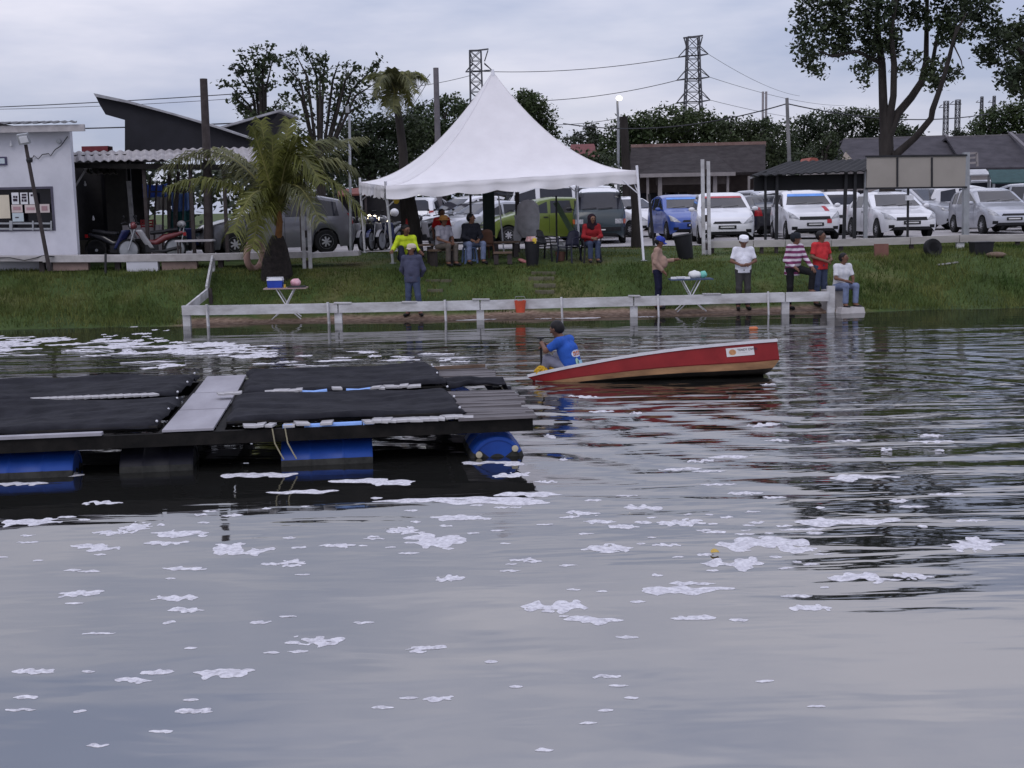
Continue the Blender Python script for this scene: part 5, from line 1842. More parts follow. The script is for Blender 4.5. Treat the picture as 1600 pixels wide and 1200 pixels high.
def leaves(blobs, size, mat, name, parent, seed=0, clump=14, flat=0.8):
    """blobs: (centre, (rx, ry, rz), leaf count); leaves sit in small clumps through each blob's volume"""
    rg = np.random.default_rng(seed)
    C, N_ = [], []
    for c, r, n in blobs:
        k = max(1, n // clump)
        d = rg.normal(size=(k, 3))
        d /= np.linalg.norm(d, axis=1, keepdims=True)
        rad = rg.uniform(0.15, 1.0, (k, 1)) ** 0.5
        cen = d * rad * np.array(r)
        spread = min(r) * 0.10 + size * 0.55
        for i in range(k):
            p = cen[i] + rg.normal(size=(clump, 3)) * spread * np.array((1, 1, 0.7))
            C.append(p + np.array(c))
    P = np.concatenate(C)
    n = len(P)
    nd = rg.normal(size=(n, 3)); nd[:, 2] = np.abs(nd[:, 2]) * 1.3 + 0.2
    nd /= np.linalg.norm(nd, axis=1, keepdims=True)
    t = rg.normal(size=(n, 3))
    t -= nd * (t * nd).sum(1, keepdims=True)
    t /= np.linalg.norm(t, axis=1, keepdims=True)
    b = np.cross(nd, t)
    s = size * rg.uniform(0.6, 1.3, (n, 1))
    co = np.empty((n, 4, 3))
    co[:, 0] = P - t * s * 0.5
    co[:, 1] = P + b * s * 0.28 - nd * s * 0.06
    co[:, 2] = P + t * s * 0.5
    co[:, 3] = P - b * s * 0.28 - nd * s * 0.06
    me = bpy.data.meshes.new(name)
    me.vertices.add(4 * n)
    me.vertices.foreach_set('co', co.ravel())
    me.loops.add(4 * n)
    me.loops.foreach_set('vertex_index', np.arange(4 * n))
    me.polygons.add(n)
    me.polygons.foreach_set('loop_start', np.arange(n) * 4)
    me.polygons.foreach_set('loop_total', np.full(n, 4))
    me.materials.append(mat)
    me.update()
    o = bpy.data.objects.new(name, me)
    COL.objects.link(o)
    if parent is not None:
        o.parent = parent
        o.location = -parent.location
    return o


def tree(name, label, base, limbs, blobs, size, mat, seed, group=None, bark=BARK, clump=14):
    root = empty(name, base, 0, label, 'tree', group)
    for k, (pts, rr) in enumerate(limbs):
        MB().tube(pts, rr, 8).build('trunk' if k == 0 else 'limb', bark, root, smooth=60, world=True)
    leaves(blobs, size, mat, 'crown', root, seed, clump)
    return root


def L3(pts, Y, dy=None):
    return [at(x, y, Y + (dy[i] if dy else 0)) for i, (x, y) in enumerate(pts)]


rt = random.Random(11)


def blobs_px(lst, Y, dens, depth=1.0):
    out = []
    for x, y, rx, ry in lst:
        s = Y / FOCAL
        dy = rt.uniform(-1.4, 1.4) * depth
        r = (rx * s, (rx + ry) / 2 * s * 0.9, ry * s)
        out.append((tuple(at(x, y, Y + dy)), r, int(dens * rx * ry)))
    return out


# big forked tree on the car park side
YT = 50.0
g0 = Vector((at(1388, 300, YT).x, YT, 1.25))
lim = [([g0] + L3([(1386, 260), (1384, 210)], YT), [0.34, 0.30, 0.28]),
       (L3([(1384, 215), (1380, 160), (1378, 100), (1370, 40), (1375, -60)], YT, [0, 0, 0.3, 0.6, 0.8]), [0.22, 0.17, 0.15, 0.11, 0.06]),
       (L3([(1386, 205), (1396, 150), (1397, 100), (1392, 50), (1410, -60)], YT, [0, -0.3, -0.5, -0.8, -1]), [0.18, 0.13, 0.12, 0.09, 0.05]),
       (L3([(1388, 212), (1402, 178), (1424, 152), (1440, 128), (1447, 95), (1448, 30), (1450, -70)], YT, [0, 0, 0.3, 0.5, 0.8, 1, 1.2]), [0.20, 0.16, 0.15, 0.14, 0.11, 0.09, 0.05]),
       (L3([(1398, 243), (1430, 215), (1455, 185), (1457, 172), (1470, 135), (1484, 90), (1495, 40)], YT, [-0.3, -0.8, -1.2, -1.3, -1.5, -1.6, -1.6]), [0.16, 0.13, 0.12, 0.12, 0.10, 0.07, 0.04]),
       (L3([(1379, 100), (1340, 80), (1300, 88), (1280, 80)], YT, [0.3, -0.2, -0.6, -1]), [0.10, 0.07, 0.05, 0.03]),
       (L3([(1455, 110), (1462, 70), (1470, 40)], YT, [0.7, 0, -0.4]), [0.09, 0.07, 0.04]),
       (L3([(1470, 135), (1490, 60), (1510, 20)], YT, [-1.5, -1.8, -2]), [0.07, 0.05, 0.03]),
       (L3([(1490, 70), (1502, 95), (1505, 112)], YT, [-1.7, -2.0, -2.1]), [0.03, 0.02, 0.008])]
cr_ = [(1262, 55, 26, 34), (1285, 20, 38, 30), (1262, 88, 18, 22), (1275, 108, 14, 16), (1300, 60, 30, 34), (1252, 15, 16, 20), (1330, 20, 34, 34), (1325, 70, 24, 20), (1355, 50, 22, 24),
       (1360, 85, 24, 24), (1352, 112, 16, 18), (1385, 60, 22, 34), (1372, 20, 26, 30), (1405, 30, 22, 30), (1400, 72, 16, 20), (1424, 96, 14, 14), (1410, 105, 12, 12), (1345, 128, 9, 9),
       (1435, 15, 18, 24), (1440, 30, 10, 10), (1470, 110, 26, 20), (1452, 118, 16, 16), (1490, 108, 12, 12), (1468, 135, 14, 9), (1475, 35, 24, 30), (1500, 20, 34, 34), (1490, 55, 26, 16),
       (1530, 40, 20, 26), (1550, 10, 14, 30), (1525, 5, 24, 24), (1555, 45, 12, 12), (1460, 60, 10, 12),
       (1290, -30, 46, 36), (1350, -40, 50, 44), (1420, -40, 50, 44), (1490, -40, 46, 40), (1370, -72, 50, 30), (1440, -72, 44, 28), (1530, -40, 26, 26)]
tree('forked_tree', 'tall many-stemmed tree with clumped dark crown behind the signboard', g0, lim, blobs_px(cr_, YT, 0.58, 0.8), 0.20, LF_DARK, 21, clump=18)
# tree at the picture edge
YE = 52.0
g1 = Vector((at(1640, 300, YE).x, YE, 1.25))
cr2 = [(1585, 60, 22, 30), (1560, 75, 22, 26), (1545, 88, 16, 18), (1600, 110, 26, 40), (1575, 120, 16, 24), (1630, 60, 40, 60), (1565, 52, 14, 16), (1596, 138, 18, 18), (1640, 130, 40, 40), (1660, 20, 50, 50)]
tree('broad_tree', 'dark leafy tree whose crown hangs in at the picture edge', g1, [([g1] + L3([(1636, 200), (1620, 110), (1590, 75)], YE), [0.35, 0.28, 0.18, 0.08])], blobs_px(cr2, YE, 0.78), 0.22, LF_DARK, 22, clump=18)

# trees behind the shed: feathery upright sprays
def spray_tree(name, label, px, Y, sprays, fill, seed, dens=1.0):
    g = Vector((at(px, 300, Y).x, Y, 1.25))
    limbs = [([g] + L3([(px, 230)], Y), [0.26, 0.16])]
    bl = []
    for (x0, y0, x1, y1, w) in sprays:
        p = L3([(px + (x0 - px) * 0.3, 235), (x0, y0), (x1, y1)], Y, [0, rt.uniform(-1, 1), rt.uniform(-1.5, 1.5)])
        limbs.append((p, [0.075, 0.05, 0.012]))
        nseg = max(3, int(math.hypot(x1 - x0, y1 - y0) / 9))
        for k in range(nseg + 1):
            f = k / nseg
            q = p[1].lerp(p[2], f) + Vector((rt.gauss(0, 0.12), rt.gauss(0, 0.2), rt.gauss(0, 0.1)))
            rr = w * 0.62 * Y / FOCAL * (1.15 - 0.65 * f)
            bl.append((tuple(q), (rr, rr, rr), int(26 * dens)))
    bl += blobs_px(fill, Y, 0.16)
    return tree(name, label, g, limbs, bl, 0.22, LF_DARK, seed, 'trees behind the shed', clump=10)


spray_tree('feathery_tree', 'feathery tree with upright dark sprays rising behind the black clad house', 415, 54,
           [(395, 150, 362, 100, 9), (400, 140, 372, 84, 9), (405, 130, 392, 74, 9), (410, 120, 418, 72, 9), (415, 140, 428, 86, 9), (390, 165, 355, 128, 8), (395, 175, 365, 150, 8), (400, 190, 375, 165, 9), (410, 170, 400, 110, 10), (405, 200, 388, 185, 10), (420, 180, 440, 150, 9)],
           [(412, 190, 26, 20), (425, 215, 40, 20)], 31)
spray_tree('bushy_tree', 'bushy dark tree with ragged top beside the feathery one', 500, 56,
           [(470, 130, 440, 95, 11), (480, 120, 462, 84, 11), (495, 120, 478, 78, 11), (505, 120, 510, 84, 11), (520, 125, 530, 96, 11), (540, 125, 560, 100, 12), (550, 140, 592, 98, 10), (555, 150, 590, 128, 11), (470, 150, 448, 120, 12), (500, 150, 500, 100, 14), (530, 150, 545, 110, 14), (545, 175, 588, 150, 11)],
           [(470, 165, 30, 30), (505, 150, 34, 36), (545, 145, 30, 26), (480, 205, 40, 26), (530, 195, 40, 28), (560, 170, 18, 16)], 32)


def round_tree(name, label, px, Y, blobs, seed, mat=LF_MID, size=0.36, dens=0.8, group='trees around the far houses', rb=0.25):
    g = Vector((at(px, 300, Y).x, Y, 1.25))
    ytop = min(b[1] for b in blobs)
    limbs = [([g] + L3([(px + 2, (300 + ytop) / 2 + 20), (px - 3, ytop + 30)], Y), [rb, rb * 0.7, rb * 0.3])]
    for b in blobs[:4]:
        limbs.append((L3([(px, (300 + ytop) / 2 + 30), ((px + b[0]) / 2, b[1] + 15), (b[0], b[1])], Y), [rb * 0.5, rb * 0.3, 0.03]))
    return tree(name, label, g, limbs, blobs_px(blobs, Y, dens * 2.3), size * 0.55, mat, seed, group, clump=18)


round_tree('leafy_tree', 'leafy tree directly behind the peak of the tent, left of the pole', 690, 64, [(660, 180, 24, 20), (700, 168, 26, 20), (680, 205, 34, 24), (725, 178, 22, 18), (650, 215, 30, 26), (720, 215, 34, 30)], 41, LF_MID, 0.34)
round_tree('leafy_tree', 'rounded leafy tree showing above the tent slope, right of its peak', 835, 62, [(825, 160, 24, 20), (842, 180, 26, 22), (852, 205, 20, 18), (815, 185, 24, 26), (850, 225, 22, 20), (826, 148, 12, 10)], 42, LF_MID, 0.32)
round_tree('low_tree', 'low dark tree mass behind the palm and thin pole', 580, 60, [(560, 215, 34, 26), (600, 200, 34, 26), (640, 205, 30, 30), (560, 255, 40, 30), (610, 250, 44, 34), (650, 250, 34, 30), (500, 255, 40, 30)], 43, LF_DARK, 0.34)
round_tree('low_tree', 'low dark bush mass behind the tent under its slope', 780, 58, [(700, 262, 40, 26), (760, 270, 40, 26), (820, 265, 40, 26), (880, 262, 40, 24), (930, 262, 34, 24)], 44, LF_DARK, 0.34)
round_tree('far_tree', 'pale distant tree beside the red roof', 918, 110, [(905, 212, 10, 10), (922, 205, 12, 12), (935, 218, 14, 10), (890, 222, 12, 8), (925, 230, 20, 14)], 45, LF_FAR, 0.5, 1.2)
round_tree('domed_tree', 'wide domed dark tree behind the long brown roof', 1050, 78, [(980, 215, 36, 30), (1010, 198, 40, 24), (1050, 190, 44, 22), (1090, 195, 40, 24), (1120, 205, 30, 24), (965, 235, 30, 20), (1030, 220, 60, 24), (1085, 222, 50, 24)], 46, LF_MID, 0.42, 0.7)
round_tree('dark_tree', 'dark tree between long roof and tall pole', 1165, 74, [(1140, 205, 26, 22), (1170, 202, 24, 20), (1195, 205, 24, 22), (1215, 225, 30, 34), (1160, 225, 34, 24), (1215, 250, 30, 26)], 47, LF_DARK, 0.40, 0.7)
round_tree('domed_tree', 'wide flat-topped dark tree behind the forked stems', 1320, 84, [(1260, 200, 36, 20), (1300, 188, 40, 18), (1345, 185, 40, 16), (1385, 190, 32, 18), (1410, 208, 22, 14), (1270, 225, 44, 24), (1330, 212, 54, 22), (1250, 240, 30, 20)], 48, LF_DARK, 0.42, 0.7)
round_tree('round_tree', 'rounded dark tree above the grey roofs at the picture edge', 1565, 95, [(1540, 195, 22, 20), (1570, 178, 30, 18), (1600, 178, 30, 22), (1560, 205, 40, 14), (1610, 200, 40, 20), (1525, 205, 12, 12)], 49, LF_MID, 0.46, 0.8)
round_tree('shrub_tree', 'thin dark shrub before the grey roof beside the forked tree', 1285, 62, [(1285, 232, 22, 18), (1300, 245, 20, 16), (1262, 250, 22, 16), (1300, 218, 12, 12)], 50, LF_DARK, 0.3, 0.8)
round_tree('far_tree', 'small far tree between forked stems and pylons', 1415, 110, [(1410, 205, 16, 8), (1430, 212, 12, 6), (1500, 210, 16, 6)], 51, LF_FAR, 0.5, 1.4)
# unbroken dark hedge-like wood closing the far side
def far_wood():
    bl = []
    for x in range(-60, 1700, 26):
        y = 285 + 14 * fnoise(x * 0.013, 1.0) - (10 if x > 900 else 0) - 0.012 * (x - 800)
        bl.append((tuple(at(x, y, 125 + rt.uniform(-6, 6))), (2.2, 3, 2.6), 210))
    o = leaves(bl, 0.8, LF_FAR, 'far_wood', None, 77)
    tag(o, 'dark far-off wood closing the view behind the car park', 'wood', kind='stuff')
far_wood()
# trunk posts beside the tent
def stump_tree(px0, y0, px1, y1, Y, r, label):
    t, b = at(px0, y0, Y), at(px1, y1, Y)
    b.z = ground_z(b.x, b.y) - 0.05
    e = empty('tree_trunk', b, 0, label, 'tree trunk')
    m = t.lerp(b, 0.5) + Vector((0.05, 0, 0))
    MB().tube([b, m, t], [r * 1.15, r, r * 0.9], 10).build('trunk', BARK, e, smooth=60, world=True)
stump_tree(636, 292, 652, 392, 35.2, 0.17, 'leaning dark tree trunk under the tent beside its front post')
stump_tree(628, 300, 630, 385, 37.0, 0.10, 'thin upright dark trunk next to the leaning trunk under the tent')
stump_tree(989, 268, 994, 385, 37.2, 0.14, 'dark tree trunk standing behind the tent corner post')
stump_tree(974, 182, 980, 260, 57, 0.2, 'lopped dark trunk with knobbly top beside the street lamp')
# ------------------------------------------------------------------ palms
PALM_GREEN = M('palm frond green', (0.055, 0.065, 0.014), 0.55, col2=(0.16, 0.165, 0.04), scale=1.2, island=0.35, transl=0.3)
PALM_DULL = M('palm frond dull green', (0.055, 0.062, 0.026), 0.6, col2=(0.15, 0.15, 0.065), scale=1.5, island=0.35, transl=0.25)
RACHIS = M('palm rib', (0.14, 0.13, 0.04), 0.6, var=0.2)


def frond(name, c, tip, sag, leaf, mat, parent, seed, w0=0.03):
    """c crown point, tip end point, sag: how far the middle rises above the chord"""
    rr = random.Random(seed)
    c, tip = Vector(c), Vector(tip)
    d = tip - c
    ln = d.length
    pts = []
    for k in range(15):
        t = k / 14
        pts.append(c + d * t + Vector((0, 0, 1)) * (sag * 4 * t * (1 - t) * (1.2 - 0.4 * t)))
    mb = MB()
    mb.tube(pts, [w0 * (1 - 0.85 * k / 14) for k in range(15)], 5, mi=1)
    for k in range(64):
        t = 0.10 + 0.9 * k / 63
        i = min(13, int(t * 14))
        f = t * 14 - i
        p = pts[i].lerp(pts[i + 1], f)
        tang = (pts[i + 1] - pts[i]).normalized()
        sd = tang.cross(Vector((0, 0, 1)))
        if sd.length < 0.05:
            sd = Vector((1, 0, 0))
        sd.normalize()
        up_ = sd.cross(tang).normalized()
        ll = leaf * (0.45 + 0.55 * math.sin(math.pi * (0.12 + 0.80 * t))) * rr.uniform(0.8, 1.15)
        for sg in (-1, 1):
            a = rr.uniform(0.35, 0.75)
            dirv = (sd * sg * 0.85 + tang * a + up_ * rr.uniform(-0.1, 0.25)).normalized()
            q1 = p + dirv * ll * 0.5
            q2 = p + dirv * ll + Vector((0, 0, -ll * rr.uniform(0.30, 0.75)))
            wv = tang * (0.017 + 0.008 * rr.random())
            mb.add([p - wv, p + wv, q1 + wv * 1.1, q2, q1 - wv * 1.1], [(0, 1, 2, 4), (4, 2, 3)], 0)
    return mb.build(name, [mat, RACHIS], parent, world=True, fix=False)


YP = 32.3
pb = onground(433, 432)
YP = pb.y
palm = empty('young_palm', pb, 0, 'young coconut palm with drooping fronds on the bank before the walkway', 'palm')
cpt = at(434, 330, YP)
ct2 = at(432, 352, YP)
MB().tube([pb + Vector((0, 0, -0.1)), at(432, 410, YP), at(433, 385, YP), at(434, 368, YP)], [0.42, 0.36, 0.26, 0.14], 12).build('trunk', M('fibrous palm base', (0.014, 0.012, 0.012), 0.95, col2=(0.035, 0.028, 0.026), scale=8, bump=0.05, bscale=9), palm, smooth=60, world=True)
MB().tube([at(434, 385, YP - 0.05), at(437, 345, YP - 0.1), at(435, 318, YP)], [0.10, 0.075, 0.03], 8).build('leaf_sheath', M('orange leaf sheath', (0.16, 0.07, 0.02), 0.6, var=0.3), palm, smooth=60, world=True)
fr_ = [((265, 292), 0.75, 0.75, -1.0, 0), ((258, 262), 1.1, 0.8, 0.8, 1), ((345, 232), 0.30, 0.7, 1.2, 1), ((408, 190), 0.15, 0.65, 0.5, 0), ((452, 188), 0.15, 0.6, 0.9, 0), ((395, 200), 0.1, 0.6, -0.4, 0),
       ((520, 220), 0.9, 0.8, 1.2, 1), ((560, 216), 0.55, 0.75, 1.8, 1), ((500, 285), 1.25, 0.8, -0.8, 0), ((548, 262), 1.0, 0.75, 0.6, 1), ((568, 335), 1.15, 0.7, -0.3, 0), ((365, 362), 0.85, 0.75, -1.5, 0), ((395, 388), 0.95, 0.7, -1.4, 0),
       ((470, 215), 0.6, 0.7, -0.9, 0), ((350, 290), 1.1, 0.75, 1.8, 1), ((425, 215), 0.05, 0.6, 0.1, 0), ((500, 345), 0.9, 0.7, -1.2, 1)]
for i, ((x, y), sag, leaf, dy, k) in enumerate(fr_):
    frond('frond', (cpt if i % 3 else ct2) + Vector((0, 0.02 * (i % 5 - 2), 0)), at(x, y, YP + dy), sag * 0.8, leaf * 0.85, PALM_GREEN if k == 0 else PALM_DULL, palm, 100 + i)
# tall palm behind
YQ = 45.0
q0 = Vector((at(632, 300, YQ).x, YQ, 1.25))
palm2 = empty('tall_palm', q0, 0, 'tall slim palm rising behind the tent slope with small ragged crown', 'palm')
MB().tube([q0, at(630, 240, YQ), at(624, 190, YQ), at(618, 152, YQ)], [0.18, 0.16, 0.14, 0.11], 10).build('trunk', BARK, palm2, smooth=60, world=True)
for i, ((x, y), sag, dy) in enumerate((((575, 122), 0.45, 0.5), ((585, 150), 0.6, -0.6), ((600, 112), 0.2, 1.0), ((612, 108), 0.1, -0.5), ((632, 112), 0.2, 0.8), ((650, 118), 0.35, -0.4), ((664, 124), 0.5, 0.6), ((650, 145), 0.7, -1.0), ((600, 165), 0.5, 0.9), ((615, 175), 0.3, -1.0), ((640, 165), 0.6, 0.6), ((590, 135), 0.6, -1.2))):
    frond('frond', at(618, 150, YQ), at(x, y, YQ + dy), sag * 0.9, 0.45, PALM_DULL if i % 2 else PALM_GREEN, palm2, 300 + i, 0.025)

# ------------------------------------------------------------------ houses behind the car park
roof_brown = M('dark brown roof tiles', (0.028, 0.024, 0.025), 0.9, spec=0.08, col2=(0.050, 0.044, 0.045), scale=2.5, bump=0.02, bscale=5)
roof_grey = M('grey roof tiles', (0.048, 0.045, 0.052), 0.9, spec=0.08, col2=(0.075, 0.07, 0.08), scale=1.5, bump=0.02, bscale=4)
rust = M('rusted ridge', (0.16, 0.09, 0.08), 0.8, col2=(0.26, 0.18, 0.16), scale=3)
pale_wall = M('dull pale wall', (0.24, 0.22, 0.22), 0.85, var=0.12)
YH = 60.0
lh = empty('long_house', at(1090, 320, YH), 0, 'long low house with dark brown roof and pale-pillared porch behind the car park', 'house')
def quad(pts, name, mat, parent, th=0.12):
    mb = MB()
    mb.add(pts, [tuple(range(len(pts)))])
    o = mb.build(name, mat, parent, world=True, fix=False)
    md = o.modifiers.new('thickness', 'SOLIDIFY')
    md.thickness = th
    md.offset = 0
    return o
quad([at(982, 276, YH), at(1196, 270, YH), at(1196, 226, YH + 4), at(986, 231, YH + 4)], 'roof', roof_brown, lh)
MB().bar(at(986, 230, YH + 4), at(1196, 225, YH + 4), 0.3, 0.25).build('ridge', rust, lh, world=True)
a, b = at(984, 300, YH + 1.2), at(1196, 300, YH + 1.2)
MB().box(((a.x + b.x) / 2, YH + 1.3, 2.7), (b.x - a.x, 0.2, 2.9)).build('wall', M('dark brown wall', (0.07, 0.055, 0.05), 0.85), lh, world=True)  # one even dark brown
q4 = [at(1000, 273.5, 56.5), at(1149, 270.5, 56.5), at(1117, 242, 60.5), at(1040, 243, 60.5)]
quad(q4, 'porch_roof', roof_brown, lh)
MB().bar(at(1000, 274.5, 56.4), at(1149, 271.5, 56.4), 0.1, 0.16).build('gutter', pale_wall, lh, world=True)
for x in (1012, 1031, 1108, 1117, 1137, 1170, 1183):
    t = at(x, 275, 56.8 if x < 1150 else YH)
    MB().box((t.x, t.y, (t.z + 1.3) / 2), (0.17 if x in (1031, 1117) else 0.10, 0.15, t.z - 1.3)).build('pillar', pale_wall, lh, world=True)
MB().bar(at(1025, 283, 56.9), at(1140, 281, 56.9), 0.1, 0.35).build('beam', M('brown beam', (0.09, 0.075, 0.07), 0.8), lh, world=True)
for x in (1012, 1040, 1060, 1158, 1192):
    t = at(x, 312, YH + 1.15)
    w_ = MB().box((t.x, YH + 1.17, 2.5), (0.8, 0.05, 1.1)).build('window', dark_glass, lh, world=True)
    MB().box((t.x, YH + 1.12, 2.5), (0.05, 0.05, 1.1)).build('frame', pale_wall, w_, world=True)
for x in (1004, 1021):
    t = at(x, 330, YH - 0.5)
    MB().box((t.x, YH - 0.5, 1.9), (0.55, 0.3, 1.4)).build('brick_pier', M('reddish brick pier', (0.16, 0.065, 0.05), 0.85), lh, world=True)


def ridge_house(name, label, pts_front, ridge, Y, dY, mat, wall_to, hips=()):
    e = empty(name, at((pts_front[0][0] + pts_front[1][0]) / 2, 320, Y), 0, label, 'house', 'grey-roofed houses beyond the car park')
    a, b = at(*pts_front[0], Y), at(*pts_front[1], Y)
    c, d = at(*ridge[0], Y + dY), at(*ridge[1], Y + dY)
    quad([a, b, d, c], 'roof', mat, e)
    quad([Vector((a.x, Y + 2 * dY, a.z)), Vector((b.x, Y + 2 * dY, b.z)), d, c], 'roof', mat, e)
    MB().bar(c, d, 0.25, 0.2).build('ridge', M('pale ridge tiles', (0.14, 0.13, 0.14), 0.8), e, world=True)
    for p, q_ in hips:
        MB().bar(at(*p, Y + 0.1) + Vector((0, 0, 0.08)), at(*q_, Y + dY) + Vector((0, 0, 0.08)), 0.18, 0.14).build('hip', MATS['pale ridge tiles'], e, world=True)
    MB().box(((a.x + b.x) / 2, Y + dY, (a.z + 1.2) / 2), (abs(b.x - a.x) - 0.8, 2 * dY - 0.8, a.z - 1.2)).build('wall', pale_wall, e, world=True)
    for k in range(3):
        xx = a.x + (b.x - a.x) * (0.2 + 0.3 * k)
        w_ = MB().box((xx, Y + 0.38, 2.5), (1.0, 0.06, 1.1)).build('window', dark_glass, e, world=True)
        MB().box((xx, Y + 0.33, 2.5), (0.06, 0.05, 1.1)).build('frame', pale_wall, w_, world=True)
    return e


ridge_house('tiled_house', 'grey-roofed house behind the forked stems and signboard', [(1300, 258), (1512, 256)], [(1318, 219), (1478, 214)], 72, 5, roof_grey, 0, [((1510, 255), (1478, 214))])
ridge_house('tiled_house', 'grey-roofed house with pale hip lines at the picture edge', [(1508, 264), (1680, 262)], [(1478, 216), (1690, 208)], 70, 5.5, roof_grey, 0, [((1610, 240), (1578, 210))])
hx = at(1318, 240, 71.5)
o = MB().prism([(at(1312, 256, 71).x, at(1312, 256, 71).z), (at(1336, 254, 71).x, at(1336, 254, 71).z), (at(1322, 238, 71).x, at(1322, 238, 71).z)], 71, 71.2, 'XZ').build('gable', M('cream gable', (0.36, 0.31, 0.27), 0.8), None, origin=None)
tag(o, 'small cream gable beside the shrub tree before the grey roof', 'gable')
# pale dormer frame on the edge house, red awning and teal awning stalls
dm = empty('dormer_frame', at(1522, 250, 66), 0, 'pale open window frame on the grey roof beside the signboard post', 'window frame')
for p, q_ in (((1511, 240), (1526, 239)), ((1526, 239), (1527, 260)), ((1512, 255), (1526, 254)), ((1512, 240), (1512, 255)), ((1512, 247), (1524, 246))):
    MB().bar(at(*p, 66), at(*q_, 66), 0.10, 0.10, up=(0, 1, 0)).build('frame_bar', pale_wall, dm, world=True)
for nm, x0, x1, y0, y1, Y, mm, lab in (('awning_stall', 1512, 1548, 266, 274, 56, M('white awning', (0.5, 0.5, 0.52), 0.6), 'white-edged awning of a stall behind the parked vans'),
                                      ('awning_stall', 1550, 1640, 266, 286, 54, M('teal awning', (0.035, 0.085, 0.085), 0.7), 'teal awning of a stall at the picture edge')):
    e = empty(nm, at((x0 + x1) / 2, 320, Y), 0, lab, 'stall', 'awning stalls behind the vans')
    quad([at(x0, y1, Y), at(x1, y1 - 1, Y), at(x1 - 8, y0 - 1, Y + 1.5), at(x0 - 6, y0, Y + 1.5)], 'awning', mm, e, 0.05)
    for x in (x0 + 3, x1 - 3):
        t = at(x, y1, Y + 0.1)
        MB().bar(t, Vector((t.x, t.y, 1.3)), 0.08, 0.08, up=(0, 1, 0)).build('post', grey_metal, e, world=True)
    bq, cq = at(x0 + 3, y1, Y + 1.4), at(x1 - 3, y1, Y + 1.4)
    MB().box(((bq.x + cq.x) / 2, Y + 1.4, 2.1), (cq.x - bq.x, 0.1, 1.5)).build('back_panel', dark_in, e, world=True)
e = empty('red_roof_house', at(905, 260, 85), 0, 'small red-roofed house seen over the tent eave', 'house')
quad([at(888, 250, 85), at(938, 249, 85), at(928, 226, 88), at(892, 227, 88)], 'roof', M('dull red roof', (0.13, 0.045, 0.045), 0.8), e)
a = at(912, 262, 86)
MB().box((a.x, 86.5, 2.6), (2.0, 2.0, 3.0)).build('wall', pale_wall, e, world=True)
e = empty('red_roof_house', at(1285, 250, 60), 0, 'peak of a small orange-red roof above the dark shelter', 'house')
MB().prism([(at(1260, 258, 58).x, at(1260, 258, 58).z), (at(1283, 256, 58).x, at(1283, 256, 58).z), (at(1277, 247, 58).x, at(1277, 247, 58).z), (at(1268, 246, 58).x, at(1268, 246, 58).z)], 58, 60, 'XZ').build('roof', M('orange red roof', (0.28, 0.09, 0.07), 0.8), e, world=True)
a = at(1271, 262, 58.8)
MB().box((a.x, 59, 2.6), (0.7, 1.6, 2.8)).build('wall', pale_wall, e, world=True)
e = empty('low_stall', at(560, 320, 44), 0, 'low stall with reddish roof between palm and tent', 'stall')
quad([at(527, 306, 44), at(574, 303, 44), at(572, 294, 45.5), at(530, 297, 45.5)], 'roof', M('brownish red roof', (0.17, 0.06, 0.05), 0.8), e, 0.06)
for x in (530, 571):
    t = at(x, 305, 44.1)
    MB().bar(t, Vector((t.x, t.y, 1.3)), 0.07, 0.07, up=(0, 1, 0)).build('post', pole_wood, e, world=True)
a, b = at(528, 330, 45.4), at(640, 330, 45.4)
MB().box(((a.x + b.x) / 2, 45.4, 2.2), (b.x - a.x, 0.1, 1.7)).build('back_panel', dark_in, e, world=True)

# ------------------------------------------------------------------ pylons and wires
steel = M('hazy pylon steel', (0.085, 0.085, 0.10), 0.7, var=0.1)  # grey lightened to put the distance haze into the colour


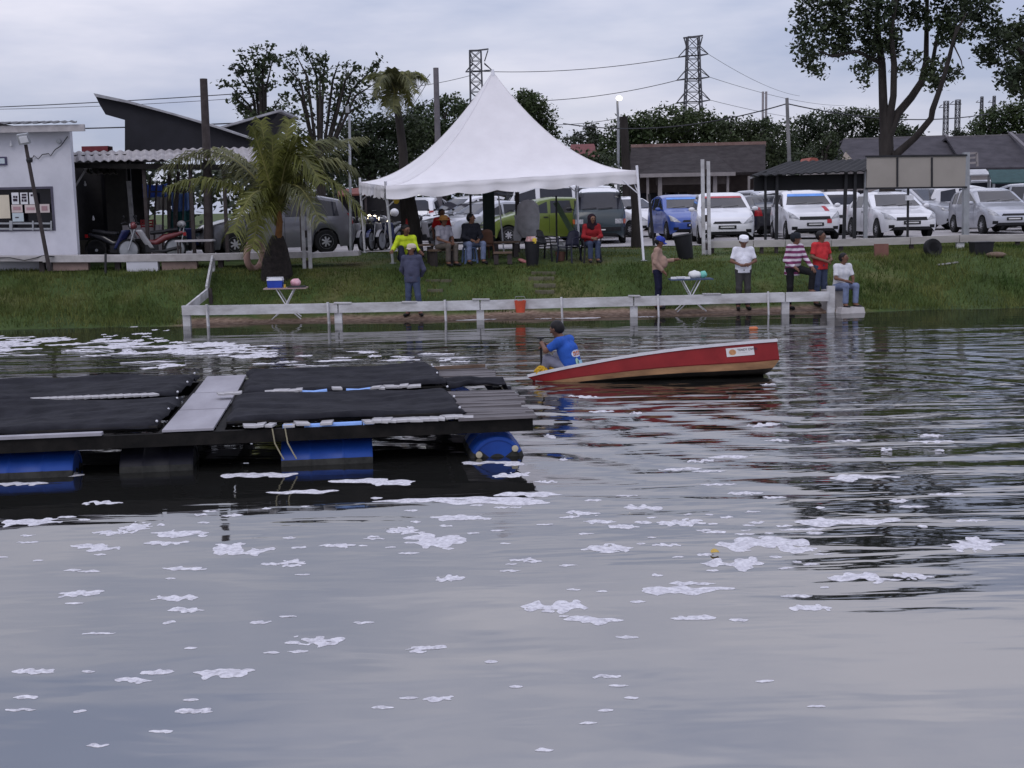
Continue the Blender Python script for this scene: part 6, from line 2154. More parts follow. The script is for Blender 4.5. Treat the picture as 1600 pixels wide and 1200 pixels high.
def pylon(px, ytop, Y, w_top, w_arm, w_bot, arms, label, t=0.16, head=True, ybot=None):
    base = Vector((at(px, 300, Y).x, Y, 1.0))
    top = at(px, ytop, Y)
    H = top.z - 1.0
    e = empty('pylon', base, 0, label, 'pylon', 'transmission pylons')
    s = Y / FOCAL

    def wid(f):
        return (w_bot + (w_arm - w_bot) * min(1, f / 0.8)) * s if f < 0.8 else (w_arm + (w_top - w_arm) * (f - 0.8) / 0.2) * s
    lv = [i / 16 for i in range(17)]
    tw = MB()
    for i in range(16):
        f0, f1 = lv[i], lv[i + 1]
        w0, w1 = wid(f0) / 2, wid(f1) / 2
        c0 = [Vector((base.x + a * w0, Y + b * w0, 1 + H * f0)) for a, b in ((-1, -1), (1, -1), (1, 1), (-1, 1))]
        c1 = [Vector((base.x + a * w1, Y + b * w1, 1 + H * f1)) for a, b in ((-1, -1), (1, -1), (1, 1), (-1, 1))]
        for k in range(4):
            j = (k + 1) % 4
            tw.bar(c0[k], c1[k], t, t)
            tw.bar(c0[k], c1[j], t * 0.55, t * 0.55)
            tw.bar(c0[j], c1[k], t * 0.55, t * 0.55)
            tw.bar(c1[k], c1[j], t * 0.55, t * 0.55)
    tw.build('tower', steel, e, world=True)
    tips = []
    for ya, half, slope in arms:
        c = at(px, ya, Y)
        ar = MB()
        hh = half * s
        for sg in (-1, 1):
            tip = c + Vector((sg * hh, 0.0, sg * slope * s))
            w = wid((c.z - 1) / H) / 2
            for b in (-1, 1):
                ar.bar(c + Vector((sg * w, b * w, 0)), tip, t * 0.8, t * 0.8)
                ar.bar(c + Vector((sg * w, b * w, hh * 0.55)), tip, t * 0.6, t * 0.6)
            ar.bar(c + Vector((sg * w, 0, 0)), c + Vector((-sg * w, 0, 0)), t, t)
            tips.append(tip)
        ar.build('cross_arm', steel, e, world=True)
    if head:
        hd = MB()
        c = at(px, ytop, Y)
        hd.bar(c + Vector((-15 * s, 0, -1.0 * s)), c + Vector((15 * s, 0, 2 * s)), t * 1.3, t * 1.3)
        w = wid(0.85) / 2
        for sg in (-1, 1):
            hd.bar(c + Vector((sg * 14 * s, 0, 0)), at(px, ytop + 17, Y) + Vector((sg * w, 0, 0)), t, t)
        hd.build('earth_wire_arm', steel, e, world=True)
    return e, tips


py1, tips1 = pylon(1083, 58, 280, 17, 20, 38, [(87, 23, 2), (123, 25, 2), (159, 26, 2)], 'tall lattice pylon with three cross arms above the domed tree', 0.24)
py2, tips2 = pylon(748, 79, 310, 17, 18, 22, [(111, 20, 1)], 'lattice pylon with flat top rising behind the tent peak', 0.26)
pylon(1475, 158, 620, 6, 6, 8, [(168, 8, 0)], 'small far lattice pylon, leftmost of the far four', 0.3, False)
pylon(1493, 156, 620, 6, 6, 8, [(163, 9, 0)], 'small far lattice pylon with spread arms, second of the far four', 0.3, False)
pylon(1530, 151, 700, 3, 4, 7, [(160, 5, 0)], 'thin far pylon just left of the rounded edge tree', 0.3, False)
pylon(1549, 150, 720, 3, 4, 7, [(160, 5, 0)], 'thin far pylon touching the rounded edge tree top', 0.3, False)


def wire(name, a, b, sag, r, label, n=20, group='overhead wires'):
    a, b = Vector(a), Vector(b)
    pts = [a.lerp(b, i / n) - Vector((0, 0, sag * 4 * (i / n) * (1 - i / n))) for i in range(n + 1)]
    o = MB().tube(pts, r, 4).build(name, dark_metal, origin=tuple(a))
    tag(o, label, 'wire', group)


wire('power_line', tips1[0], at(740, 111, 300), 1.2, 0.07, 'upper power line from the tall pylon to the tent peak pylon')
wire('power_line', tips1[2], at(820, 158, 296), 1.0, 0.07, 'middle power line running from the tall pylon behind the tent')
wire('power_line', tips1[4], at(870, 195, 296), 1.0, 0.06, 'lowest power line running from the tall pylon behind the tent')
wire('power_line', tips1[1], at(1250, 150, 500), 1.5, 0.05, 'upper power line from the tall pylon towards the far pylons')
wire('power_line', tips1[3], at(1320, 165, 500), 1.5, 0.05, 'middle power line from the tall pylon towards the far pylons')
wire('power_line', tips1[5], at(1320, 190, 500), 1.2, 0.05, 'lowest power line from the tall pylon towards the far pylons')
wire('power_line', at(-20, 168, 60), at(420, 143, 60), 0.05, 0.020, 'high wire crossing the sky above the white building')
wire('power_line', at(-20, 171, 60), at(420, 150, 62), 0.1, 0.012, 'fainter wire just under the high wire above the building')
wire('power_line', at(10, 203, 58), at(420, 190, 58), 0.05, 0.028, 'lower wire crossing behind the black clad house')
wire('power_line', at(1229.5, 162, 48), at(880, 193, 56), 0.5, 0.022, 'dark wire from the tall thin pole past the street lamp')
wire('power_line', at(1230, 162, 48), at(1545, 178, 60), 0.4, 0.022, 'dark wire from the tall thin pole behind the forked tree')
wire('power_line', at(600, 190, 46), at(672, 116, 50), 0.1, 0.018, 'guy wire slanting up to the concrete utility pole')
wire('power_line', at(618, 200, 46), at(670, 124, 50), 0.1, 0.014, 'second guy wire slanting beside the utility pole')
wire('power_line', at(560, 140, 300), at(742, 116, 310), 1.0, 0.06, 'power line from behind the tall palm to the tent peak pylon')
wire('power_line', at(683, 150, 60), at(560, 190, 62), 0.3, 0.014, 'thin service wire below the utility pole top')
# ================================================================== people
def snet(fun, lo, hi, h):
    """surface net of fun < 0 on a grid; returns vertices and quads"""
    lo, hi = np.array(lo, float), np.array(hi, float)
    n = np.ceil((hi - lo) / h).astype(int) + 1
    ax_ = [lo[i] + h * np.arange(n[i]) for i in range(3)]
    G = np.stack(np.meshgrid(*ax_, indexing='ij'), -1)
    V = fun(G.reshape(-1, 3)).reshape(n)
    s = V < 0
    cn = n - 1
    acc = np.zeros((*cn, 3)); cnt = np.zeros(cn)
    for a in range(3):
        o1, o2 = [i for i in range(3) if i != a]
        sl0 = [slice(None)] * 3; sl1 = [slice(None)] * 3
        sl0[a] = slice(0, -1); sl1[a] = slice(1, None)
        v0, v1 = V[tuple(sl0)], V[tuple(sl1)]
        cr = (v0 < 0) != (v1 < 0)
        t = np.where(cr, v0 / np.where(cr, v0 - v1, 1), 0)
        P = G[tuple(sl0)].copy()
        P[..., a] += t * h
        for d1 in (0, 1):
            for d2 in (0, 1):
                sl = [slice(None)] * 3
                sl[o1] = slice(d1, d1 + cn[o1]); sl[o2] = slice(d2, d2 + cn[o2])
                m = cr[tuple(sl)]
                acc += np.where(m[..., None], P[tuple(sl)], 0)
                cnt += m
    act = cnt > 0
    idx = -np.ones(cn, int)
    idx[act] = np.arange(act.sum())
    verts = acc[act] / cnt[act][:, None]
    quads = []
    for a in range(3):
        o1, o2 = [(1, 2), (2, 0), (0, 1)][a]
        sl0 = [slice(None)] * 3; sl1 = [slice(None)] * 3
        sl0[a] = slice(0, -1); sl1[a] = slice(1, None)
        s0, s1 = s[tuple(sl0)], s[tuple(sl1)]
        I = np.argwhere(s0 != s1)
        for i in I:
            if i[o1] == 0 or i[o2] == 0 or i[o1] > cn[o1] - 1 or i[o2] > cn[o2] - 1:
                continue
            c = []
            for d1, d2 in ((-1, -1), (0, -1), (0, 0), (-1, 0)):
                j = list(i); j[o1] += d1; j[o2] += d2
                c.append(idx[tuple(j)])
            if min(c) < 0:
                continue
            quads.append(c if s0[tuple(i)] else c[::-1])
    return verts, quads


def prim_d(P, pr):
    a, b, ra, rb = np.array(pr[0], float), np.array(pr[1], float), pr[2], pr[3]
    ab = b - a
    l2 = float(ab @ ab) + 1e-9
    t = ((P - a) @ ab) / l2
    tc = np.clip(t, 0, 1)
    d = np.linalg.norm(P - a - tc[:, None] * ab, axis=1) - (ra + (rb - ra) * tc)
    if len(pr) > 4 and pr[4]:
        d = np.maximum(d, (t - 1) * math.sqrt(l2))
    return d


def field(prims, k=0.03, clip=None):
    def f(P):
        d = None
        for pr in prims:
            e = prim_d(P, pr)
            if d is None:
                d = e
            else:
                h = np.clip(0.5 + 0.5 * (e - d) / k, 0, 1)
                d = e + (d - e) * h - k * h * (1 - h)
        if clip is not None:
            d = np.maximum(d, clip(P))
        return d
    return f


def prim_box(prims, m=0.05):
    P = np.array([p for pr in prims for p in (pr[0], pr[1])], float)
    r = max(max(pr[2], pr[3]) for pr in prims) + m
    return P.min(0) - r, P.max(0) + r


def net_obj(name, prims, mat, parent, h=0.016, k=0.03, clip=None, extra=None):
    lo, hi = prim_box(prims)
    v, q = snet(field(prims, k, clip), lo, hi, h)
    mb = MB()
    mb.v = [tuple(p) for p in v]
    mb.f = [tuple(int(i) for i in c) for c in q]
    mb.m = [0] * len(mb.f)
    if extra:
        extra(mb)
    o = mb.build(name, mat, parent, smooth=180)
    return o


SKIN = M('brown skin', (0.165, 0.085, 0.055), 0.55, var=0.10, scale=8)
SKIN2 = M('dark brown skin', (0.145, 0.072, 0.048), 0.55, var=0.10, scale=8)
HAIR = M('black hair', (0.008, 0.007, 0.008), 0.6, var=0.3, scale=20)
EYE = M('dark eye', (0.008, 0.006, 0.006), 0.2)
LIP = M('lip', (0.10, 0.04, 0.035), 0.5)
SHOE = M('dark shoe', (0.015, 0.014, 0.016), 0.6)


def cloth(name, col, var=0.18):
    return M('cloth ' + name, col, 0.85, var=var, scale=5, bump=0.03, bscale=8, spec=0.15)


STAND = dict(pelvis=(0, 0, 0.93), chest=(0, 0, 1.24), neck=(0, 0.01, 1.43), head=(0, -0.015, 1.575),
             shL=(0.175, 0, 1.375), shR=(-0.175, 0, 1.375), elL=(0.235, 0.03, 1.10), elR=(-0.235, 0.03, 1.10), wrL=(0.245, -0.06, 0.86), wrR=(-0.245, -0.06, 0.86),
             hiL=(0.085, 0, 0.89), hiR=(-0.085, 0, 0.89), knL=(0.10, -0.02, 0.49), knR=(-0.10, -0.02, 0.49), anL=(0.11, 0.02, 0.085), anR=(-0.11, 0.02, 0.085),
             toL=(0.13, -0.15, 0.035), toR=(-0.13, -0.15, 0.035), look=(0, -1, 0), haL=None, haR=None)


def person(label, loc, rz, pose, shirt, trousers, sleeve='short', head_wear='hair', wear_mat=None, skin=SKIN, scale=1.0, hem=0.06, belly=0.0, shoe=SHOE, z_off=0.0, bare=False, group=None, hood=None):
    J = dict(STAND)
    J.update(pose)
    V = {k: (Vector(v) * scale if v is not None and k != 'look' else v) for k, v in J.items()}
    S = scale
    root = empty('person', (loc[0], loc[1], loc[2] + z_off), rz, label, 'person', group)
    rt_ = (V['shL'] - V['shR']).normalized()
    hr = (V['hiL'] - V['hiR']).normalized()
    spine = (V['chest'] - V['pelvis']).normalized()
    fw = spine.cross(rt_).normalized()
    if fw.dot(Vector((0, -1, 0))) < 0 and abs(fw.y) > 0.3:
        fw = -fw
    up_ = Vector((0, 0, 1))
    lk = Vector(J['look']).normalized()
    hu = (up_ - lk * up_.dot(lk)).normalized()
    hrt = lk.cross(hu).normalized()
    H = V['head']

    def torso(e, low=0.0):
        pr = []
        lo_ = V['pelvis'] - spine * low * S
        for sg in (-1, 1):
            pr.append((lo_ + hr * sg * 0.060 * S, V['chest'] + rt_ * sg * 0.075 * S, (0.108 + e) * S, (0.102 + e) * S))
            pr.append((V['chest'] + rt_ * sg * 0.07 * S, (V['shL'] if sg > 0 else V['shR']) * 0.45 + V['neck'] * 0.55 - spine * 0.06 * S, (0.105 + e) * S, (0.072 + e) * S))
        pr.append((V['shL'], V['shR'], (0.058 + e) * S, (0.058 + e) * S))
        if belly:
            c = V['pelvis'].lerp(V['chest'], 0.45) + fw * belly * S
            pr.append((c, c + spine * 0.06 * S, (0.12 + e) * S, (0.11 + e) * S))
        return pr

    def arm(s, e, upto=1.0, flat=True):
        sh, el, wr = V['sh' + s], V['el' + s], V['wr' + s]
        if upto <= 1.0:
            return [(sh, sh.lerp(el, upto), (0.055 + e) * S, (0.047 + e) * S, flat)]
        return [(sh, el, (0.055 + e) * S, (0.043 + e) * S), (el, el.lerp(wr, upto - 1.0), (0.043 + e) * S, (0.033 + e) * S, flat)]

    def leg(s, e, upto=2.0):
        hi, kn, an = V['hi' + s], V['kn' + s], V['an' + s]
        pr = [(hi, kn, (0.088 + e) * S, (0.058 + e) * S)]
        if upto > 1:
            pr.append((kn, kn.lerp(an, upto - 1), (0.058 + e) * S, (0.042 + e + (0.012 if e else 0)) * S, bool(e)))
        return pr
    # ---- the body: one continuous figure
    pr = torso(0.0)
    pr.append((V['neck'] - spine * 0.04 * S, H - hu * 0.03 * S, 0.056 * S, 0.052 * S))
    pr.append((H + hu * 0.025 * S - lk * 0.015 * S, H + hu * 0.01 * S + lk * 0.012 * S, 0.090 * S, 0.084 * S))
    pr.append((H - hu * 0.055 * S + lk * 0.025 * S, H - hu * 0.085 * S + lk * 0.040 * S, 0.058 * S, 0.040 * S))
    for s in 'LR':
        pr += arm(s, -0.006, 2.0, False)
        pr += leg(s, -0.004)
        d = (V['wr' + s] - V['el' + s]).normalized()
        hp = V['ha' + s] if V['ha' + s] is not None else V['wr' + s] + d * 0.085 * S
        V['ha' + s] = hp
        pr.append((V['wr' + s], hp, 0.030 * S, 0.032 * S))
        pr.append((V['an' + s], V['to' + s], 0.042 * S, 0.034 * S))
    fine = [(H + lk * 0.092 * S + hu * 0.005 * S, H + lk * 0.112 * S - hu * 0.025 * S, 0.010 * S, 0.016 * S)]
    for sg in (-1, 1):
        fine.append((H + hrt * sg * 0.090 * S + hu * 0.015 * S, H + hrt * sg * 0.092 * S - hu * 0.025 * S, 0.018 * S, 0.014 * S))

    def fingers(mb):
        for s in 'LR':
            wr, hp = V['wr' + s], V['ha' + s]
            d = (hp - wr).normalized()
            sd = d.cross(Vector((0, 0, 1)))
            if sd.length < 0.2:
                sd = Vector((1, 0, 0))
            sd.normalize()
            dn = sd.cross(d).normalized()
            if dn.z > 0:
                dn = -dn
            for i, ln in enumerate((0.062, 0.072, 0.068, 0.055)):
                b = hp + sd * (0.030 - 0.020 * i) * S + d * 0.012 * S
                p1 = b + d * ln * 0.55 * S + dn * 0.010 * S
                p2 = b + d * ln * 0.80 * S + dn * 0.035 * S
                mb.tube([b - d * 0.02 * S, p1, p2], [0.0095 * S, 0.009 * S, 0.007 * S], 6)
            b = wr.lerp(hp, 0.4) + sd * 0.026 * S
            mb.tube([b, b + (sd * 0.8 + d * 0.7).normalized() * 0.034 * S, b + (sd * 0.5 + d).normalized() * 0.062 * S + dn * 0.014 * S], [0.012 * S, 0.0105 * S, 0.008 * S], 6)

    def head_bits(mb):
        for p in fine:
            mb.tube([p[0], (Vector(p[0]) + Vector(p[1])) / 2, p[1]], [p[2], (p[2] + p[3]) / 2, p[3]], 6)
    body = net_obj('body', pr, skin, root, 0.015, 0.028, extra=lambda mb: (fingers(mb), head_bits(mb)))
    for sg in (-1, 1):
        MB().ball(H + lk * 0.088 * S + hrt * sg * 0.033 * S + hu * 0.022 * S, 0.011 * S, 6, 4).build('eye', EYE, root, smooth=180)
    MB().ball(H + lk * 0.090 * S - hu * 0.062 * S, 0.020 * S, 8, 4, sq=(1.1, 0.7, 0.35)).build('mouth', LIP, root, smooth=180)
    # ---- clothing
    if shirt is not None:
        pr = torso(0.016, hem)
        for s in 'LR':
            pr += arm(s, 0.012, 0.80 if sleeve == 'short' else 1.97)
        if hood == 'collar':
            pr.append((V['neck'] - spine * 0.03 * S, V['neck'] + hu * 0.012 * S, 0.072 * S, 0.066 * S, True))
        sv = np.array(spine)
        s_off = float(spine.dot(V['pelvis'])) - (hem + 0.03) * S
        sb = [pr_ for pr_ in (V['wrL'], V['wrR'], V['elL'], V['elR'])]
        low_ = min(float(spine.dot(q_)) for q_ in sb) - 0.06
        net_obj('shirt', pr, shirt, root, 0.015, 0.03, clip=lambda P: np.where(np.abs((P - np.array(V['pelvis'])) @ np.array(hr)) < 0.21 * S, s_off - P @ sv, -1.0))
    if trousers is not None:
        pr = []
        for s in 'LR':
            pr += leg(s, 0.012, 1.93 if not bare else 1.05)
        pr.append((V['hiL'], V['hiR'], 0.105 * S, 0.105 * S))
        pr.append((V['pelvis'] + hr * 0.055 * S, V['pelvis'] - hr * 0.055 * S, 0.116 * S, 0.116 * S))
        net_obj('trousers', pr, trousers, root, 0.016, 0.03)
    for s in 'LR':
        net_obj('shoe', [(V['an' + s] - Vector((0, 0, 0.03)) * S, V['to' + s], 0.046 * S, 0.042 * S)], shoe, root, 0.016)
    # ---- head wear
    wm = wear_mat or HAIR

    def hair():
        c = H + hu * 0.024 * S - lk * 0.018 * S
        nrm = (hu * 0.5 - lk * 0.86)
        off = float(nrm.dot(H)) - 0.012 * S
        nv = np.array(nrm)
        net_obj('hair', [(c, c - hu * 0.02 * S - lk * 0.012 * S, 0.104 * S, 0.098 * S)], HAIR, root, 0.013, clip=lambda P: off - P @ nv)
    B = Matrix((hrt, lk, hu)).transposed()
    if head_wear == 'hair':
        hair()
    elif head_wear in ('cap', 'kufi', 'hat', 'beanie'):
        hair()
        mb = MB()
        c = H + hu * 0.045 * S - lk * 0.012 * S
        if head_wear == 'kufi':
            mb.lathe([(0.108 * S, -0.01 * S), (0.112 * S, 0.03 * S), (0.104 * S, 0.072 * S), (0.07 * S, 0.088 * S), (0.0, 0.092 * S)], c, 18, rot=B)
        elif head_wear == 'beanie':
            mb.lathe([(0.108 * S, -0.05 * S), (0.117 * S, -0.01 * S), (0.112 * S, 0.045 * S), (0.08 * S, 0.082 * S), (0.0, 0.096 * S)], c, 18, rot=B)
        else:
            mb.lathe([(0.110 * S, -0.015 * S), (0.114 * S, 0.02 * S), (0.100 * S, 0.062 * S), (0.06 * S, 0.088 * S), (0.0, 0.094 * S)], c, 18, rot=B)
        if head_wear == 'cap':
            mb.grid(lambda u, v: c + B @ (Vector(((v - 0.5) * 0.17 * (1 - 0.35 * u * u), 0.085 + 0.105 * u * (1 - (v - 0.5) ** 2 * 1.6), 0.0 - 0.02 * u - 0.03 * (2 * v - 1) ** 2)) * S), 5, 8)
        if head_wear == 'hat':
            mb.lathe([(0.105 * S, -0.012 * S), (0.15 * S, -0.028 * S), (0.205 * S, -0.030 * S), (0.205 * S, -0.036 * S), (0.15 * S, -0.034 * S), (0.105 * S, -0.02 * S)], c, 20, rot=B)
        mb.build({'cap': 'cap', 'kufi': 'skullcap', 'hat': 'hat', 'beanie': 'cap'}[head_wear], wm, root, smooth=50)
    elif head_wear == 'scarf':
        c = H + hu * 0.02 * S - lk * 0.02 * S
        fpt = H + lk * 0.055 * S
        lkv = np.array(lk)
        off = float(lk.dot(fpt))
        sh = (V['shL'] + V['shR']) / 2
        net_obj('headscarf', [(c, c - hu * 0.03 * S, 0.118 * S, 0.112 * S), (H - hu * 0.06 * S, sh + hu * 0.02 * S, 0.105 * S, 0.13 * S), (sh + rt_ * 0.10 * S, sh - rt_ * 0.10 * S, 0.09 * S, 0.09 * S)], wm, root, 0.015,
                clip=lambda P: (P @ lkv) - off)
    return root, V


def seated(h=0.45, fwd=0.42, lean=0.05, spread=0.13):
    p = h + 0.09
    return dict(pelvis=(0, 0, p), chest=(0, -lean, p + 0.31), neck=(0, -lean * 1.5, p + 0.50), head=(0, -lean * 1.8 - 0.02, p + 0.645),
                shL=(0.175, -lean * 1.4, p + 0.445), shR=(-0.175, -lean * 1.4, p + 0.445), elL=(0.24, -lean - 0.10, p + 0.18), elR=(-0.24, -lean - 0.10, p + 0.18),
                wrL=(0.10, -lean - 0.28, p + 0.10), wrR=(-0.10, -lean - 0.28, p + 0.10), hiL=(0.09, -0.02, p - 0.02), hiR=(-0.09, -0.02, p - 0.02),
                knL=(spread, -fwd, p + 0.0), knR=(-spread, -fwd, p + 0.0), anL=(spread, -fwd + 0.02, max(0.09, p - 0.43)), anR=(-spread, -fwd + 0.02, max(0.09, p - 0.43)),
                toL=(spread + 0.02, -fwd - 0.14, max(0.04, p - 0.48)), toR=(-spread - 0.02, -fwd - 0.14, max(0.04, p - 0.48)))


def mat_stripes():
    m = bpy.data.materials.new('purple striped hoodie cloth')
    m.use_nodes = True
    N, L = m.node_tree.nodes, m.node_tree.links
    b = N['Principled BSDF']
    b.inputs['Roughness'].default_value = 0.85
    tc = N.new('ShaderNodeTexCoord')
    w = N.new('ShaderNodeTexWave')
    w.bands_direction = 'Z'
    w.inputs['Scale'].default_value = 2.6
    w.inputs['Distortion'].default_value = 1.2
    w.inputs['Detail Scale'].default_value = 1.5
    L.new(tc.outputs['Object'], w.inputs['Vector'])
    r = N.new('ShaderNodeValToRGB')
    e = r.color_ramp.elements
    e[0].position, e[0].color = 0.45, (0.13, 0.018, 0.075, 1)
    e[1].position, e[1].color = 0.62, (0.52, 0.46, 0.52, 1)
    L.new(w.outputs['Fac'], r.inputs['Fac'])
    L.new(r.outputs['Color'], b.inputs['Base Color'])
    return m


jeans = cloth('blue denim', (0.050, 0.065, 0.115), 0.25)
lt_jeans = cloth('light denim', (0.14, 0.17, 0.27), 0.25)
navy = cloth('navy trousers', (0.014, 0.015, 0.030))
blackc = cloth('black', (0.012, 0.012, 0.014))
greyc = cloth('dark grey', (0.045, 0.043, 0.045))

# 1 man in the grey blue jacket on the beach
g = onground(646, 494)
person('person in blue-grey jacket and pale cap standing at the water, hands behind back', g, R(-10),
       dict(elL=(0.27, 0.06, 1.10), elR=(-0.27, 0.06, 1.10), wrL=(0.17, 0.16, 0.93), wrR=(-0.17, 0.16, 0.93), haL=(0.10, 0.19, 0.92), haR=(-0.10, 0.19, 0.92), anL=(0.17, 0.02, 0.085), toL=(0.24, -0.12, 0.035), knL=(0.13, -0.02, 0.49), anR=(-0.13, 0.02, 0.085), toR=(-0.17, -0.14, 0.035), look=(-0.5, -0.85, 0.0)),
       cloth('blue grey jacket', (0.055, 0.058, 0.095)), jeans, 'long', 'cap', cloth('pale beige cap', (0.42, 0.36, 0.30)), SKIN2, 0.985, 0.10, 0.03, hood='collar')
# 2 person in the yellow jacket sitting behind him
g = onground(634, 420)
sp_ = seated(0.20, 0.40, 0.16, 0.16)
sp_.update(wrR=(-0.36, -0.42, 0.45), elR=(-0.30, -0.22, 0.50), wrL=(0.30, -0.34, 0.42), look=(0.5, -0.8, -0.25), anL=(0.14, -0.66, 0.09), anR=(-0.14, -0.66, 0.09), toL=(0.16, -0.8, 0.05), toR=(-0.16, -0.8, 0.05), knL=(0.15, -0.40, 0.50), knR=(-0.15, -0.40, 0.50))
person('person in bright yellow hi-vis jacket sitting behind the blue-jacketed person', g, R(12), sp_, cloth('hi-vis yellow', (0.50, 0.62, 0.03), 0.12), navy, 'long', 'hair', None, SKIN2, 1.05, 0.06, hood='collar')
# 3 man with orange hat, seated
g = onground(690, 417)
person('seated person in grey shirt and brimmed orange-brown hat beside the trunk', g + Vector((0, 0.25, 0)), R(42), seated(0.44, 0.42, 0.06, 0.12), cloth('pale grey shirt', (0.26, 0.25, 0.29)), cloth('brown grey trousers', (0.10, 0.085, 0.075)), 'short', 'hat', cloth('orange brown hat', (0.32, 0.16, 0.05)), SKIN2, 1.0, 0.06, 0.05)
# 4 man in red T-shirt standing behind
gx = at(691, 395, 37.4)
person('person in red T-shirt and white shorts behind the two seated people', (gx.x, 37.4, ground_z(gx.x, 37.4)), R(15), dict(seated(0.40, 0.40, 0.04, 0.14), look=(0.3, -1, 0), elL=(0.27, 0.0, 0.66), wrL=(0.27, -0.12, 0.50), elR=(-0.27, 0.0, 0.66), wrR=(-0.27, -0.12, 0.50)), cloth('bright red', (0.42, 0.018, 0.02)), cloth('white shorts', (0.5, 0.48, 0.46)), 'short', 'hair', None, SKIN2, 0.98, 0.08, bare=True)
# 5 man in dark jacket on the blue stool
g = onground(735, 413)
person('seated person in dark jacket and light jeans on a blue stool', g + Vector((0, 0.25, 0)), R(24), dict(seated(0.42, 0.40, 0.05, 0.19), look=(0.75, -0.6, 0.0)), cloth('dark jacket', (0.018, 0.019, 0.026)), lt_jeans, 'long', 'hair', None, SKIN, 1.02, 0.07, hood='collar')
# 6 woman in headscarf
g = onground(924, 411)
person('seated person in dark headscarf and red jacket on a black chair', g + Vector((0, 0.25, 0)), R(10), dict(seated(0.43, 0.40, 0.10, 0.10), wrL=(0.06, -0.42, 0.66), wrR=(-0.06, -0.42, 0.66), look=(0.25, -1, -0.1)), cloth('dark red jacket', (0.24, 0.018, 0.022)), jeans, 'long', 'scarf', cloth('plum scarf', (0.022, 0.012, 0.018)), SKIN, 0.96, 0.05)
# 7 man in blue cap, side-on
g = onground(1028, 483)
person('heavy-set person in tan shirt and blue cap standing side-on by the table', g, R(78),
       dict(elL=(0.21, -0.10, 1.10), wrL=(0.16, -0.38, 1.14), elR=(-0.23, 0.04, 1.10), wrR=(-0.20, -0.14, 0.90), head=(0, -0.06, 1.56), look=(0, -0.92, -0.38), neck=(0, -0.02, 1.43), chest=(0, 0.02, 1.23)),
       cloth('tan shirt', (0.30, 0.20, 0.16)), cloth('navy work trousers', (0.012, 0.013, 0.032)), 'long', 'cap', cloth('royal blue cap', (0.03, 0.05, 0.28)), SKIN2, 1.0, 0.05, 0.11)
# 8 man in white shirt and skullcap
g = onground(1161, 484)
person('person in white shirt and white skullcap looking down at their hands', g, R(0),
       dict(elL=(0.27, -0.03, 1.12), elR=(-0.27, -0.03, 1.12), wrL=(0.09, -0.26, 1.05), wrR=(-0.08, -0.25, 1.03), haL=(0.01, -0.30, 1.055), haR=(0.0, -0.29, 1.03), head=(0, -0.045, 1.565), look=(0, -0.88, -0.45)),
       cloth('white shirt', (0.62, 0.62, 0.68), 0.08), greyc, 'short', 'kufi', cloth('white skullcap', (0.7, 0.7, 0.74), 0.05), SKIN2, 1.01, 0.05, 0.05)
# 9 person in striped hoodie with a foot on the rail
g = onground(1238, 483)
person('person in purple striped hoodie and dark cap, one foot raised on the rail', g, R(35),
       dict(hiL=(0.09, -0.03, 0.90), knL=(0.16, -0.44, 0.82), anL=(0.15, -0.40, 0.42), toL=(0.16, -0.57, 0.375), elL=(0.24, -0.16, 1.12), wrL=(0.17, -0.42, 0.93), elR=(-0.23, 0.0, 1.10), wrR=(-0.16, -0.20, 0.95), chest=(0, -0.05, 1.24), neck=(0, -0.07, 1.43), head=(0, -0.09, 1.575), shL=(0.175, -0.06, 1.38), shR=(-0.175, -0.06, 1.38), look=(0.55, -0.8, 0)),
       mat_stripes(), blackc, 'long', 'beanie', cloth('dark cap', (0.018, 0.020, 0.026)), SKIN2, 1.04, 0.14, 0.03, hood='collar')
# 10 red T-shirt man behind the rail
g = onground(1281, 478)
person('person in red T-shirt and jeans standing behind the rail end', g, R(28),
       dict(elL=(0.26, -0.02, 1.12), elR=(-0.26, -0.02, 1.12), wrL=(0.10, -0.25, 1.05), wrR=(-0.08, -0.24, 1.03), haL=(0.02, -0.29, 1.04), look=(0.5, -0.85, 0)),
       cloth('coral red', (0.42, 0.030, 0.035)), jeans, 'short', 'hair', None, SKIN2, 1.03, 0.07, 0.03)
# 11 white T-shirt man sitting at the rail end
g = at(1313, 480, 29.5)
person('seated person in white T-shirt and jeans at the end of the rail', (g.x, 29.55, 0.02), R(22),
       dict(seated(0.50, 0.42, 0.06, 0.14), look=(0.55, -0.85, 0.05), wrL=(0.22, -0.20, 0.62), wrR=(-0.02, -0.28, 0.70)),
       cloth('white T-shirt', (0.55, 0.55, 0.58), 0.1), lt_jeans, 'short', 'hair', None, SKIN2, 0.98, 0.04)
g2 = Vector((g.x - 0.1, 29.62, 0))
st_ = empty('stone_block', (g2.x, 29.62, 0.0), 0.2, 'rough grey block the white T-shirted person sits on', 'block')
MB().box((0, 0.05, 0.25), (0.55, 0.34, 0.50), taper=0.9).build('block', concrete, st_)
o = MB().box((0, 0, 0.02), (0.62, 0.34, 0.22), rot=0.15, taper=0.85).build('stone_block', concrete)
o.location = (g.x + 0.12, 29.08, 0.0)
tag(o, 'flat stone at the water under the seated feet at the rail end', 'stone')

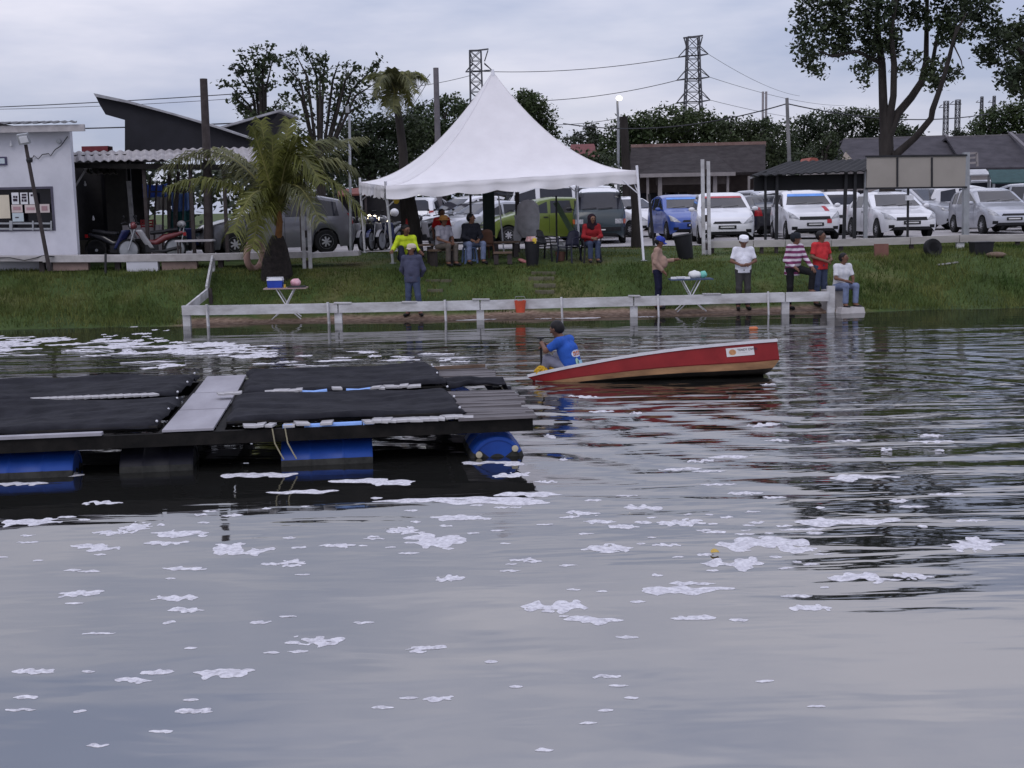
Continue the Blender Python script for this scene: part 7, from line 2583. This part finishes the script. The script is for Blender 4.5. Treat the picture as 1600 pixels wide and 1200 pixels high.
# 12 the boatman
bs = bpnt(0.185, 0.0, -0.15)
bp_ = dict(seated(0.02, 0.34, 0.15, 0.15))
bp_.update(pelvis=(0, 0, 0.10), hiL=(0.09, -0.02, 0.08), hiR=(-0.09, -0.02, 0.08), chest=(0, -0.10, 0.40), neck=(0, -0.20, 0.575), head=(0, -0.27, 0.70), shL=(0.18, -0.15, 0.525), shR=(-0.18, -0.15, 0.525),
           elL=(0.25, -0.33, 0.40), elR=(-0.22, -0.36, 0.42), wrL=(0.02, -0.50, 0.47), wrR=(-0.10, -0.52, 0.44), haL=(-0.05, -0.545, 0.48), haR=(-0.08, -0.55, 0.43), knL=(0.17, -0.34, 0.27), knR=(-0.17, -0.34, 0.27), anL=(0.14, -0.46, -0.12), anR=(-0.14, -0.46, -0.12), toL=(0.15, -0.60, -0.15), toR=(-0.15, -0.60, -0.15), look=(0.0, -0.90, -0.35))
shirt_blue = cloth('bright blue T-shirt', (0.025, 0.085, 0.36), 0.12)
bm_, BV = person('person in bright blue printed T-shirt paddling the red boat', bs, R(-118), bp_, shirt_blue, cloth('grey trousers', (0.17, 0.17, 0.22)), 'short', 'hair', None, SKIN2, 1.0, 0.02, shoe=SKIN2)
shirt_o = [c for c in bm_.children if c.name.startswith('shirt')][0]
bv = BVHTree.FromPolygons([v.co.copy() for v in shirt_o.data.vertices], [tuple(p.vertices) for p in shirt_o.data.polygons])
bk = Vector((0, 0.90, 0.42)).normalized()
ctr = Vector((0, 0.25, 0.36))
e_r = Vector((-1, 0, 0)); e_u = bk.cross(e_r).normalized()
if e_u.z < 0:
    e_u = -e_u


def back_patch(x0, z0, x1, z1, mat, off, name='print', round_=True):
    mb = MB()

    def f(u, v):
        x, z = x0 + (x1 - x0) * u, z0 + (z1 - z0) * v
        if round_:
            cx_, cz_ = (x0 + x1) / 2, (z0 + z1) / 2
            a, b = (x - cx_) / (abs(x1 - x0) / 2 + 1e-6), (z - cz_) / (abs(z1 - z0) / 2 + 1e-6)
            x = cx_ + (x - cx_) * math.sqrt(1 - b * b * 0.38)
            z = cz_ + (z - cz_) * math.sqrt(1 - a * a * 0.38)
        o_ = ctr + e_r * x + e_u * z + bk * 0.3
        hit, nn, _, _ = bv.ray_cast(o_, -bk)
        if hit is None:
            hit = ctr + e_r * x + e_u * z - bk * 0.1
            nn = bk
        if nn.dot(bk) < 0:
            nn = -nn
        return hit + nn * off
    mb.grid(f, 8, 6)
    return mb.build(name, mat, shirt_o, smooth=180)


pr_white = cloth('pale print', (0.50, 0.55, 0.68), 0.06)
back_patch(-0.13, 0.02, 0.12, 0.13, pr_white, 0.006)
for i, x in enumerate((-0.10, -0.06, -0.02, 0.02, 0.06)):
    back_patch(x, 0.045, x + 0.026, 0.11, cloth('orange print', (0.55, 0.16, 0.05), 0.1), 0.010, round_=False)
    back_patch(x + 0.009, 0.06, x + 0.018, 0.085, pr_white, 0.013, round_=False)
back_patch(-0.10, -0.13, 0.02, 0.01, cloth('mint print', (0.36, 0.55, 0.42), 0.2), 0.007)
back_patch(0.0, -0.15, 0.10, -0.03, cloth('cyan print', (0.30, 0.50, 0.62), 0.2), 0.009)
back_patch(-0.04, -0.08, -0.01, -0.03, ink, 0.012)
back_patch(-0.06, -0.20, 0.10, -0.13, cloth('pink print', (0.45, 0.20, 0.28), 0.2), 0.009)
# paddle in his hands
rzm = Matrix.Rotation(R(-118), 3, 'Z')
hpt = Vector(bs) + rzm @ Vector((-0.065, -0.57, 0.46))
pd = empty('paddle', hpt, 0, 'black paddle held upright by the person in the boat', 'paddle')
MB().tube([hpt + Vector((0, 0, 0.09)), hpt + Vector((0.01, 0, -0.55))], 0.017, 8).build('shaft', dark_metal, pd, world=True)
MB().box(hpt + Vector((0.012, 0, -0.68)), (0.16, 0.02, 0.30), taper=0.8).build('blade', dark_metal, pd, world=True)
MB().bar(hpt + Vector((-0.05, 0, 0.09)), hpt + Vector((0.05, 0, 0.09)), 0.03).build('grip', dark_metal, pd, world=True)
# heap of yellow rope in the bow
mb = MB()
ry_ = random.Random(9)
c = bpnt(0.085, 0.02, -0.01)
for k in range(12):
    a = ry_.uniform(0, 6.28)
    cc = c + ax * ry_.uniform(-0.16, 0.17) + side * ry_.uniform(-0.07, 0.06) + Vector((0, 0, ry_.uniform(-0.02, 0.06)))
    r_ = ry_.uniform(0.035, 0.075)
    t1 = Vector((ry_.gauss(0, 1), ry_.gauss(0, 1), ry_.gauss(0, 0.6))).normalized()
    t2 = t1.cross(Vector((ry_.gauss(0, 1), ry_.gauss(0, 1), ry_.gauss(0, 1)))).normalized()
    mb.tube([cc + t1 * r_ * math.cos(q_) + t2 * r_ * math.sin(q_) for q_ in np.linspace(0, 5.9, 12)], 0.017, 6)
    mb.ball(cc, r_ * 0.7, 7, 5)
o = mb.build('rope_heap', M('yellow rope', (0.50, 0.30, 0.02), 0.7, var=0.2), smooth=60, origin=tuple(c))
tag(o, 'heap of bright yellow rope lying in the low boat bow', 'rope')

# ================================================================== small things on the bank
def folding_table(px, py, L, label, topmat, y_feet):
    f = onground(px, y_feet)
    zt_ = at(px, py, f.y).z
    e = empty('folding_table', f, R(2), label, 'table', 'folding tables on the beach')
    h = zt_ - f.z
    mb = MB()
    mb.box((0, 0, h), (L, 0.48, 0.028))
    mb.build('table_top', topmat, e)
    for y in (-0.17, 0.17):
        for sg in (-1, 1):
            m_ = MB()
            m_.tube([(sg * 0.20, y, h - 0.02), (sg * 0.02, y, h * 0.52), (-sg * 0.10, y, h * 0.30), (-sg * 0.34, y, 0.0)], 0.014, 6)
            m_.build('leg', white_metal, e, smooth=50)
    return f, h


f, h = folding_table(449, 450, 0.98, 'small folding table with pinkish top holding a cooler', M('pinkish table top', (0.30, 0.22, 0.21), 0.6), 498)
T1 = Vector((f.x, f.y, f.z + h + 0.015))
c = T1 + Vector((-0.24, 0, 0))
e = empty('cooler_box', c, 0, 'blue cooler box with white lid on the pinkish table', 'cooler')
MB().box((0, 0, 0.085), (0.33, 0.24, 0.17), taper=1.06).build('tub', M('blue cooler plastic', (0.02, 0.05, 0.32), 0.4), e)
MB().box((0, 0, 0.195), (0.36, 0.27, 0.05), taper=0.95).build('lid', white_metal, e)
MB().tube([(-0.18, 0, 0.14), (-0.19, -0.02, 0.24), (0.19, -0.02, 0.24), (0.18, 0, 0.14)], 0.008, 5).build('handle', white_metal, e)
o = MB().ball((0, 0, 0), 0.115, 14, 8, sq=(1.1, 0.9, 0.85))
for i, v in enumerate(o.v):
    k = 1 + 0.35 * fnoise(v[0] * 14, v[1] * 14, v[2] * 14)
    o.v[i] = (v[0] * k, v[1] * k, v[2] * k)
o = o.build('pink_bag', M('pink plastic bag', (0.50, 0.22, 0.27), 0.45, col2=(0.62, 0.42, 0.46), scale=12), smooth=70)
o.location = T1 + Vector((0.24, 0.02, 0.10))
tag(o, 'crumpled pink plastic bag on the pinkish folding table', 'bag')
o = MB().box((0, 0, 0.02), (0.42, 0.20, 0.035), taper=0.9).build('black_tray', black_plastic)
o.location = T1 + Vector((0.27, -0.10, 0.0))
tag(o, 'flat black tray in front of the pink bag on the table', 'tray')
o = MB().lathe([(0.0, 0), (0.03, 0), (0.03, 0.06), (0.02, 0.07), (0.0, 0.07)], n=10).build('yellow_cup', M('yellow cup', (0.5, 0.33, 0.05), 0.5))
o.location = T1 + Vector((-0.02, -0.05, 0.0))
tag(o, 'tiny yellow cup beside the blue cooler', 'cup')

f, h = folding_table(1079, 436, 0.98, 'small folding table with dark blue cloth top, holding bags', M('dark blue table cloth', (0.045, 0.065, 0.12), 0.7), 486)
T2 = Vector((f.x, f.y, f.z + h + 0.015))
for dx, w, dy, lab in ((-0.40, 0.13, -0.08, 'white paper box at the table edge nearest the capped person'), (-0.22, 0.20, 0.02, 'larger white paper box on the blue-topped table'), (-0.10, 0.13, -0.14, 'small white packet before the bags on the blue-topped table')):
    o = MB().box((0, 0, 0.022), (w, 0.14, 0.044), rot=0.2 * dx).build('paper_box', paper)
    o.location = T2 + Vector((dx, dy, 0))
    tag(o, lab, 'box')
for dx, sq, mm, lab in ((0.10, (1.45, 0.9, 0.9), M('white plastic bag', (0.62, 0.62, 0.62), 0.5, var=0.06), 'full white plastic bag on the blue-topped table'), (0.30, (0.75, 0.8, 0.85), M('mint plastic bag', (0.16, 0.46, 0.38), 0.5, var=0.1), 'mint green plastic bag beside the white one on the table')):
    mb = MB().ball((0, 0, 0), 0.105, 14, 8, sq=sq)
    for i, v in enumerate(mb.v):
        k = 1 + 0.28 * fnoise(v[0] * 13 + dx * 9, v[1] * 13, v[2] * 13)
        mb.v[i] = (v[0] * k, v[1] * k, v[2] * k)
    o = mb.build('plastic_bag', mm, smooth=70)
    o.location = T2 + Vector((dx, 0.03, 0.085))
    tag(o, lab, 'bag')

# bins
def bin_(px, py, r, h, label, tilt=0.0, mat=black_plastic, rim=True):
    f = onground(px, py)
    e = empty('waste_bin', f, 0, label, 'bin')
    e.rotation_euler = (0.0, tilt, 0)
    MB().lathe([(r * 0.78, 0), (r * 0.8, 0.02), (r, h), (r * 0.93, h), (r * 0.75, 0.06), (0, 0.05)], n=20).build('tub', mat, e, smooth=40)
    if rim:
        MB().lathe([(r, h - 0.03), (r * 1.06, h - 0.025), (r * 1.06, h), (r * 0.95, h + 0.006), (r * 0.93, h - 0.03)], n=20).build('rim', mat, e, smooth=40)
    return e
bin_(1072, 404, 0.24, 0.62, 'black open-topped bin leaning on the grass by the tent corner', R(-9))
bin_(832, 416, 0.19, 0.62, 'dark bin with rubbish on top under the tent')
f = onground(832, 416)
o = MB().box((0, 0, 0), (0.26, 0.2, 0.12), rot=0.3, taper=0.7).build('rubbish_bag', M('red white rubbish', (0.35, 0.12, 0.11), 0.6, col2=(0.5, 0.4, 0.4), scale=10))
o.location = f + Vector((-0.02, 0, 0.69))
tag(o, 'red and white rubbish bag on top of the dark bin', 'bag')
o = MB().lathe([(0, 0), (0.05, 0), (0.055, 0.10), (0.03, 0.13), (0, 0.13)], n=10).build('yellow_bottle', M('yellow bottle', (0.55, 0.40, 0.04), 0.4), smooth=50)
o.location = f + Vector((0.06, -0.14, 0.58))
tag(o, 'small yellow bottle at the dark bin top', 'bottle')
f = onground(816, 411)
o = MB().ball((0, 0, 0.05), 0.09, 10, 6, sq=(1.6, 1, 0.6)).build('pink_sack', M('pink sack', (0.40, 0.16, 0.16), 0.6), smooth=180)
o.location = f
o.rotation_euler = (0, 0.4, 0)
tag(o, 'pinkish-red sack lying on the grass at the dark bin', 'sack')
f = onground(1106, 470)
# red bucket hung on the waterside rail
a = at(813, 484, 29.02)
e = empty('bucket', a, 0, 'orange-red bucket standing hanging at the front of the waterside rail', 'bucket')
e.location.z = a.z - 0.06
MB().lathe([(0.10, 0), (0.135, 0.27), (0.125, 0.27), (0.095, 0.02), (0, 0.02)], n=16).build('pail', M('orange red plastic', (0.45, 0.07, 0.035), 0.5), e, smooth=40)
MB().tube([(-0.13, 0, 0.25), (-0.10, 0, 0.36), (0.10, 0, 0.36), (0.13, 0, 0.25)], 0.006, 5).build('handle', grey_metal, e)

# stools, chairs, benches under the tent
def stool(px, py, label, mat, h=0.42):
    f = onground(px, py)
    e = empty('plastic_stool', f, 0.3, label, 'stool')
    MB().box((0, 0, h), (0.30, 0.30, 0.03), taper=0.95).build('seat', mat, e)
    for sx_ in (-1, 1):
        for sy_ in (-1, 1):
            MB().bar((sx_ * 0.13, sy_ * 0.13, h), (sx_ * 0.165, sy_ * 0.165, 0), 0.045, 0.03).build('leg', mat, e)
    MB().box((0, -0.155, 0.10), (0.30, 0.02, 0.03)).build('stretcher', mat, e)
    return e
g = onground(735, 413)
e = stool(735, 411, 'light blue plastic stool under the person in light jeans', M('light blue stool plastic', (0.14, 0.20, 0.36), 0.5))
e.location = g + Vector((-0.02, 0.24, 0))


e = stool(691, 395, 'pale stool under the person in the red T-shirt', grey_wood, 0.38)
e.location = (gx.x, 37.42, ground_z(gx.x, 37.42))


def chair(loc, rz, label, mat):
    e = empty('plastic_chair', loc, rz, label, 'chair', 'plastic chairs under the tent')
    mb = MB(); mb.grid(lambda u, v: Vector(((u - 0.5) * 0.42, -0.21 + 0.42 * v, 0.43 - 0.02 * math.sin(math.pi * u) - 0.02 * v)), 8, 6)
    o = mb.build('seat', mat, e, smooth=180); o.modifiers.new('thickness', 'SOLIDIFY').thickness = 0.02
    mb = MB(); mb.grid(lambda u, v: Vector(((u - 0.5) * 0.42 * (1 - 0.25 * v * v), 0.20 + 0.10 * v - 0.05 * (2 * u - 1) ** 2, 0.42 + 0.40 * v - 0.05 * v * (2 * u - 1) ** 2)), 8, 6)
    o = mb.build('backrest', mat, e, smooth=180); o.modifiers.new('thickness', 'SOLIDIFY').thickness = 0.02
    for sx_ in (-1, 1):
        MB().tube([(sx_ * 0.22, 0.24, 0.64), (sx_ * 0.24, 0.0, 0.64), (sx_ * 0.23, -0.19, 0.61), (sx_ * 0.21, -0.20, 0.42)], 0.018, 6).build('armrest', mat, e, smooth=60)
        for sy_ in (-1, 1):
            MB().bar((sx_ * 0.19, sy_ * 0.19, 0.42), (sx_ * 0.23, sy_ * 0.24, 0.0), 0.04, 0.03).build('leg', mat, e)
    return e


g = onground(924, 411)
chair(g + Vector((0, 0.27, 0)), R(10), 'black plastic chair under the person in the headscarf', black_plastic)
g = onground(890, 411)
chair(g + Vector((0, 0.2, 0)), R(-35), 'empty dark plastic chair beside the headscarfed person', M('navy chair plastic', (0.012, 0.013, 0.028), 0.5))
g = onground(857, 409)
chair(g + Vector((0, 0.3, 0)), R(60), 'empty black chair between dark bin and dark plastic chair', black_plastic)
g = onground(756, 408)
e = chair(g + Vector((0, 0.45, 0)), R(200), 'round-backed brown chair beside the person on the stool', M('brown chair leatherette', (0.13, 0.065, 0.042), 0.6))
# low bench and little table
def bench_(px, py, L, h, label, mat, rz=0.0):
    f = onground(px, py)
    e = empty('low_bench', f, rz, label, 'bench')
    MB().box((0, 0, h), (L, 0.28, 0.05)).build('seat', mat, e)
    for sx_ in (-1, 1):
        MB().box((sx_ * L * 0.36, 0, h / 2 - 0.02), (0.12, 0.22, h - 0.05)).build('leg', pole_wood, e)
bench_(786, 413, 0.48, 0.30, 'short brown stool bench beside the dark bin', brown_wood)
bench_(790, 403, 0.75, 0.42, 'brown plank bench behind the short stool bench', brown_wood, 0.2)
bench_(664, 412, 0.42, 0.48, 'brown bench stub beside the person in the orange hat', brown_wood, 0.3)
g = onground(690, 417)
e = empty('low_bench', g + Vector((0, 0.28, 0)), R(42), 'bench under the person in the orange-brown hat', 'bench')
MB().box((0, 0, 0.42), (0.7, 0.28, 0.05)).build('seat', brown_wood, e)
for sx_ in (-1, 1):
    MB().box((sx_ * 0.27, 0, 0.2), (0.08, 0.22, 0.40)).build('leg', pole_wood, e)
g = onground(876, 408)
o = MB().lathe([(0.09, 0), (0.11, 0.06), (0.14, 0.24), (0.12, 0.24), (0.09, 0.05), (0, 0.05)], n=14).build('clay_pot', M('brown pot', (0.10, 0.05, 0.04), 0.8), smooth=40)
o.location = g
tag(o, 'brown pot on the grass between bin and chairs', 'pot')
g = onground(878, 397)
mb = MB().ball((0, 0, 0.2), 0.16, 12, 8, sq=(2.0, 0.8, 0.8))
for i, v in enumerate(mb.v):
    k = 1 + 0.4 * fnoise(v[0] * 9, v[1] * 9, v[2] * 9)
    mb.v[i] = (v[0] * k, v[1] * k, v[2])
o = mb.build('patterned_sack', M('white and black sack', (0.03, 0.03, 0.03), 0.7, col2=(0.6, 0.6, 0.6), scale=9), smooth=70)
o.location = g
tag(o, 'white and black patterned sack on the ground under the tent', 'sack')
# traffic cone
g = at(637, 378, 36.0)
e = empty('traffic_cone', (g.x, 36.0, ground_z(g.x, 36.0)), 0, 'red and white banded traffic cone against the thin trunk', 'cone')
h0_ = 0.02
MB().box((0, 0, 0.015), (0.36, 0.36, 0.03)).build('base', M('red cone rubber', (0.42, 0.03, 0.03), 0.6), e)
for i, (z0, z1, mm) in enumerate(((0.03, 0.25, 'r'), (0.25, 0.45, 'w'), (0.45, 0.62, 'r'), (0.62, 0.80, 'w'), (0.80, 1.02, 'r'))):
    rr = lambda z: 0.14 - 0.11 * z
    MB().lathe([(rr(z0), z0), (rr(z1), z1)], n=16).build('band', MATS['red cone rubber'] if mm == 'r' else paper, e, smooth=40)
# uprights and grey covered umbrella under the tent
def upright(x0, y0, x1, y1, Y, w, mat, label, nm='tent_prop', cat='post'):
    t, b = at(x0, y0, Y), at(x1, y1, Y)
    b.z = ground_z(b.x, b.y) - 0.02
    o = MB().bar(t, b, w, w, up=(0, 1, 0)).build(nm, mat, origin=tuple(b))
    tag(o, label, cat)
upright(735, 300, 736, 398, 35.0, 0.06, dark_metal, 'thin black post behind the person on the blue stool')
upright(869, 306, 870, 385, 36.0, 0.05, dark_metal, 'thin black post before the lime green hatchback')
upright(808, 300, 809, 390, 36.4, 0.12, pole_wood, 'thick dark post left of the grey covered umbrella')
upright(779, 306, 787, 372, 36.4, 0.04, white_metal, 'slanting white pipe between the dark posts under the tent')
upright(1014, 303, 1022, 374, 38.0, 0.07, dark_metal, 'thin black post standing beside the tent corner post')
o = MB().box((0, 0, 0.85), (0.34, 0.20, 1.7)).build('tall_cabinet', M('dark green cabinet', (0.012, 0.022, 0.022), 0.6))
g = at(765, 385, 37.2)
o.location = (g.x, 37.2, ground_z(g.x, 37.2))
tag(o, 'tall dark green cabinet standing beside the silver saloon', 'cabinet')
t, b = at(868, 316, 36.6), at(906, 384, 36.6)
o = MB().bar(t, b, 0.04, 0.15, up=(0.6, 0, 0.6)).build('green_strap', M('dull green canvas', (0.09, 0.13, 0.08), 0.8), origin=tuple(b))
tag(o, 'slanting strip of dull green canvas before the van', 'canvas')
g = at(826, 385, 36.1)
e = empty('covered_umbrella', (g.x, 36.1, ground_z(g.x, 36.1)), 0, 'furled umbrella under a grey cover standing under the tent', 'umbrella')
MB().lathe([(0.20, 0.42), (0.30, 0.62), (0.33, 1.0), (0.29, 1.32), (0.16, 1.45), (0.0, 1.48)], n=18).build('cover', M('grey cover cloth', (0.44, 0.43, 0.46), 0.85, var=0.2, scale=4, bump=0.03, bscale=6), e, smooth=60)
MB().tube([(0, 0, 0), (0, 0, 0.5)], 0.03, 8).build('pole', dark_metal, e)
mb = MB(); mb.grid(lambda u, v: Vector((-0.18 - 0.22 * u + 0.03 * math.sin(v * 8), 0.02 * math.sin(u * 9), 1.05 - 0.95 * v * (0.6 + 0.4 * u))), 6, 10)
o = mb.build('loose_cover', MATS['grey cover cloth'], e, smooth=180); o.modifiers.new('thickness', 'SOLIDIFY').thickness = 0.01
# life ring leaning at the walkway
g = at(400, 398, 32.7)
o = MB()
o.tube([(0.30 * math.cos(t), 0, 0.36 * math.sin(t)) for t in np.linspace(0, 2 * math.pi, 25)[:-1]] + [(0.30, 0, 0), (0.30 * math.cos(0.26), 0, 0.36 * math.sin(0.26))], 0.085, 10)
o = o.build('life_ring', M('faded pinkish ring', (0.30, 0.18, 0.15), 0.75, col2=(0.42, 0.29, 0.25), scale=4), smooth=180)
o.location = (g.x, 32.55, g.z)
o.rotation_euler = (R(8), R(-10), R(58))
tag(o, 'faded pinkish ring hung at the walkway edge beside the palm base', 'ring')
# things by the plank rail
def tyre_at(px, py, label, r=0.24):
    f = onground(px, py)
    o = MB()
    o.lathe([(r * 0.6, -0.07), (r * 0.92, -0.085), (r, -0.05), (r, 0.05), (r * 0.92, 0.085), (r * 0.6, 0.07), (r * 0.6, -0.07)], n=20, axis='Y')
    o = o.build('old_tyre', rubber, smooth=40)
    o.location = f + Vector((0, 0, r * 0.9))
    o.rotation_euler = (R(-14), 0, R(15))
    tag(o, label, 'tyre')
tyre_at(1457, 401, 'old black tyre standing in the grass under the plank rail')
f = onground(1535, 398)
e = empty('black_crate', f + Vector((0, 0.1, 0)), 0.1, 'black crate on the grass under the plank rail near the picture edge', 'crate')
MB().box((0, 0, 0.15), (0.46, 0.32, 0.30), taper=1.1).build('tub', black_plastic, e)
MB().box((0, 0, 0.315), (0.54, 0.38, 0.03)).build('rim', black_plastic, e)
f = onground(1377, 402)
o = MB().box((0, 0, 0.16), (0.36, 0.04, 0.36), rot=Matrix.Rotation(R(-10), 3, 'X')).build('brown_board', M('reddish board', (0.15, 0.07, 0.055), 0.8))
o.location = f
tag(o, 'reddish brown board leaning under the plank rail', 'board')
f = onground(1481, 413)
o = MB().box((0, 0, 0.02), (0.56, 0.09, 0.03), rot=0.25).build('loose_plank', grey_wood)
o.location = f
o.rotation_euler = (0, R(-5), 0)
tag(o, 'short grey plank lying loose on the grass bank', 'plank')
f = onground(1556, 402)
o = MB().ball((0, 0, 0.06), 0.16, 12, 6, sq=(1.7, 1, 0.5)).build('dirt_heap', brown_wood, smooth=180)
o.location = f
tag(o, 'low heap of brown earth beside the black crate', 'heap')
# seat plank near the grey car
a = at(305, 376, 33.7)
e = empty('small_table', (a.x, 33.7, 1.42), 0, 'small plank table on thin legs at the walkway before the grey car', 'table')
MB().box((0, 0, a.z - 1.42), (0.98, 0.35, 0.05)).build('table_top', grey_wood, e)
for sx_ in (-0.43, 0.43):
    for sy_ in (-0.13, 0.13):
        MB().box((sx_, sy_, (a.z - 1.42) / 2), (0.04, 0.04, a.z - 1.42)).build('leg', pole_wood, e)
# floats on the water
a = on(1178, 513, 0.02)
o = MB().lathe([(0, -0.10), (0.035, -0.09), (0.04, 0.04), (0.015, 0.08), (0.0, 0.09)], n=10, axis='X').build('floating_bottle', M('orange float', (0.5, 0.16, 0.07), 0.4), smooth=60)
o.location = a
tag(o, 'small orange bottle floating beyond the red boat', 'bottle')
a = on(1117, 862, 0.02)
o = MB().grid(lambda u, v: Vector(((u - 0.5) * 0.06, (v - 0.5) * 0.09 * math.sin(math.pi * (0.15 + 0.7 * u)), 0.012 * math.sin(u * 3))), 4, 4).build('fallen_leaf', M('yellow leaf', (0.45, 0.30, 0.05), 0.6))
o.location = a
o.modifiers.new('thickness', 'SOLIDIFY').thickness = 0.004
tag(o, 'small yellow leaf floating on foam in front', 'leaf')
